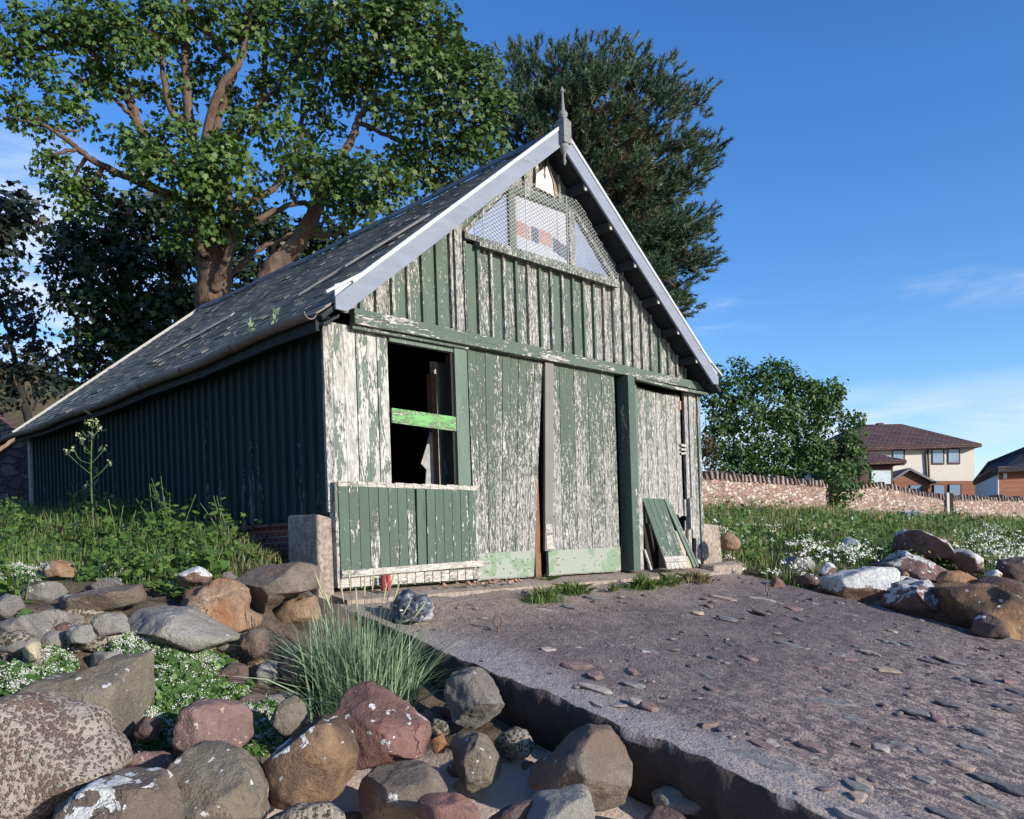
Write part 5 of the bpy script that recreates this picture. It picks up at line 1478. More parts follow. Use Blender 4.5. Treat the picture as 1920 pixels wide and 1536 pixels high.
tp = [at(1824, 902, HD2 + 7.5), at(1871, 876, HD2 - 0.8), at(2015, 868, HD2 - 0.8), at(2015, 815, HD2 + 5), at(1920, 838, HD2 + 5), at(1852, 866, HD2 + 7.2)]
b.prism(tp, th); hbuild(b, 'roof', M_tile2)
b = MB(216); hq([(1881, 886), (1888, 886), (1888, 898), (1881, 898)], HD2 - 0.05, HD2 + 0.02, b); f = hbuild(b, 'window', M_pane)
house = hs_

# ------------------------------------------------------------------ boundary wall of rubble with upright coping
def wall_d(px):
    u0, u1, u = uv_of(1320, 950)[0], uv_of(1920, 950)[0], uv_of(px, 950)[0]
    d0, d1 = 23.0, 38.0
    x0, x1 = u0 * d0, u1 * d1
    # intersection of sight line x = u d with the wall line
    k = (d1 - d0) / (x1 - x0)
    return (d0 - k * x0) / (1 - k * u)
WT = [(1240, 893), (1320, 897), (1420, 904), (1500, 908), (1545, 911), (1562, 924), (1600, 917), (1640, 913), (1700, 922), (1740, 932), (1780, 938), (1850, 937), (1920, 939), (2050, 941)]
def wall_top(px):
    return float(np.interp(px, [p[0] for p in WT], [p[1] for p in WT]))
def rubble_mat(name, pal, mort, sc_=5.0, bd=0.05):
    m, t, bb = new_mat(name, 0.92, 0.2)
    tc = obj_vec(t)
    n = NOISE(t, tc, 9, 6, 0.7)
    v = VMATH(t, 'ADD', VMATH(t, 'MULTIPLY', tc, (1, 1, 1.5)), VMATH(t, 'MULTIPLY', _vec(t, n), (0.10, 0.10, 0.10)))
    vo = _n(t, 'ShaderNodeTexVoronoi', feature='DISTANCE_TO_EDGE'); t.links.new(v, vo.inputs['Vector']); vo.inputs['Scale'].default_value = sc_
    v2 = _n(t, 'ShaderNodeTexVoronoi', feature='F1'); t.links.new(v, v2.inputs['Vector']); v2.inputs['Scale'].default_value = sc_
    sp = _n(t, 'ShaderNodeSeparateColor'); t.links.new(v2.outputs['Color'], sp.inputs[0])
    c = MIX(t, STEP(t, sp.outputs[0], 0.2, 0.5), pal[0], pal[1])
    c = MIX(t, STEP(t, sp.outputs[0], 0.6, 0.8), c, pal[2])
    c = MIX(t, MATH(t, 'MULTIPLY', STEP(t, n, 0.55, 0.68), 0.7), c, tuple(np.array(pal[0]) * 0.45))
    f = STEP(t, vo.outputs[0], 0.015, 0.09)
    _set(t, bb.inputs['Base Color'], MIX(t, f, mort, c))
    bump(t, bb, MATH(t, 'ADD', f, MATH(t, 'MULTIPLY', n, 0.7)), bd)
    return m
M_rubble = rubble_mat('pink_rubble_stone', ((0.30, 0.185, 0.14), (0.40, 0.27, 0.21), (0.50, 0.42, 0.35)), (0.46, 0.38, 0.32), 6.5)
q = at(1320, 950, wall_d(1320))
bw = empty('boundary_wall', (q[0], q[1], gz(q[0], q[1])), 'long pinkish rubble stone wall with upright coping stones behind the grass', 'wall')
rows = 18
P = np.zeros((420, rows + 6, 3))
wdir = unit(at(1920, 950, 38.0) - at(1320, 950, 23.0)); wdir[2] = 0; wdir = unit(wdir)
wn_ = np.array([-wdir[1], wdir[0], 0]); wn_ = wn_ if wn_ @ FW > 0 else -wn_
for i, px in enumerate(np.linspace(1245, 2050, 420)):
    d = wall_d(px)
    top = at(px, wall_top(px), d)
    z0 = 0.1
    for j in range(rows):
        z = z0 + (top[2] - z0) * j / (rows - 1)
        o_ = 0.09 * noise.fractal(Vector((top[0] * 2.2, top[1] * 2.2, z * 3.2)), 0.7, 2, 4)
        P[i, j] = (top[0] - wn_[0] * o_, top[1] - wn_[1] * o_, z)
    P[i, rows] = top + wn_ * 0.2; P[i, rows + 1] = top + wn_ * 0.42
    for j in range(4):
        P[i, rows + 2 + j] = (*(top + wn_ * 0.44)[:2], top[2] - (top[2] - z0) * (j + 0.5) / 3.5)
o = grid_mesh('rubble_body', P[::-1], M_rubble, None); o.parent = bw; o.matrix_parent_inverse = Matrix.Translation(-bw.location)
b = MB(220)
px = 1246.0
while px < 2040:
    wpx = b.rng.uniform(5, 10) * 26 / wall_d(px)
    d = wall_d(px + wpx / 2)
    if not (1548 < px < 1596):
        h = b.rng.uniform(0.14, 0.26)
        c = at(px + wpx / 2, wall_top(px + wpx / 2) + 1.5, d)
        L_ = wpx * d / FOC * 0.5 * b.rng.uniform(0.75, 1.05)
        tl = b.rng.uniform(-0.07, 0.07)
        lo = [c - wdir * L_ - wn_ * 0.06, c + wdir * L_ - wn_ * 0.06, c + wdir * L_ + wn_ * 0.42, c - wdir * L_ + wn_ * 0.42]
        hi = [p + UP * (h * b.rng.uniform(.8, 1.1)) + wdir * tl for p in (c - wdir * L_ * .8 - wn_ * 0.03, c + wdir * L_ * .8 - wn_ * 0.03, c + wdir * L_ * .8 + wn_ * 0.36, c - wdir * L_ * .8 + wn_ * 0.36)]
        b.hexa(lo, hi)
    px += wpx
def coping_mat():
    m, t, bb = new_mat('coping_stone', 0.9, 0.2)
    v = obj_vec(t); r = attr(t); n = NOISE(t, v, 12, 5, 0.65)
    c = MIX(t, r, (0.21, 0.13, 0.10), (0.42, 0.31, 0.25))
    _set(t, bb.inputs['Base Color'], MIX(t, STEP(t, n, 0.4, 0.65), c, (0.14, 0.11, 0.095))); bump(t, bb, n, 0.04)
    return m
o = b.build('coping_stones', coping_mat(), None, bevel=0.02); o.parent = bw; o.matrix_parent_inverse = Matrix.Translation(-bw.location)
# post and metal box in front of the wall
d = wall_d(1780) - 0.4
q = at(1781, 975, d)
t_ = empty('fence_post', (q[0], q[1], gz(q[0], q[1])), 'tall dark post with a white edge standing in front of the rubble wall', 'post')
b = MB(221); hq([(1780, 924), (1787, 925), (1789, 985), (1782, 985)], d, d + 0.2, b); hbuild_ = b.build('post_shaft', M_dark, None); hbuild_.parent = t_; hbuild_.matrix_parent_inverse = Matrix.Translation(-t_.location)
b = MB(222); hq([(1775.5, 924), (1779.8, 924), (1781.8, 985), (1777.5, 985)], d - 0.02, d + 0.18, b); o = b.build('white_edge', M_render, None); o.parent = t_; o.matrix_parent_inverse = Matrix.Translation(-t_.location)
q = at(1711, 972, 26)
t_ = empty('metal_box', (q[0], q[1], gz(q[0], q[1])), 'low blue grey metal box half hidden in grass below the wall', 'metal box')
M_zinc = plain('blue_grey_metal', (0.22, 0.25, 0.32), 0.5, 0.15, 4)
b = MB(223); hq([(1698, 962), (1726, 961), (1727, 985), (1699, 985)], 26, 26.5, b); o = b.build('box_body', M_zinc, None, bevel=0.01); o.parent = t_; o.matrix_parent_inverse = Matrix.Translation(-t_.location)
b = MB(224); hq([(1696, 959), (1728, 958), (1728.5, 961), (1696.5, 962)], 25.95, 26.55, b); o = b.build('box_lid', M_zinc, None, bevel=0.01); o.parent = t_; o.matrix_parent_inverse = Matrix.Translation(-t_.location)

# ------------------------------------------------------------------ stone gable at the far left, hill
q = at(20, 940, 16)
sg = empty('stone_outbuilding', (q[0], q[1], gz(q[0], q[1])), 'dark stone outbuilding gable with pale coping behind the shed, far left', 'outbuilding')
b = MB(225); hq([(-120, 900), (-20, 858), (42, 806), (72, 802), (76, 1000), (-120, 1000)], 16.2, 17.0, b)
o = b.build('gable_wall', rubble_mat('dark_rubble', ((0.060, 0.052, 0.060), (0.085, 0.072, 0.078), (0.11, 0.095, 0.095)), (0.075, 0.068, 0.072), 3.5), None); o.parent = sg; o.matrix_parent_inverse = Matrix.Translation(-sg.location)
b = MB(226)
pr = [(-20, 850), (10, 832), (36, 806), (55, 799), (75, 797)]
for i in range(len(pr) - 1):
    a, c = pr[i], pr[i + 1]
    hq([(a[0], a[1]), (c[0] - .5, c[1]), (c[0] - .5, c[1] + 8), (a[0], a[1] + 9)], 16.1, 17.1, b)
o = b.build('coping', plain('sandstone_coping', (0.36, 0.24, 0.16), 0.85, 0.3, 5), None); o.parent = sg; o.matrix_parent_inverse = Matrix.Translation(-sg.location)
b = MB(227); b.prism([at(-60, 740, 19), at(28, 806, 17.2), at(28, 815, 17.2), at(-60, 860, 19)], FW * 0.3); o = b.build('roof', M_tile, None); o.parent = sg; o.matrix_parent_inverse = Matrix.Translation(-sg.location)

def hill_mat():
    m, t, bb = new_mat('hillside_turf', 0.95, 0.1)
    v = obj_vec(t)
    n = NOISE(t, VMATH(t, 'MULTIPLY', v, (1, 1, 4)), 0.06, 8, 0.65)
    n2 = NOISE(t, v, 0.5, 6, 0.7)
    c = MIX(t, STEP(t, n, 0.35, 0.62), (0.085, 0.078, 0.035), (0.165, 0.115, 0.065))
    c = MIX(t, MATH(t, 'MULTIPLY', STEP(t, n2, 0.5, 0.65), 0.7), c, (0.055, 0.065, 0.025))
    _set(t, bb.inputs['Base Color'], c)
    bump(t, bb, n2, 1.0)
    return m
H = np.zeros((90, 40, 3))
for i, px in enumerate(np.linspace(-900, 700, 90)):
    ytop = np.interp(px, [-900, -200, 0, 60, 130, 220, 400, 700], [560, 640, 678, 690, 712, 745, 800, 900])
    for j in range(40):
        f = j / 39
        d = 90 + 260 * f
        ztop = at(px, ytop, 300)[2]
        z = 2.0 + (ztop - 2.0) * (min(f / 0.80, 1) ** 1.1) - max(f - 0.8, 0) * 60
        p = at(px, 900, d)
        H[i, j] = (p[0], p[1], z + 1.3 * noise.fractal(Vector((p[0] * .03, p[1] * .03, 0)), 0.8, 2, 5) * (f > 0.03))
tag(grid_mesh('hill', H[::-1], hill_mat()), 'olive brown hillside behind the trees on the left', 'hill', kind='structure')
# ================================================================== TREES
SYC = np.array([(0, 0), (.16, .10), (.48, .02), (.34, .26), (.56, .56), (.27, .55), (0.0, 1.0), (-.27, .55), (-.56, .56), (-.34, .26), (-.48, .02), (-.16, .10)])
OVAL = np.array([(0, 0), (.22, .25), (.27, .55), (.14, .85), (0, 1.0), (-.14, .85), (-.27, .55), (-.22, .25)])
LANCE = np.array([(0, 0), (.13, .3), (.11, .65), (0, 1.0), (-.11, .65), (-.13, .3)])
def leaves(name, pos, nrm, dirv, size, tpl, m, parent, loc=None, fold=0.25, rnd=None):
    nrm = unit(nrm)
    dirv = unit(dirv - nrm * np.sum(dirv * nrm, 1, keepdims=True))
    side = np.cross(dirv, nrm)
    k = len(tpl)
    tx, ty = tpl[:, 0], tpl[:, 1]
    h = -fold * (np.abs(tx) * 0.9 + ty ** 2 * 0.6)
    V = pos[:, None, :] + size[:, None, None] * (side[:, None, :] * tx[None, :, None] + dirv[:, None, :] * ty[None, :, None] + nrm[:, None, :] * h[None, :, None])
    return poly_mesh(name, V, k, m, parent, rnd, loc)

def smooth_path(pts, n=6, jit=0.0, rng=None):
    P = np.array(pts, float)
    Q = np.vstack([2 * P[0] - P[1], P, 2 * P[-1] - P[-2]])
    out = []
    for i in range(1, len(Q) - 2):
        for t in np.linspace(0, 1, n, endpoint=False):
            a, b_, c, d = Q[i - 1], Q[i], Q[i + 1], Q[i + 2]
            out.append(0.5 * (2 * b_ + (c - a) * t + (2 * a - 5 * b_ + 4 * c - d) * t ** 2 + (3 * b_ - a - 3 * c + d) * t ** 3))
    out.append(P[-1])
    out = np.array(out)
    if jit and rng is not None:
        out[1:-1] += rng.normal(0, jit, (len(out) - 2, 3))
    return out

class Tree:
    def __init__(self, name, label, group, base, bark, leafm, seed, tpl=SYC, leaf=0.16, density=1.0, spray=0.34, per=22, up=0.6, cat='tree', shrink=0.88):
        self.shrink = shrink
        self.t = empty(name, tuple(base), label, cat, group)
        self.base = np.array(base, float)
        self.bark, self.lm, self.tpl, self.leaf, self.den, self.spray, self.per, self.up = bark, leafm, tpl, leaf, density, spray, per, up
        self.rng = np.random.default_rng(seed)
        self.mb = MB(seed)
        self.nodes, self.nr = [], []
        self.P, self.N, self.D, self.S, self.Rn = [], [], [], [], []
    def limb(self, pts, r0, r1, sides=9, jit=0.015):
        w = [np.array(p) if len(p) == 4 else at(*p) for p in pts]
        w = [p[:3] for p in w]
        q = smooth_path(w, 6, jit, self.rng)
        rad = (np.linspace(1, 0, len(q)) ** 1.15 * (r0 - r1) + r1) * (0.66 if r0 < 0.25 else 0.88)
        rad *= 1 + self.rng.normal(0, 0.04, len(q))
        self.mb.tube(q, rad, sides)
        for p, r in zip(q[len(q) // 4:], rad[len(q) // 4:]):
            self.nodes.append(p); self.nr.append(r)
    def clump(self, px, py, rx, ry, d, rd=None, f=1.0):
        c = at(px, py, d)
        sx, sy = rx * d / FOC * self.shrink, ry * d / FOC * self.shrink
        sz = (rd if rd else 0.5 * (sx + sy))
        n = max(6, int(self.den * f * sx * sy * 44))
        u = unit(self.rng.normal(0, 1, (n, 3)))
        r = self.rng.uniform(0.25, 1.0, (n, 1)) ** 0.5
        o = u * r
        ctr = c + o[:, :1] * RT * sx + o[:, 1:2] * UP * sy + o[:, 2:3] * FW * sz
        rad = unit(ctr - c)
        sn = unit(rad * 0.55 + np.array([0, 0, 1]) * self.up + self.rng.normal(0, 0.30, (n, 3)) - FW * 0.15)
        # a twig from the nearest limb to the clump, then fine twigs to some sprays
        if self.nodes:
            nd = np.array(self.nodes)
            k = int(np.argmin(np.linalg.norm(nd - c, axis=1) + 0.6 * np.maximum(nd[:, 2] - c[2], 0)))
            a = nd[k]
            mid = (a + c) / 2 + self.rng.normal(0, 0.12, 3) + np.array([0, 0, -0.05])
            q = smooth_path([a, mid, c], 5, 0.01, self.rng)
            rr = min(self.nr[k] * 0.8, 0.045)
            self.mb.tube(q, np.linspace(rr, 0.016, len(q)), 6)
            for e in ctr[: max(3, n // 7)]:
                m_ = q[self.rng.integers(2, len(q))]
                qq = smooth_path([m_, (m_ + e) / 2 + self.rng.normal(0, 0.08, 3), e], 3)
                self.mb.tube(qq, np.linspace(0.014, 0.005, len(qq)), 4)
        m = self.per
        tang = self.rng.normal(0, 1, (n, m, 3))
        tang -= sn[:, None, :] * np.sum(tang * sn[:, None, :], 2, keepdims=True)
        tang = unit(tang)
        rr = self.spray * np.sqrt(self.rng.random((n, m, 1)))
        pos = ctr[:, None, :] + tang * rr + sn[:, None, :] * self.rng.normal(0, 0.07, (n, m, 1)) - UP * (rr ** 2) * 0.7
        nr = unit(np.repeat(sn[:, None, :], m, 1) + self.rng.normal(0, 0.45, (n, m, 3)) + tang * 0.25)
        dr = tang + np.array([0, 0, -0.45]) + self.rng.normal(0, 0.3, (n, m, 3))
        self.P.append(pos.reshape(-1, 3)); self.N.append(nr.reshape(-1, 3)); self.D.append(dr.reshape(-1, 3))
        self.S.append(self.leaf * self.rng.uniform(0.6, 1.15, n * m))
        self.Rn.append(np.clip(np.repeat(self.rng.random(n), m) * 0.5 + self.rng.random(n * m) * 0.5, 0, 1))
    def done(self):
        o = self.mb.build('trunk', self.bark, None, True); o.parent = self.t; o.matrix_parent_inverse = Matrix.Translation(-Vector(self.base))
        o = leaves('crown', np.vstack(self.P), np.vstack(self.N), np.vstack(self.D), np.concatenate(self.S), self.tpl, self.lm, None, rnd=np.concatenate(self.Rn))
        o.parent = self.t; o.matrix_parent_inverse = Matrix.Translation(-Vector(self.base))
        print(self.t.name, 'leaves', sum(len(p) for p in self.P))

def foot(px, py, d):
    q = at(px, py, d)
    return (q[0], q[1], gz(q[0], q[1]))
D = 18.5
T = Tree('sycamore_tree', 'tall broad sycamore with a stout brown trunk rising behind the shed roof', 'trees behind the shed', foot(400, 640, D), B_syc, L_syc, 301, density=1.6, leaf=0.125, per=36, spray=0.36, shrink=0.80)
T.limb([(398, 900, D), (400, 640, D), (402, 560, D), (403, 500, D), (402, 450, D)], 0.50, 0.36, 14, 0.02)
T.limb([(403, 520, D), (388, 460, D), (386, 400, D + .1), (392, 340, D + .2)], 0.34, 0.18, 12)
T.limb([(408, 500, D), (424, 440, D - .1), (424, 380, D - .1), (415, 330, D)], 0.30, 0.14, 12)
T.limb([(400, 545, D - .3), (420, 500, D - .5), (430, 470, D - .55), (428, 420, D - .5)], 0.16, 0.10, 8)
T.limb([(385, 480, D - .3), (372, 455, D - .5), (366, 420, D - .5), (350, 380, D - .4)], 0.17, 0.10, 8)
T.limb([(386, 420, D), (350, 380, D - .2), (280, 350, D - .6), (222, 325, D - .9), (165, 295, D - 1.2), (130, 265, D - 1.3), (98, 243, D - 1.4), (65, 230, D - 1.5), (5, 220, D - 1.6)], 0.17, 0.03)
T.limb([(390, 400, D), (345, 330, D), (290, 275, D + .2), (262, 240, D + .3), (248, 200, D + .3), (225, 165, D + .2), (190, 125, D), (160, 85, D - .2), (120, 82, D - .3), (75, 88, D - .4), (35, 95, D - .6), (-15, 112, D - .8)], 0.19, 0.05)
T.limb([(262, 240, D + .3), (230, 200, D + .2), (185, 165, D), (150, 145, D - .2), (110, 130, D - .3)], 0.09, 0.02)
T.limb([(388, 380, D + .1), (368, 290, D + .3), (352, 200, D + .4), (348, 100, D + .5), (344, 0, D + .5), (342, -90, D + .5)], 0.20, 0.09)
T.limb([(360, 245, D + .3), (320, 205, D + .2), (305, 130, D + .1), (290, 40, D), (280, -40, D)], 0.12, 0.05)
T.limb([(392, 360, D), (388, 250, D - .1), (412, 170, D - .2), (447, 118, D - .2), (463, 60, D - .2), (470, -40, D - .2)], 0.17, 0.08)
T.limb([(412, 340, D), (402, 255, D + .3), (425, 180, D + .5), (440, 130, D + .5), (408, 85, D + .4), (375, 45, D + .3), (330, -20, D + .2)], 0.15, 0.06)
T.limb([(418, 400, D), (470, 378, D + .2), (520, 345, D + .5), (548, 300, D + .7), (560, 240, D + .8), (590, 180, D + .9), (610, 90, D + 1)], 0.14, 0.05)
T.limb([(425, 445, D), (490, 408, D + .2), (540, 387, D + .4), (592, 378, D + .5), (640, 350, D + .3)], 0.13, 0.05)
T.limb([(470, 255, D + .4), (488, 190, D + .4), (498, 100, D + .4), (505, -30, D + .4)], 0.12, 0.06)
T.limb([(428, 520, D + .3), (480, 470, D + .5), (530, 447, D + .6), (560, 430, D + .6)], 0.10, 0.04)
T.limb([(402, 300, D + .3), (440, 250, D + .3), (470, 210, D + .3), (530, 150, D + .2), (560, 80, D)], 0.10, 0.04)
for c in [(50, 40, 80, 42, D - .8), (20, 90, 45, 25, D - 1), (150, 45, 75, 45, D - .6), (230, 70, 65, 50, D - .4), (290, 95, 35, 40, D - .2), (180, 15, 80, 40, D - .3), (300, 20, 60, 45, D),
          (75, 125, 52, 34, D - .6), (115, 175, 35, 40, D - .6), (30, 190, 34, 26, D - 1.4), (70, 222, 36, 22, D - 1.4), (140, 215, 22, 25, D - .7), (165, 130, 40, 26, D - .1), (215, 150, 36, 30, D), (195, 95, 40, 30, D + .3),
          (95, 305, 34, 26, D - 1.2), (125, 345, 45, 24, D - 1.0), (170, 340, 38, 24, D - .8), (150, 370, 25, 14, D - .8),
          (250, 265, 62, 38, D - 1.3), (325, 240, 52, 36, D - 1.4), (300, 300, 80, 42, D - 1.5), (400, 300, 78, 45, D - 1.4), (370, 345, 80, 26, D - 1.3), (450, 330, 40, 28, D - 1.2), (460, 235, 48, 34, D - 1.1), (520, 240, 44, 36, D - .8), (430, 265, 40, 32, D - 1.3),
          (345, 165, 34, 40, D + .6), (275, 175, 34, 32, D + .5), (400, 130, 40, 35, D + .8), (340, 60, 60, 45, D + .6), (410, 30, 60, 45, D + .3), (470, 60, 60, 45, D), (520, 30, 60, 50, D), (430, 190, 40, 32, D + .8), (500, 150, 45, 40, D + .5), (560, 110, 60, 50, D), (590, 30, 60, 55, D), (570, 180, 44, 36, D - .2), (610, 240, 40, 24, D),
          (400, 420, 44, 26, D - .7), (375, 395, 30, 20, D - .7), (440, 400, 24, 16, D - .6), (330, 440, 26, 20, D - .4)]:
    T.clump(*c)
T.done()
D = 17.5
T = Tree('sycamore_tree', 'leaning sycamore with two pale stems just over the roof, crown to the right', 'trees behind the shed', foot(505, 640, D), B_syc, L_syc2, 302, density=1.6, leaf=0.12, per=36, spray=0.36)
T.limb([(500, 760, D), (498, 560, D), (512, 505, D), (545, 472, D), (575, 428, D), (596, 385, D), (604, 348, D)], 0.30, 0.13, 12)
T.limb([(505, 540, D + .2), (528, 500, D + .25), (556, 460, D + .3), (578, 418, D + .3), (592, 385, D + .3)], 0.17, 0.11, 10)
T.limb([(508, 520, D + .1), (512, 480, D + .1), (522, 455, D), (560, 440, D)], 0.10, 0.05, 8)
T.limb([(604, 350, D), (632, 305, D + .2), (660, 258, D + .4), (672, 225, D + .5), (700, 195, D + .6), (740, 172, D + .6), (768, 130, D + .5), (778, 90, D + .5)], 0.16, 0.04)
T.limb([(600, 372, D), (640, 340, D - .3), (700, 330, D - .5), (740, 345, D - .6)], 0.11, 0.03)
T.limb([(596, 385, D), (560, 380, D + .1), (545, 350, D + .1), (565, 300, D + .1), (568, 250, D + .1)], 0.09, 0.04)
T.limb([(585, 440, D), (620, 442, D - .1), (662, 424, D - .2)], 0.09, 0.05, 8)
T.limb([(680, 215, D + .5), (700, 150, D + .6), (705, 80, D + .6), (700, 0, D + .6)], 0.09, 0.04)
T.limb([(672, 230, D + .5), (740, 260, D + .5), (800, 300, D + .5), (835, 350, D + .6)], 0.08, 0.03)
T.limb([(735, 174, D + .6), (800, 180, D + .5), (860, 190, D + .4), (920, 180, D + .3)], 0.07, 0.02)
for c in [(560, 290, 50, 30, D - .6), (620, 300, 66, 36, D - .9), (680, 325, 80, 42, D - 1.0), (640, 365, 62, 28, D - .8), (730, 365, 55, 36, D - .8), (690, 395, 52, 26, D - .6), (575, 330, 34, 18, D - .7),
          (640, 100, 66, 56, D + .4), (700, 50, 76, 60, D + .3), (780, 60, 76, 64, D + .2), (640, 20, 60, 45, D + .3), (830, 60, 42, 60, D + .3), (760, 0, 90, 40, D + .2), (700, 130, 60, 46, D + .3), (790, 130, 64, 48, D), (850, 140, 44, 48, D), (900, 150, 52, 44, D), (935, 190, 36, 40, D), (860, 210, 56, 48, D - .1), (790, 210, 56, 42, D), (730, 200, 44, 34, D + .2), (910, 250, 40, 40, D), (830, 270, 50, 36, D), (880, 290, 44, 30, D), (770, 270, 40, 24, D + .2), (830, 325, 40, 26, D + .2), (750, 300, 30, 18, D + .3), (650, 175, 36, 26, D + .6), (790, 340, 30, 16, D + .3), (895, 110, 30, 24, D + .2)]:
    T.clump(*c)
T.done()
D = 24.0
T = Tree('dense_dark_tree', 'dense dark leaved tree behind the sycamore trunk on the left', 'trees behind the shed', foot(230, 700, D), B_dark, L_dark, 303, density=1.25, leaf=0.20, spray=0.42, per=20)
T.limb([(230, 880, D), (232, 700, D), (238, 560, D), (230, 450, D)], 0.40, 0.14)
T.limb([(235, 640, D), (300, 560, D), (350, 500, D), (440, 450, D), (520, 430, D)], 0.18, 0.05)
T.limb([(233, 620, D), (180, 560, D), (130, 500, D), (100, 460, D)], 0.15, 0.04)
for c in [(140, 450, 60, 40, D), (200, 410, 70, 45, D), (270, 390, 60, 45, D), (330, 400, 60, 40, D), (120, 510, 40, 40, D), (190, 490, 75, 55, D), (280, 480, 80, 55, D), (340, 480, 50, 50, D), (130, 560, 40, 30, D), (200, 570, 80, 45, D), (290, 570, 80, 50, D), (350, 560, 60, 40, D), (160, 630, 60, 30, D), (240, 630, 75, 40, D), (320, 620, 60, 34, D), (140, 672, 40, 22, D), (190, 700, 60, 22, D), (260, 680, 50, 30, D), (110, 720, 40, 14, D),
          (450, 470, 50, 40, D), (500, 420, 50, 36, D), (550, 440, 55, 38, D), (610, 440, 45, 34, D), (460, 520, 60, 36, D), (650, 455, 36, 24, D), (480, 400, 36, 24, D), (450, 560, 40, 24, D), (560, 480, 60, 36, D), (700, 440, 34, 14, D)]:
    T.clump(*c)
T.done()
D = 21.0
T = Tree('slender_tree', 'dark slender tree with open branches at the left frame edge', 'trees behind the shed', foot(50, 780, D), B_dark, L_navy, 304, density=0.85, leaf=0.15, spray=0.32, per=18)
T.limb([(56, 900, D), (52, 775, D), (40, 735, D), (32, 690, D), (20, 640, D), (5, 580, D), (-10, 520, D)], 0.17, 0.05)
T.limb([(45, 750, D), (30, 730, D), (0, 722, D), (-40, 715, D)], 0.10, 0.04)
T.limb([(36, 700, D), (60, 650, D), (66, 600, D), (50, 550, D)], 0.07, 0.02)
T.limb([(62, 770, D), (66, 745, D), (58, 715, D), (75, 690, D)], 0.04, 0.015)
for c in [(20, 530, 36, 32, D), (45, 570, 44, 30, D), (15, 590, 36, 36, D), (60, 610, 32, 30, D), (25, 640, 50, 32, D), (70, 650, 28, 26, D), (40, 680, 44, 22, D), (80, 690, 28, 20, D), (10, 700, 30, 18, D), (95, 720, 26, 12, D), (5, 745, 26, 10, D), (-30, 560, 60, 60, D), (-40, 660, 60, 60, D)]:
    T.clump(*c)
T.done()
D = 14.0
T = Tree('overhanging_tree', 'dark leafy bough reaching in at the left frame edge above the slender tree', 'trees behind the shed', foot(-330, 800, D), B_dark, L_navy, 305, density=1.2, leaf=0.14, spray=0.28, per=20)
T.limb([(-330, 1000, D), (-325, 800, D), (-310, 600, D), (-250, 480, D)], 0.25, 0.10)
T.limb([(-310, 560, D), (-180, 450, D), (-60, 420, D), (40, 410, D)], 0.10, 0.02)
for c in [(-30, 390, 50, 34, D), (25, 385, 40, 26, D), (50, 410, 28, 20, D), (15, 430, 44, 28, D), (-40, 440, 60, 40, D), (5, 465, 26, 14, D), (-150, 420, 90, 60, D), (-250, 480, 120, 90, D)]:
    T.clump(*c)
T.done()

# ------------------------------------------------------------------ pine
D = 26.0
rngp = np.random.default_rng(310)
pine = empty('pine_tree', foot(1075, 640, D), 'tall dark pine with upswept branches behind the shed gable', 'tree', 'trees behind the shed')
pm = MB(311)
tr_ = smooth_path([at(1085, 1000, D), at(1080, 640, D), at(1068, 420, D), at(1058, 260, D), at(1050, 130, D)], 8, 0.02, rngp)
pm.tube(tr_, np.linspace(0.42, 0.06, len(tr_)), 12)
shoots = []
def pine_branch(y0, x1, y1, dz, n):
    tx = np.interp(y0, [130, 260, 420, 640], [1050, 1058, 1068, 1080])
    a = at(tx, y0, D)
    e = at(x1, y1, D + dz)
    mid = (a + e) / 2 + np.array([0, 0, -0.10 * np.linalg.norm(e - a)])
    q = smooth_path([a, mid, e], 8, 0.03, rngp)
    L = np.linalg.norm(e - a)
    pm.tube(q, np.linspace(0.03 + 0.016 * L, 0.012, len(q)), 6)
    u_ = unit(e - a)
    nc = max(5, int(2 + L * 1.5))
    for j in range(nc):
        f = 1.0 if j == 0 else rngp.uniform(0.25, 1.0) ** 0.8
        p = q[min(int(f * (len(q) - 1)), len(q) - 1)]
        o = rngp.normal(0, 1, 3) * (0.02 if j == 0 else (0.17 * L * (1 - 0.65 * f) + 0.12)) * np.array([1, 1, 0.6])
        c = p + o + np.array([0, 0, 0.08])
        if j: pm.tube([p, (p + c) / 2 + rngp.normal(0, .05, 3), c], [0.02, 0.014, 0.008], 4)
        for i in range(max(8, n // nc)):
            oo = rngp.normal(0, 1, 3) * np.array([.24, .24, .13])
            s_ = c + oo + u_ * rngp.uniform(-.35, .12)
            dr = unit(0.65 * u_ + np.array([0, 0, 0.55]) + rngp.normal(0, 0.25, 3) + 0.5 * unit(oo))
            shoots.append((s_, dr, rngp.uniform(0.22, 0.40)))
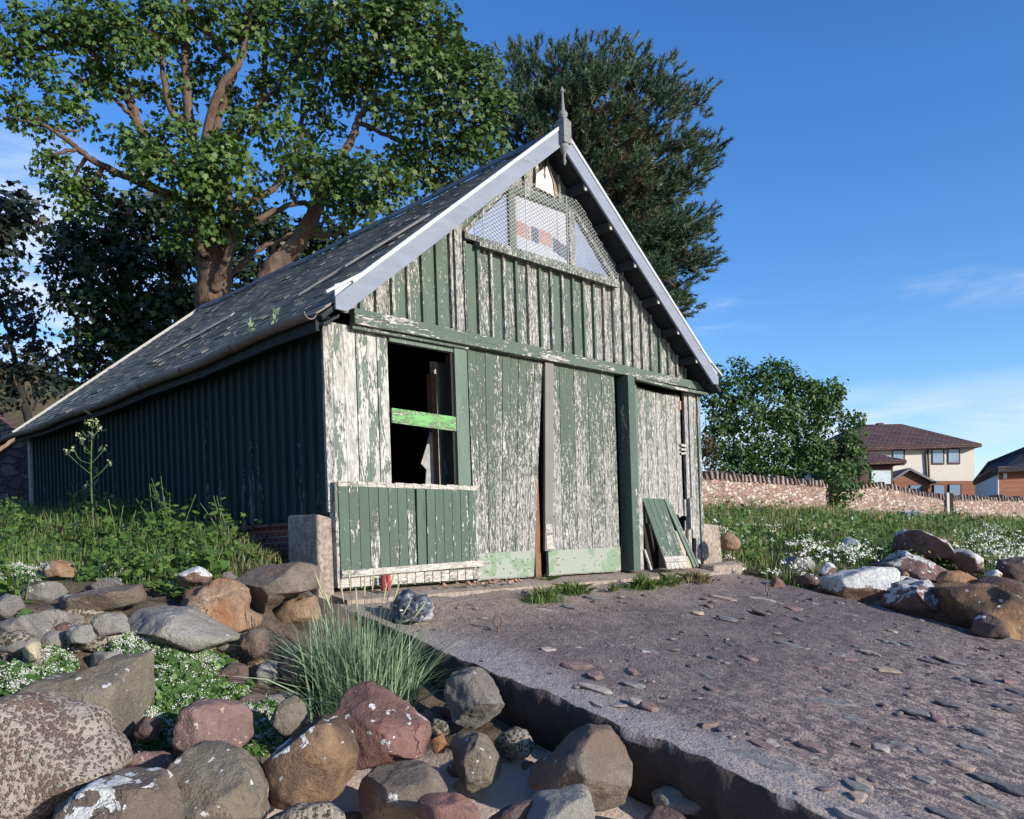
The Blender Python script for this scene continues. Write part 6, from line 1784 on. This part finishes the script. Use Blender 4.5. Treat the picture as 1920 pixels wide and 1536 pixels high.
OUT = [(300, 950, 150, -.5), (280, 955, 95, 0), (230, 990, 80, .3), (220, 1010, 90, -.6), (230, 1050, 72, .4), (210, 1075, 85, -.5), (240, 1110, 72, .2), (240, 1150, 85, -.5), (250, 1170, 78, .5), (270, 1195, 95, -.4), (280, 1205, 110, .5), (270, 1235, 135, 0), (300, 1262, 142, .4), (300, 1250, 160, -.6),
       (330, 1322, 165, .2), (310, 1280, 185, .6), (340, 1305, 235, -.5), (340, 1300, 250, .5), (380, 1352, 262, 0), (390, 1340, 295, .5), (390, 1310, 310, -.6), (400, 1290, 330, .6), (420, 1290, 345, -.3), (440, 1335, 390, .2), (450, 1300, 390, .7), (460, 1330, 412, -.4), (470, 1325, 440, .4), (480, 1310, 455, -.5), (500, 1322, 480, .1), (510, 1290, 490, .5), (530, 1300, 520, -.2), (550, 1270, 545, .4), (570, 1292, 565, 0), (590, 1260, 570, .4),
       (330, 940, 200, .6), (360, 930, 260, .5), (380, 935, 320, .4), (400, 960, 360, .8), (260, 960, 180, -.8), (280, 1000, 160, .9), (260, 1100, 140, -1), (300, 1180, 190, -1.2), (330, 1220, 230, 1.2), (360, 1240, 290, -1.2), (380, 1180, 300, 1.2), (300, 1120, 200, 1.2), (310, 1010, 220, -1), (420, 1240, 390, 1), (440, 1220, 420, -1), (480, 1250, 460, .8), (340, 1150, 260, -1.2), (260, 1060, 160, -1)]
for y0, x1, y1, dz in OUT:
    x1, y1 = 1060 + (x1 - 1060) * 0.94, y1 + 24
    n_ = int(24 + 0.40 * math.hypot(x1 - 1060, y1 - y0))
    pine_branch(y0, x1, y1, dz, n_)
sh_p = np.array([s[0] for s in shoots]); sh_d = np.array([s[1] for s in shoots]); sh_l = np.array([s[2] for s in shoots])
NN = 54
f = rngp.random((len(shoots), NN, 1))
base = sh_p[:, None, :] + sh_d[:, None, :] * f * sh_l[:, None, None]
nd = unit(sh_d[:, None, :] * 0.9 + rngp.normal(0, 0.55, (len(shoots), NN, 3)))
ln = rngp.uniform(0.11, 0.21, (len(shoots), NN, 1))
sd_ = unit(np.cross(nd, rngp.normal(0, 1, nd.shape))) * 0.013
V = np.stack([base - sd_, base + sd_, base + nd * ln], 2)
rn = np.clip(np.repeat(rngp.random(len(shoots)), NN) * 0.6 + rngp.random(len(shoots) * NN) * 0.4, 0, 1)
V = V.reshape(-1, 3, 3)
dead = np.repeat((rngp.random(len(shoots)) < np.where(np.linalg.norm(sh_p - at(1068, 360, D), axis=1) < 2.6, 0.22, 0.03)), NN)
o = poly_mesh('crown', V[~dead].reshape(-1, 3), 3, L_pine, None, rn[~dead]); o.parent = pine; o.matrix_parent_inverse = Matrix.Translation(-pine.location)
o = poly_mesh('dead_needles', V[dead].reshape(-1, 3), 3, L_pinebrown, None, rn[dead]); o.parent = pine; o.matrix_parent_inverse = Matrix.Translation(-pine.location)
o = pm.build('trunk', B_pine, None, True); o.parent = pine; o.matrix_parent_inverse = Matrix.Translation(-pine.location)
print('pine shoots', len(shoots))

# ------------------------------------------------------------------ bush behind the wall
D = 29.5
T = Tree('leafy_bush', 'tall leafy bush with upright shoots behind the wall right of the shed', None, foot(1455, 960, D), B_dark, L_bush, 320, tpl=OVAL, leaf=0.15, density=1.7, spray=0.26, per=26, up=0.35, cat='bush', shrink=1.0)
for px_, py_, tx_ in [(1345, 900, 1335), (1380, 900, 1375), (1420, 900, 1410), (1450, 900, 1462), (1490, 900, 1500), (1530, 900, 1570)]:
    T.limb([(1455 + (px_ - 1455) * .3, 990, D), (px_, py_, D), ((px_ + tx_) / 2, 800, D), (tx_, 720, D)], 0.06, 0.012, 7)
for c in [(1345, 700, 12, 26, D), (1340, 740, 26, 30, D), (1388, 690, 14, 26, D), (1380, 730, 30, 34, D), (1452, 700, 34, 28, D), (1425, 720, 30, 30, D), (1480, 710, 30, 28, D), (1505, 735, 30, 28, D), (1535, 740, 30, 26, D), (1562, 722, 20, 16, D), (1580, 740, 18, 20, D), (1555, 770, 36, 26, D), (1600, 785, 22, 14, D), (1590, 810, 30, 22, D),
          (1350, 790, 34, 36, D), (1400, 780, 46, 40, D), (1460, 770, 50, 40, D), (1510, 790, 46, 36, D), (1345, 840, 32, 30, D), (1400, 840, 46, 36, D), (1460, 830, 50, 40, D), (1520, 840, 46, 36, D), (1570, 850, 40, 30, D), (1600, 850, 24, 20, D), (1430, 875, 60, 18, D), (1500, 880, 46, 20, D), (1560, 890, 46, 26, D - 1), (1605, 885, 28, 20, D - .8), (1580, 915, 30, 20, 27.2), (1575, 938, 15, 14, 27.1), (1455, 890, 60, 16, D), (1380, 880, 50, 20, D)]:
    T.clump(*c)
T.done()
T = Tree('dry_shrub', 'yellowish dry shrub between the shed corner and the wall', None, foot(1335, 930, 24.0), B_dark, leaf_mat('dry_leaf', (0.07, 0.055, 0.02), (0.14, 0.105, 0.04), (0.20, 0.16, 0.07)), 321, tpl=LANCE, leaf=0.16, density=1.3, spray=0.22, per=24, up=0.1, cat='shrub')
T.limb([(1335, 960, 24), (1335, 900, 24), (1335, 850, 24)], 0.04, 0.012, 6)
for c in [(1330, 850, 20, 18, 24), (1335, 875, 22, 18, 24), (1325, 830, 12, 14, 24)]:
    T.clump(*c)
T.done()

# ================================================================== LOW PLANTS
rv = np.random.default_rng(400)
def blades(name, xy, h, m, lab=None, wid=0.006, lean=0.35, zoff=-0.02, parent=None, cat=None, kind='stuff', base=None, dirs=None):
    n = len(xy)
    z = ground(xy) + zoff if base is None else base
    p = np.stack([xy[:, 0], xy[:, 1], z], 1)
    a = rv.uniform(0, 6.283, n)
    ln = np.abs(rv.normal(0, lean, n))
    d = np.stack([np.cos(a), np.sin(a), np.zeros(n)], 1) if dirs is None else dirs
    s = np.stack([-np.sin(a), np.cos(a), np.zeros(n)], 1) if dirs is None else unit(np.cross(dirs, UP))
    s = unit(s + rv.normal(0, 0.7, (n, 3)) * [1, 1, 0.0])
    h = h[:, None]; ln = ln[:, None]
    w_ = (wid if np.isscalar(wid) else wid[:, None])
    m1 = p + UP * h * 0.5 + d * h * ln * 0.25
    tp = p + UP * h * (1 - 0.35 * np.minimum(ln, 1.2)) + d * h * ln
    V = np.stack([p - s * w_, p + s * w_, m1 + s * w_ * .8, tp, m1 - s * w_ * .8], 1)
    o = poly_mesh(name, V, 5, m, None, rnd=rv.random(n))
    if kind: tag(o, lab, cat or 'grass', kind=kind)
    return o
def wall_mask(px, d):
    return d < np.array([wall_d(p) - 0.12 for p in px])
# right bank
n = 85000
px = rv.uniform(1300, 2000, n); d = rv.uniform(11.0, 36, n)
k = wall_mask(px, d); px, d = px[k], d[k]
xy = np.array([CAM[:2] + (FW[:2] + RT[:2] * uv_of(p, 1000)[0]) * q for p, q in zip(px, d)])
keep = (xy[:, 0] > 6.75) | (xy[:, 1] > 0.1)
keep &= ~((d < 12.6) & (px > 1535) & (px < 1960)) & ~((d < 11.9)) & ~((xy[:, 0] < 6.7) & (xy[:, 1] < 0.6))
xy, d, px = xy[keep], d[keep], px[keep]
pt = np.array([noise.noise(Vector((x * 0.8, y * 0.8, 2.0))) for x, y in xy])
h = np.clip(0.15 + 0.16 * pt + rv.normal(0, 0.05, len(xy)), 0.04, 0.6) * np.clip(d / 14, 0.9, 1.6)
dry = (rv.random(len(xy)) < 0.10 + 0.22 * (pt > 0.25))
blades('bank_grass', xy[~dry], h[~dry], L_grass, 'rough green grass over the bank right of the shed', wid=0.007 * np.clip(d[~dry] / 14, 1, 2))
blades('dry_grass', xy[dry], h[dry] * 1.25, L_grassdry, 'dry straw coloured grass stems mixed into the right bank', wid=0.005 * np.clip(d[dry] / 14, 1, 2))
n = 9000
pxw = rv.uniform(1320, 1990, n); dw = rv.uniform(12.0, 27, n)
k = wall_mask(pxw, dw); pxw, dw = pxw[k], dw[k]
xyw = np.array([CAM[:2] + (FW[:2] + RT[:2] * uv_of(p, 1000)[0]) * q for p, q in zip(pxw, dw)])
ptw = np.array([noise.noise(Vector((x * 0.9, y * 0.9, 5.0))) for x, y in xyw])
k = (ptw > 0.0) & ((xyw[:, 0] > 6.9)) & ~((dw < 12.8) & (pxw > 1535))
xyw, ptw, dw = xyw[k], ptw[k], dw[k]
pos = np.stack([xyw[:, 0], xyw[:, 1], ground(xyw) + rv.uniform(.05, .45, len(xyw)) * np.clip(.5 + ptw * 1.6, .3, 1.4)], 1)
o = leaves('weeds', pos, np.array([-0.2, -0.5, 0.8]) + rv.normal(0, 0.5, pos.shape), rv.normal(0, 1, pos.shape) + [0, -.3, 0.3], rv.uniform(0.05, 0.11, len(pos)), OVAL, L_weed, None, rnd=rv.random(len(pos)))
tag(o, 'patches of leafy weeds through the grass of the right hand bank', 'weeds', kind='stuff')
# left bank
n = 62000
px = rv.uniform(-200, 620, n); d = rv.uniform(6.5, 16.0, n)
xy = np.array([CAM[:2] + (FW[:2] + RT[:2] * uv_of(p, 1000)[0]) * q for p, q in zip(px, d)])
row = 6.75 + np.clip(px, 0, 600) / 600 * 0.75
keep = (xy[:, 0] < -0.08) & (d > row) & (rv.random(n) < np.clip((d - row) / 0.5, 0.05, 1)) & ~((xy[:, 0] > -0.42) & (xy[:, 1] < 0.42))
xy, d, px = xy[keep], d[keep], px[keep]
h = np.clip(0.16 + rv.normal(0, 0.08, len(xy)), 0.04, 0.5)
h *= np.where(px > 430, 0.55, 1.0)
dry = rv.random(len(xy)) < np.where(px > 400, 0.45, 0.10)
blades('bank_grass', xy[~dry], h[~dry], L_grass, 'green grass in front of the dark side wall of the shed', wid=0.005)
blades('dry_grass', xy[dry], h[dry] * 1.1, L_grassdry, 'dry grass by the brick plinth of the shed', wid=0.0035, lean=0.7)
# broad leaved weeds between the grass on the left bank, as ground cover
n = 20000
px = rv.uniform(-150, 520, n); d = rv.uniform(6.7, 13.0, n)
xy = np.array([CAM[:2] + (FW[:2] + RT[:2] * uv_of(p, 1000)[0]) * q for p, q in zip(px, d)])
pt = np.array([noise.noise(Vector((x * 1.6, y * 1.6, 9.0))) for x, y in xy])
row = 6.75 + np.clip(px, 0, 600) / 600 * 0.7
keep = (xy[:, 0] < -0.1) & (d > row) & (pt > -0.15) & (px < 440 + rv.normal(0, 25, n))
xy, pt = xy[keep], pt[keep]
z = ground(xy) + rv.uniform(0.02, 0.30, len(xy)) * np.clip(0.6 + pt * 1.6, 0.3, 1.5)
pos = np.stack([xy[:, 0], xy[:, 1], z], 1)
o = leaves('weeds', pos, np.array([-0.2, -0.5, 0.8]) + rv.normal(0, 0.45, pos.shape), rv.normal(0, 1, pos.shape) + [0, -.3, 0.2], rv.uniform(0.025, 0.07, len(pos)), SYC * [1.0, 0.9], L_weed, None, rnd=rv.random(len(pos)))
tag(o, 'leafy green weeds carpeting the bank left of the shed', 'weeds', kind='stuff')

def plant(name, label, cat, px, py, d, stems, h, spread, leaf, nl, m, tpl=SYC, group=None, seed=1, flower=None, stemm=None):
    """upright leafy plant: stems with leaves of a given size; its foot at the pixel"""
    r = np.random.default_rng(seed)
    q = at(px, py, d); q[2] = gz(q[0], q[1])
    t = empty(name, tuple(q), label, cat, group)
    b = MB(seed); P, N_, D_, S_ = [], [], [], []
    tips = []
    for i in range(stems):
        e = q + np.array([r.normal(0, spread), r.normal(0, spread), h * r.uniform(0.7, 1.0)])
        path = smooth_path([q + np.array([r.normal(0, .03), r.normal(0, .03), -.03]), (q + e) / 2 + r.normal(0, spread * .2, 3), e], 5)
        b.tube(path, np.linspace(0.008, 0.003, len(path)), 5)
        tips.append(e)
        for j in range(nl):
            f = (j + 0.5) / nl
            p = path[int(f * (len(path) - 1))]
            dr = r.normal(0, 1, 3); dr[2] = 0.25; dr = unit(dr)
            l = leaf * (1.1 - 0.5 * f) * r.uniform(0.7, 1.2)
            P.append(p + dr * 0.03); D_.append(dr); N_.append(np.array([0, -0.25, 1]) + r.normal(0, .35, 3)); S_.append(l)
    o = b.build('stems', stemm or M_stem, None, True); o.parent = t; o.matrix_parent_inverse = Matrix.Translation(-Vector(q))
    o = leaves('foliage', np.array(P), np.array(N_), np.array(D_), np.array(S_), tpl, m, None, rnd=r.random(len(P))); o.parent = t; o.matrix_parent_inverse = Matrix.Translation(-Vector(q))
    if flower:
        V = []
        for e in tips:
            for k in range(flower):
                c = e + r.normal(0, .025, 3); n_ = unit(r.normal(0, 1, 3) + [0, -.5, .8]); a = unit(np.cross(n_, r.normal(0, 1, 3))); bb_ = np.cross(n_, a)
                V.append([c + (a * math.cos(g) + bb_ * math.sin(g)) * 0.012 for g in np.linspace(0, 6.283, 6, endpoint=False)])
        o = poly_mesh('flower_heads', np.array(V), 6, M_seed, None); o.parent = t; o.matrix_parent_inverse = Matrix.Translation(-Vector(q))
    return t
plant('leafy_plant', 'sycamore seedling with bright lobed leaves in front of the dark wall', 'plant', 395, 1050, 7.4, 5, 0.42, .10, .13, 9, L_weed, seed=411)
plant('leafy_plant', 'leafy green plant standing tallest in the middle of the left bank', 'plant', 222, 1030, 7.9, 5, 0.62, .10, .13, 10, L_weed, seed=412)
plant('leafy_plant', 'broad leaved plant below the tall budding weed', 'plant', 150, 1020, 8.2, 5, 0.55, .12, .16, 8, L_weed, seed=413)
plant('leafy_plant', 'bushy weed between the bank and the brick plinth', 'plant', 470, 1035, 8.0, 4, 0.18, .10, .07, 8, L_weed, seed=414)
plant('dock_plant', 'low dock plant with long grey green leaves beside the bank stones', 'plant', 55, 1170, 5.85, 7, 0.10, .07, .14, 5, L_cress, tpl=OVAL, seed=415)
plant('dock_plant', 'tall dock leaves standing up at the left frame edge among white flowers', 'plant', 30, 1100, 6.3, 6, 0.20, .07, .15, 6, L_weed, tpl=LANCE * [1.4, 1], seed=416)
plant('leafy_plant', 'large lobed leaves hanging over the rock row near the orange boulder', 'plant', 330, 1085, 7.0, 4, 0.15, .12, .13, 6, L_weed, seed=417)
plant('nettle_clump', 'dark weed clump in the shade against the middle of the side wall', 'plant', 330, 985, 9.0, 9, 0.85, .16, .13, 14, L_weed, tpl=OVAL, seed=418)
plant('nettle_clump', 'dark weed clump in the shade near the brick plinth', 'plant', 420, 1000, 8.6, 7, 0.50, .14, .12, 10, L_weed, tpl=OVAL, seed=419)
plant('nettle_clump', 'ragged weeds against the side wall toward its far end', 'plant', 150, 965, 11.0, 7, 0.55, .16, .13, 10, L_weed, tpl=OVAL, seed=421)
# tall budding weed in front of the dark wall
q = at(178, 990, 9.0); q[2] = gz(q[0], q[1])
t_ = empty('tall_weed', tuple(q), 'tall thin weed with yellow green bud clusters against the dark side wall', 'plant')
b = MB(420); heads = []
def px9(x, y): return at(x, y, 9.0)
main = smooth_path([q, px9(172, 930), px9(171, 860), px9(173, 800)], 6); b.tube(main, np.linspace(.010, .005, len(main)), 6)
for a, c, e in [((171, 850), (155, 835), (148, 815)), ((171, 850), (160, 848), (155, 826)), ((171, 870), (150, 862), (138, 842)), ((171, 890), (145, 868), (124, 848)), ((172, 826), (178, 815), (186, 805)), ((173, 805), (170, 798), (166, 793)), ((173, 805), (175, 795), (174, 788)), ((173, 805), (180, 798), (182, 793)), ((171, 870), (185, 855), (196, 842)), ((171, 900), (190, 885), (205, 868))]:
    b.tube(smooth_path([px9(*a), px9(*c), px9(*e)], 4), 0.004, 5); heads.append(px9(*e))
o = b.build('stems', M_stem, None, True); o.parent = t_; o.matrix_parent_inverse = Matrix.Translation(-t_.location)
V = []
for e in heads:
    for k in range(10):
        c = e + rv.normal(0, .014, 3); n_ = unit(rv.normal(0, 1, 3) + [0, -.7, .5]); a = unit(np.cross(n_, rv.normal(0, 1, 3))); bb_ = np.cross(n_, a)
        V.append([c + (a * math.cos(g) + bb_ * math.sin(g)) * 0.012 for g in np.linspace(0, 6.283, 6, endpoint=False)])
o = poly_mesh('flower_heads', np.array(V), 6, M_seed, None); o.parent = t_; o.matrix_parent_inverse = Matrix.Translation(-t_.location)
ps = np.array([main[i] for i in rv.integers(2, len(main), 60)]) + rv.normal(0, .06, (60, 3))
o = leaves('foliage', ps, rv.normal(0, 1, ps.shape) + [0, -.5, .6], rv.normal(0, 1, ps.shape) + [0, 0, .5], rv.uniform(.05, .12, 60), LANCE, L_dark, None); o.parent = t_; o.matrix_parent_inverse = Matrix.Translation(-t_.location)
# weeds growing on the roof edge
for i, (y, s, hh, lb) in enumerate([(0.62, 0.10, .16, 'green sprig growing from the slates above the gutter, nearer the gable'), (1.12, 0.10, .17, 'green sprig growing from the slates above the gutter, farther from the gable')]):
    p = slope_pt(-1, s, y, 0.03)
    t_ = empty('roof_weed', tuple(p), lb, 'weed', 'sprigs rooted in the roof edge')
    r = np.random.default_rng(430 + i)
    b = MB(430); b.tube([p, p + UP * hh * .6, p + UP * hh], [0.004, 0.003, 0.002], 5)
    o = b.build('stem', M_stem, None); o.parent = t_; o.matrix_parent_inverse = Matrix.Translation(-t_.location)
    n_ = 26
    ps = p + UP * (r.uniform(.03, 1, (n_, 1)) * hh)
    o = leaves('foliage', ps, r.normal(0, 1, ps.shape) + [-.5, -.6, .5], r.normal(0, 1, ps.shape) + [0, 0, 1.3], r.uniform(.05, .09, n_), LANCE * [1.2, 1], L_lyme, None); o.parent = t_; o.matrix_parent_inverse = Matrix.Translation(-t_.location)

# white flowering cushions
def cushion(label, px, py, d, rx, ry, nf, nl, seed, hgt=0.12, cat='flowers', lm=L_cress, leaf=0.045):
    r = np.random.default_rng(seed)
    c = at(px, py, d)
    sx, sy = rx * 1.22 * d / FOC, ry * 1.3 * d / FOC
    nf, nl = int(nf * 1.25), int(nl * 1.7)
    dep = max(sy * 1.8, sx * 0.55)
    t = empty('flowering_cushion', (c[0], c[1], gz(c[0], c[1])), label, cat, 'white flowering cushions among the rocks')
    def pts(n, top):
        o = r.normal(0, 0.5, (n, 2)); o = o / np.maximum(1, np.linalg.norm(o, axis=1, keepdims=True))
        xy = c[:2] + np.outer(o[:, 0] * sx, RT[:2]) + np.outer(o[:, 1] * dep, FW[:2])
        dome = 1 - 0.75 * (o[:, 0] ** 2 + o[:, 1] ** 2)
        z = ground(xy)
        hh = hgt * dome
        f = r.uniform(0.75, 1.12, n) if top else r.uniform(0.02, 1.0, n) ** 0.7
        return np.stack([xy[:, 0], xy[:, 1], z + hh * f], 1)
    P = pts(nl, False)
    o = leaves('foliage', P, r.normal(0, .5, P.shape) + [-.2, -.5, .8], r.normal(0, 1, P.shape) + [0, 0, .5], r.uniform(.6, 1.3, nl) * leaf, OVAL * [1.3, 1], lm, None, rnd=r.random(nl)); o.parent = t; o.matrix_parent_inverse = Matrix.Translation(-t.location)
    heads = pts(nf, True)
    V = []
    for h_ in heads:
        m_ = int(r.integers(16, 34))
        for k in range(m_):
            cc = h_ + r.normal(0, .014, 3) * [1, 1, .6]
            n_ = unit(r.normal(0, .5, 3) + [-.1, -.6, .8]); a = unit(np.cross(n_, r.normal(0, 1, 3))); bb_ = np.cross(n_, a)
            s = r.uniform(.0025, .0045)
            V.append([cc + (a * math.cos(g) + bb_ * math.sin(g)) * s for g in np.linspace(0, 6.283, 5, endpoint=False)])
    o = poly_mesh('petals', np.array(V), 5, M_petal, None); o.parent = t; o.matrix_parent_inverse = Matrix.Translation(-t.location)
CU = [('white flower cushion at the left frame edge below the bank stones', 40, 1252, 5.25, 70, 22, 130, 900), ('white flower cushion just above the olive grey slab', 110, 1245, 5.25, 60, 20, 140, 800), ('dense white flower patch above the small square grey stone', 95, 1200, 5.5, 30, 18, 60, 250),
      ('thick white flower head patch at the top of the long green cushion', 255, 1205, 5.85, 50, 26, 150, 700), ('green cushion with scattered white flowers in the middle of the rocks', 330, 1235, 5.8, 80, 34, 120, 1700), ('long leafy green cushion running down beside the purple boulder', 350, 1285, 5.45, 80, 36, 50, 2000), ('white flower cushion between the layered stone and the long green cushion', 400, 1215, 5.95, 50, 26, 80, 900),
      ('flowering cushion right of the long green one by the grass tuft', 490, 1275, 5.65, 45, 40, 90, 1100), ('small white flower cushion in the dark gap by the olive slab', 255, 1395, 4.85, 24, 16, 40, 180), ('white flowers beside the broken right edge of the olive slab', 285, 1270, 5.2, 26, 22, 45, 250),
      ('white flowering patch at the left edge high on the bank', 30, 1060, 7.0, 50, 26, 150, 500), ('white flowering patch on the bank above the long brown block', 110, 1030, 7.3, 50, 20, 140, 500), ('sprinkle of white flowers near the top of the orange boulder', 210, 1045, 7.3, 40, 18, 50, 400)]
for i, (lb, px_, py_, d_, rx_, ry_, nf, nl) in enumerate(CU):
    cushion(lb, px_, py_, d_, rx_, ry_, nf, nl, 500 + i)
plant('leafy_sprout', 'green sprout with narrow leaves beside the round orange boulder', 'plant', 478, 1425, 4.75, 5, 0.10, .04, .06, 7, L_cress, tpl=LANCE * [1.3, 1], seed=541)
plant('flowering_sprout', 'single flowering sprout in front of the purple boulder', 'plant', 322, 1420, 4.6, 2, 0.12, .02, .045, 5, L_cress, tpl=OVAL, seed=542, flower=8, stemm=M_stem)
plant('flowering_sprout', 'pale flowering sprout over the flat purple stone', 'plant', 285, 1440, 4.5, 2, 0.10, .02, .045, 5, L_cress, tpl=OVAL, seed=543, flower=8)
# right bank white flowers: far off, reads as one mass
V = []; VL = []
for px0, py0, d0, rx0, rd0, n0 in [(1420, 990, 15.5, 70, 2.0, 14), (1520, 1030, 13.2, 60, .9, 38), (1600, 1030, 13.2, 35, .6, 45), (1480, 1070, 12.3, 50, .4, 14), (1850, 1010, 17, 60, 2.5, 90), (1900, 1040, 14.5, 50, 1.5, 90), (1790, 1030, 14.2, 50, .8, 22), (1370, 1000, 13.5, 30, 1.0, 10), (1700, 990, 20, 120, 4, 14), (1560, 1000, 17, 100, 3, 12), (1400, 1060, 12.0, 30, .4, 12)]:
    for k in range(n0):
        p_, d_ = px0 + rv.normal(0, rx0 * .5), d0 + rv.normal(0, rd0 * .5)
        if d_ < 11.7: continue
        xy = CAM[:2] + (FW[:2] + RT[:2] * uv_of(p_, 1000)[0]) * d_
        z = gz(*xy) + rv.uniform(.10, .26)
        for j in range(rv.integers(6, 16)):
            cc = np.array([xy[0], xy[1], z]) + rv.normal(0, .035, 3) * [1, 1, .5]
            n_ = unit(rv.normal(0, .5, 3) + [-.2, -.6, .7]); a = unit(np.cross(n_, rv.normal(0, 1, 3))); bb_ = np.cross(n_, a)
            s = rv.uniform(.009, .018)
            V.append([cc + (a * math.cos(g) + bb_ * math.sin(g)) * s for g in np.linspace(0, 6.283, 5, endpoint=False)])
tag(poly_mesh('white_flowers', np.array(V), 5, M_petal, None), 'white umbels scattered over the right hand bank', 'flowers', kind='stuff')

# lyme grass tuft in front of the apron
q = at(680, 1290, 6.15); q[2] = gz(q[0], q[1])
t_ = empty('lyme_grass', tuple(q), 'big tuft of tall blue green grass with pale seed heads by the slipway', 'grass tuft')
n = 1100
ox = np.clip(rv.normal(0, 1, (n, 2)), -2, 2) * [0.16, 0.11]
xy = q[:2] + np.outer(ox[:, 0], RT[:2]) + np.outer(ox[:, 1], FW[:2])
dr = unit(np.concatenate([np.outer(ox[:, 0] / .16, RT[:2]) + np.outer(ox[:, 1] / .11, FW[:2]) + rv.normal(0, .8, (n, 2)), np.zeros((n, 1))], 1))
ln = np.abs(rv.normal(0.22, 0.22, n)) + (rv.random(n) < 0.22) * rv.uniform(.2, .7, n)
h = rv.uniform(0.42, 0.88, n)
V = []
z = ground(xy) - 0.02
for i in range(n):
    p = np.array([xy[i, 0], xy[i, 1], z[i]]); s = unit(np.cross(dr[i], UP) + rv.normal(0, .5, 3)) * rv.uniform(.0035, .0075)
    L, R_ = [], []
    for f, w_ in ((0, 1), (.35, 1), (.7, .75), (1, 0.1)):
        c = p + UP * h[i] * (f - 0.42 * min(ln[i], 1.1) * f ** 2.2) + dr[i] * h[i] * ln[i] * f ** 1.8
        L.append(c - s * w_); R_.append(c + s * w_)
    for k in range(3):
        V.append([L[k], R_[k], R_[k + 1], L[k + 1]])
o = poly_mesh('blades', np.array(V), 4, L_lyme, None, rnd=np.repeat(rv.random(n), 3)); o.parent = t_; o.matrix_parent_inverse = Matrix.Translation(-t_.location)
b = MB(440); b2 = MB(441)
for hx, hy in [(596, 1090), (612, 1120), (640, 1105), (668, 1120), (684, 1095), (700, 1085), (722, 1110), (745, 1105), (765, 1135), (655, 1085), (790, 1140), (735, 1090)]:
    e = at(hx, hy, 6.1 + rv.normal(0, .08)); f0 = at(680 + (hx - 680) * .35, 1260, 6.15)
    a = smooth_path([f0, (f0 + e) / 2 + UP * .03, e], 4); b.tube(a, 0.0025, 4)
    dd = unit(e - a[-3])
    b2.tube([e - dd * .09, e - dd * .06, e - dd * .02, e + dd * .05, e + dd * .07], [0.002, .006, .007, .005, .001], 6)
o = b.build('stalks', M_stem, None); o.parent = t_; o.matrix_parent_inverse = Matrix.Translation(-t_.location)
o = b2.build('seed_heads', M_seed, None); o.parent = t_; o.matrix_parent_inverse = Matrix.Translation(-t_.location)

# grass tufts on the apron and slipway top
def tuft(label, px, py, n, rx, hmax, m, seed):
    n = int(n * 1.5)
    q = slip_at(px, py)
    if q[1] > -0.33: q = np.array([q[0], q[1], -0.08])
    t = empty('grass_tuft', tuple(q), label, 'grass tuft', 'grass tufts along the shed threshold')
    oo = np.clip(rv.normal(0, .75, (n, 2)), -1.8, 1.8)
    n = int(n)
    xy = q[:2] + oo * [rx, rx * .45]
    fall = np.exp(-0.55 * np.sum(oo ** 2, 1))
    z = np.array([slip_z(y) if y < -0.33 else -0.08 for x, y in xy])
    o = blades('blades', xy, rv.uniform(.25, 1.25, n) * hmax * (0.35 + fall), m, wid=0.0032, lean=.9, base=z, kind=None)
    o.parent = t; o.matrix_parent_inverse = Matrix.Translation(-t.location)
tuft('broad leaved grass tuft below the left double door', 1020, 1128, 260, .17, .17, L_grass, 451)
tuft('grass tuft below the right double door', 1075, 1112, 240, .17, .14, L_grass, 452)
tuft('bright grass tuft at the foot of the door post', 1205, 1104, 420, .15, .17, L_grass, 453)
tuft('grass tuft in front of the leaning panel', 1255, 1096, 260, .13, .14, L_grass, 454)
tuft('yellowing grass tuft near the concrete step', 1310, 1092, 320, .17, .15, L_grassdry, 455)
tuft('small green tuft beside the yellowing one', 1290, 1090, 160, .10, .13, L_grass, 456)
tuft('thin tuft growing between the two double doors', 1017, 1090, 50, .05, .12, L_grass, 457)
tuft('tiny tuft between the door tufts', 1150, 1108, 60, .05, .10, L_grass, 458)

# crumpled plastic bag
c = at(772, 1146, 8.0)
q = slip_at(772, 1162)
V, F = ICO[5]
W = V.copy()
W[:, 2] = np.where(W[:, 2] < -.45, -.45, W[:, 2])
for i, p in enumerate(W):
    f = 0.50 * abs(noise.noise(Vector(p * 1.7 + 3))) + 0.22 * abs(noise.noise(Vector(p * 4 + 7))) + 0.10 * noise.noise(Vector(p * 1.1)) - 0.12
    W[i] = p * (1 - f) + np.array([0, 0, 0.25 * max(p[2], 0) ** 3])
W = W * np.array([0.19, 0.17, 0.16])
def bag_mat():
    m, t, bb = new_mat('blue_grey_plastic', 0.32, 0.5)
    v = obj_vec(t)
    s = _n(t, 'ShaderNodeSeparateXYZ'); t.links.new(v, s.inputs[0])
    n = NOISE(t, v, 9, 5, 0.6, .5)
    c = MIX(t, STEP(t, n, .40, .62), (0.03, 0.033, 0.040), (0.11, 0.125, 0.15))
    c = MIX(t, STEP(t, MATH(t, 'SUBTRACT', MATH(t, 'MULTIPLY', s.outputs[0], 1.0), s.outputs[2]), .06, .13), c, (0.36, 0.34, 0.37))
    _set(t, bb.inputs['Base Color'], c); bump(t, bb, n, .02)
    return m
me = bpy.data.meshes.new('plastic_bag'); me.from_pydata([tuple(p) for p in W], [], F)
tag(link('plastic_bag', me, bag_mat(), None, (q[0], q[1], q[2] + 0.065), True), 'crumpled blue grey plastic bag lying at the top left corner of the slipway', 'plastic bag')
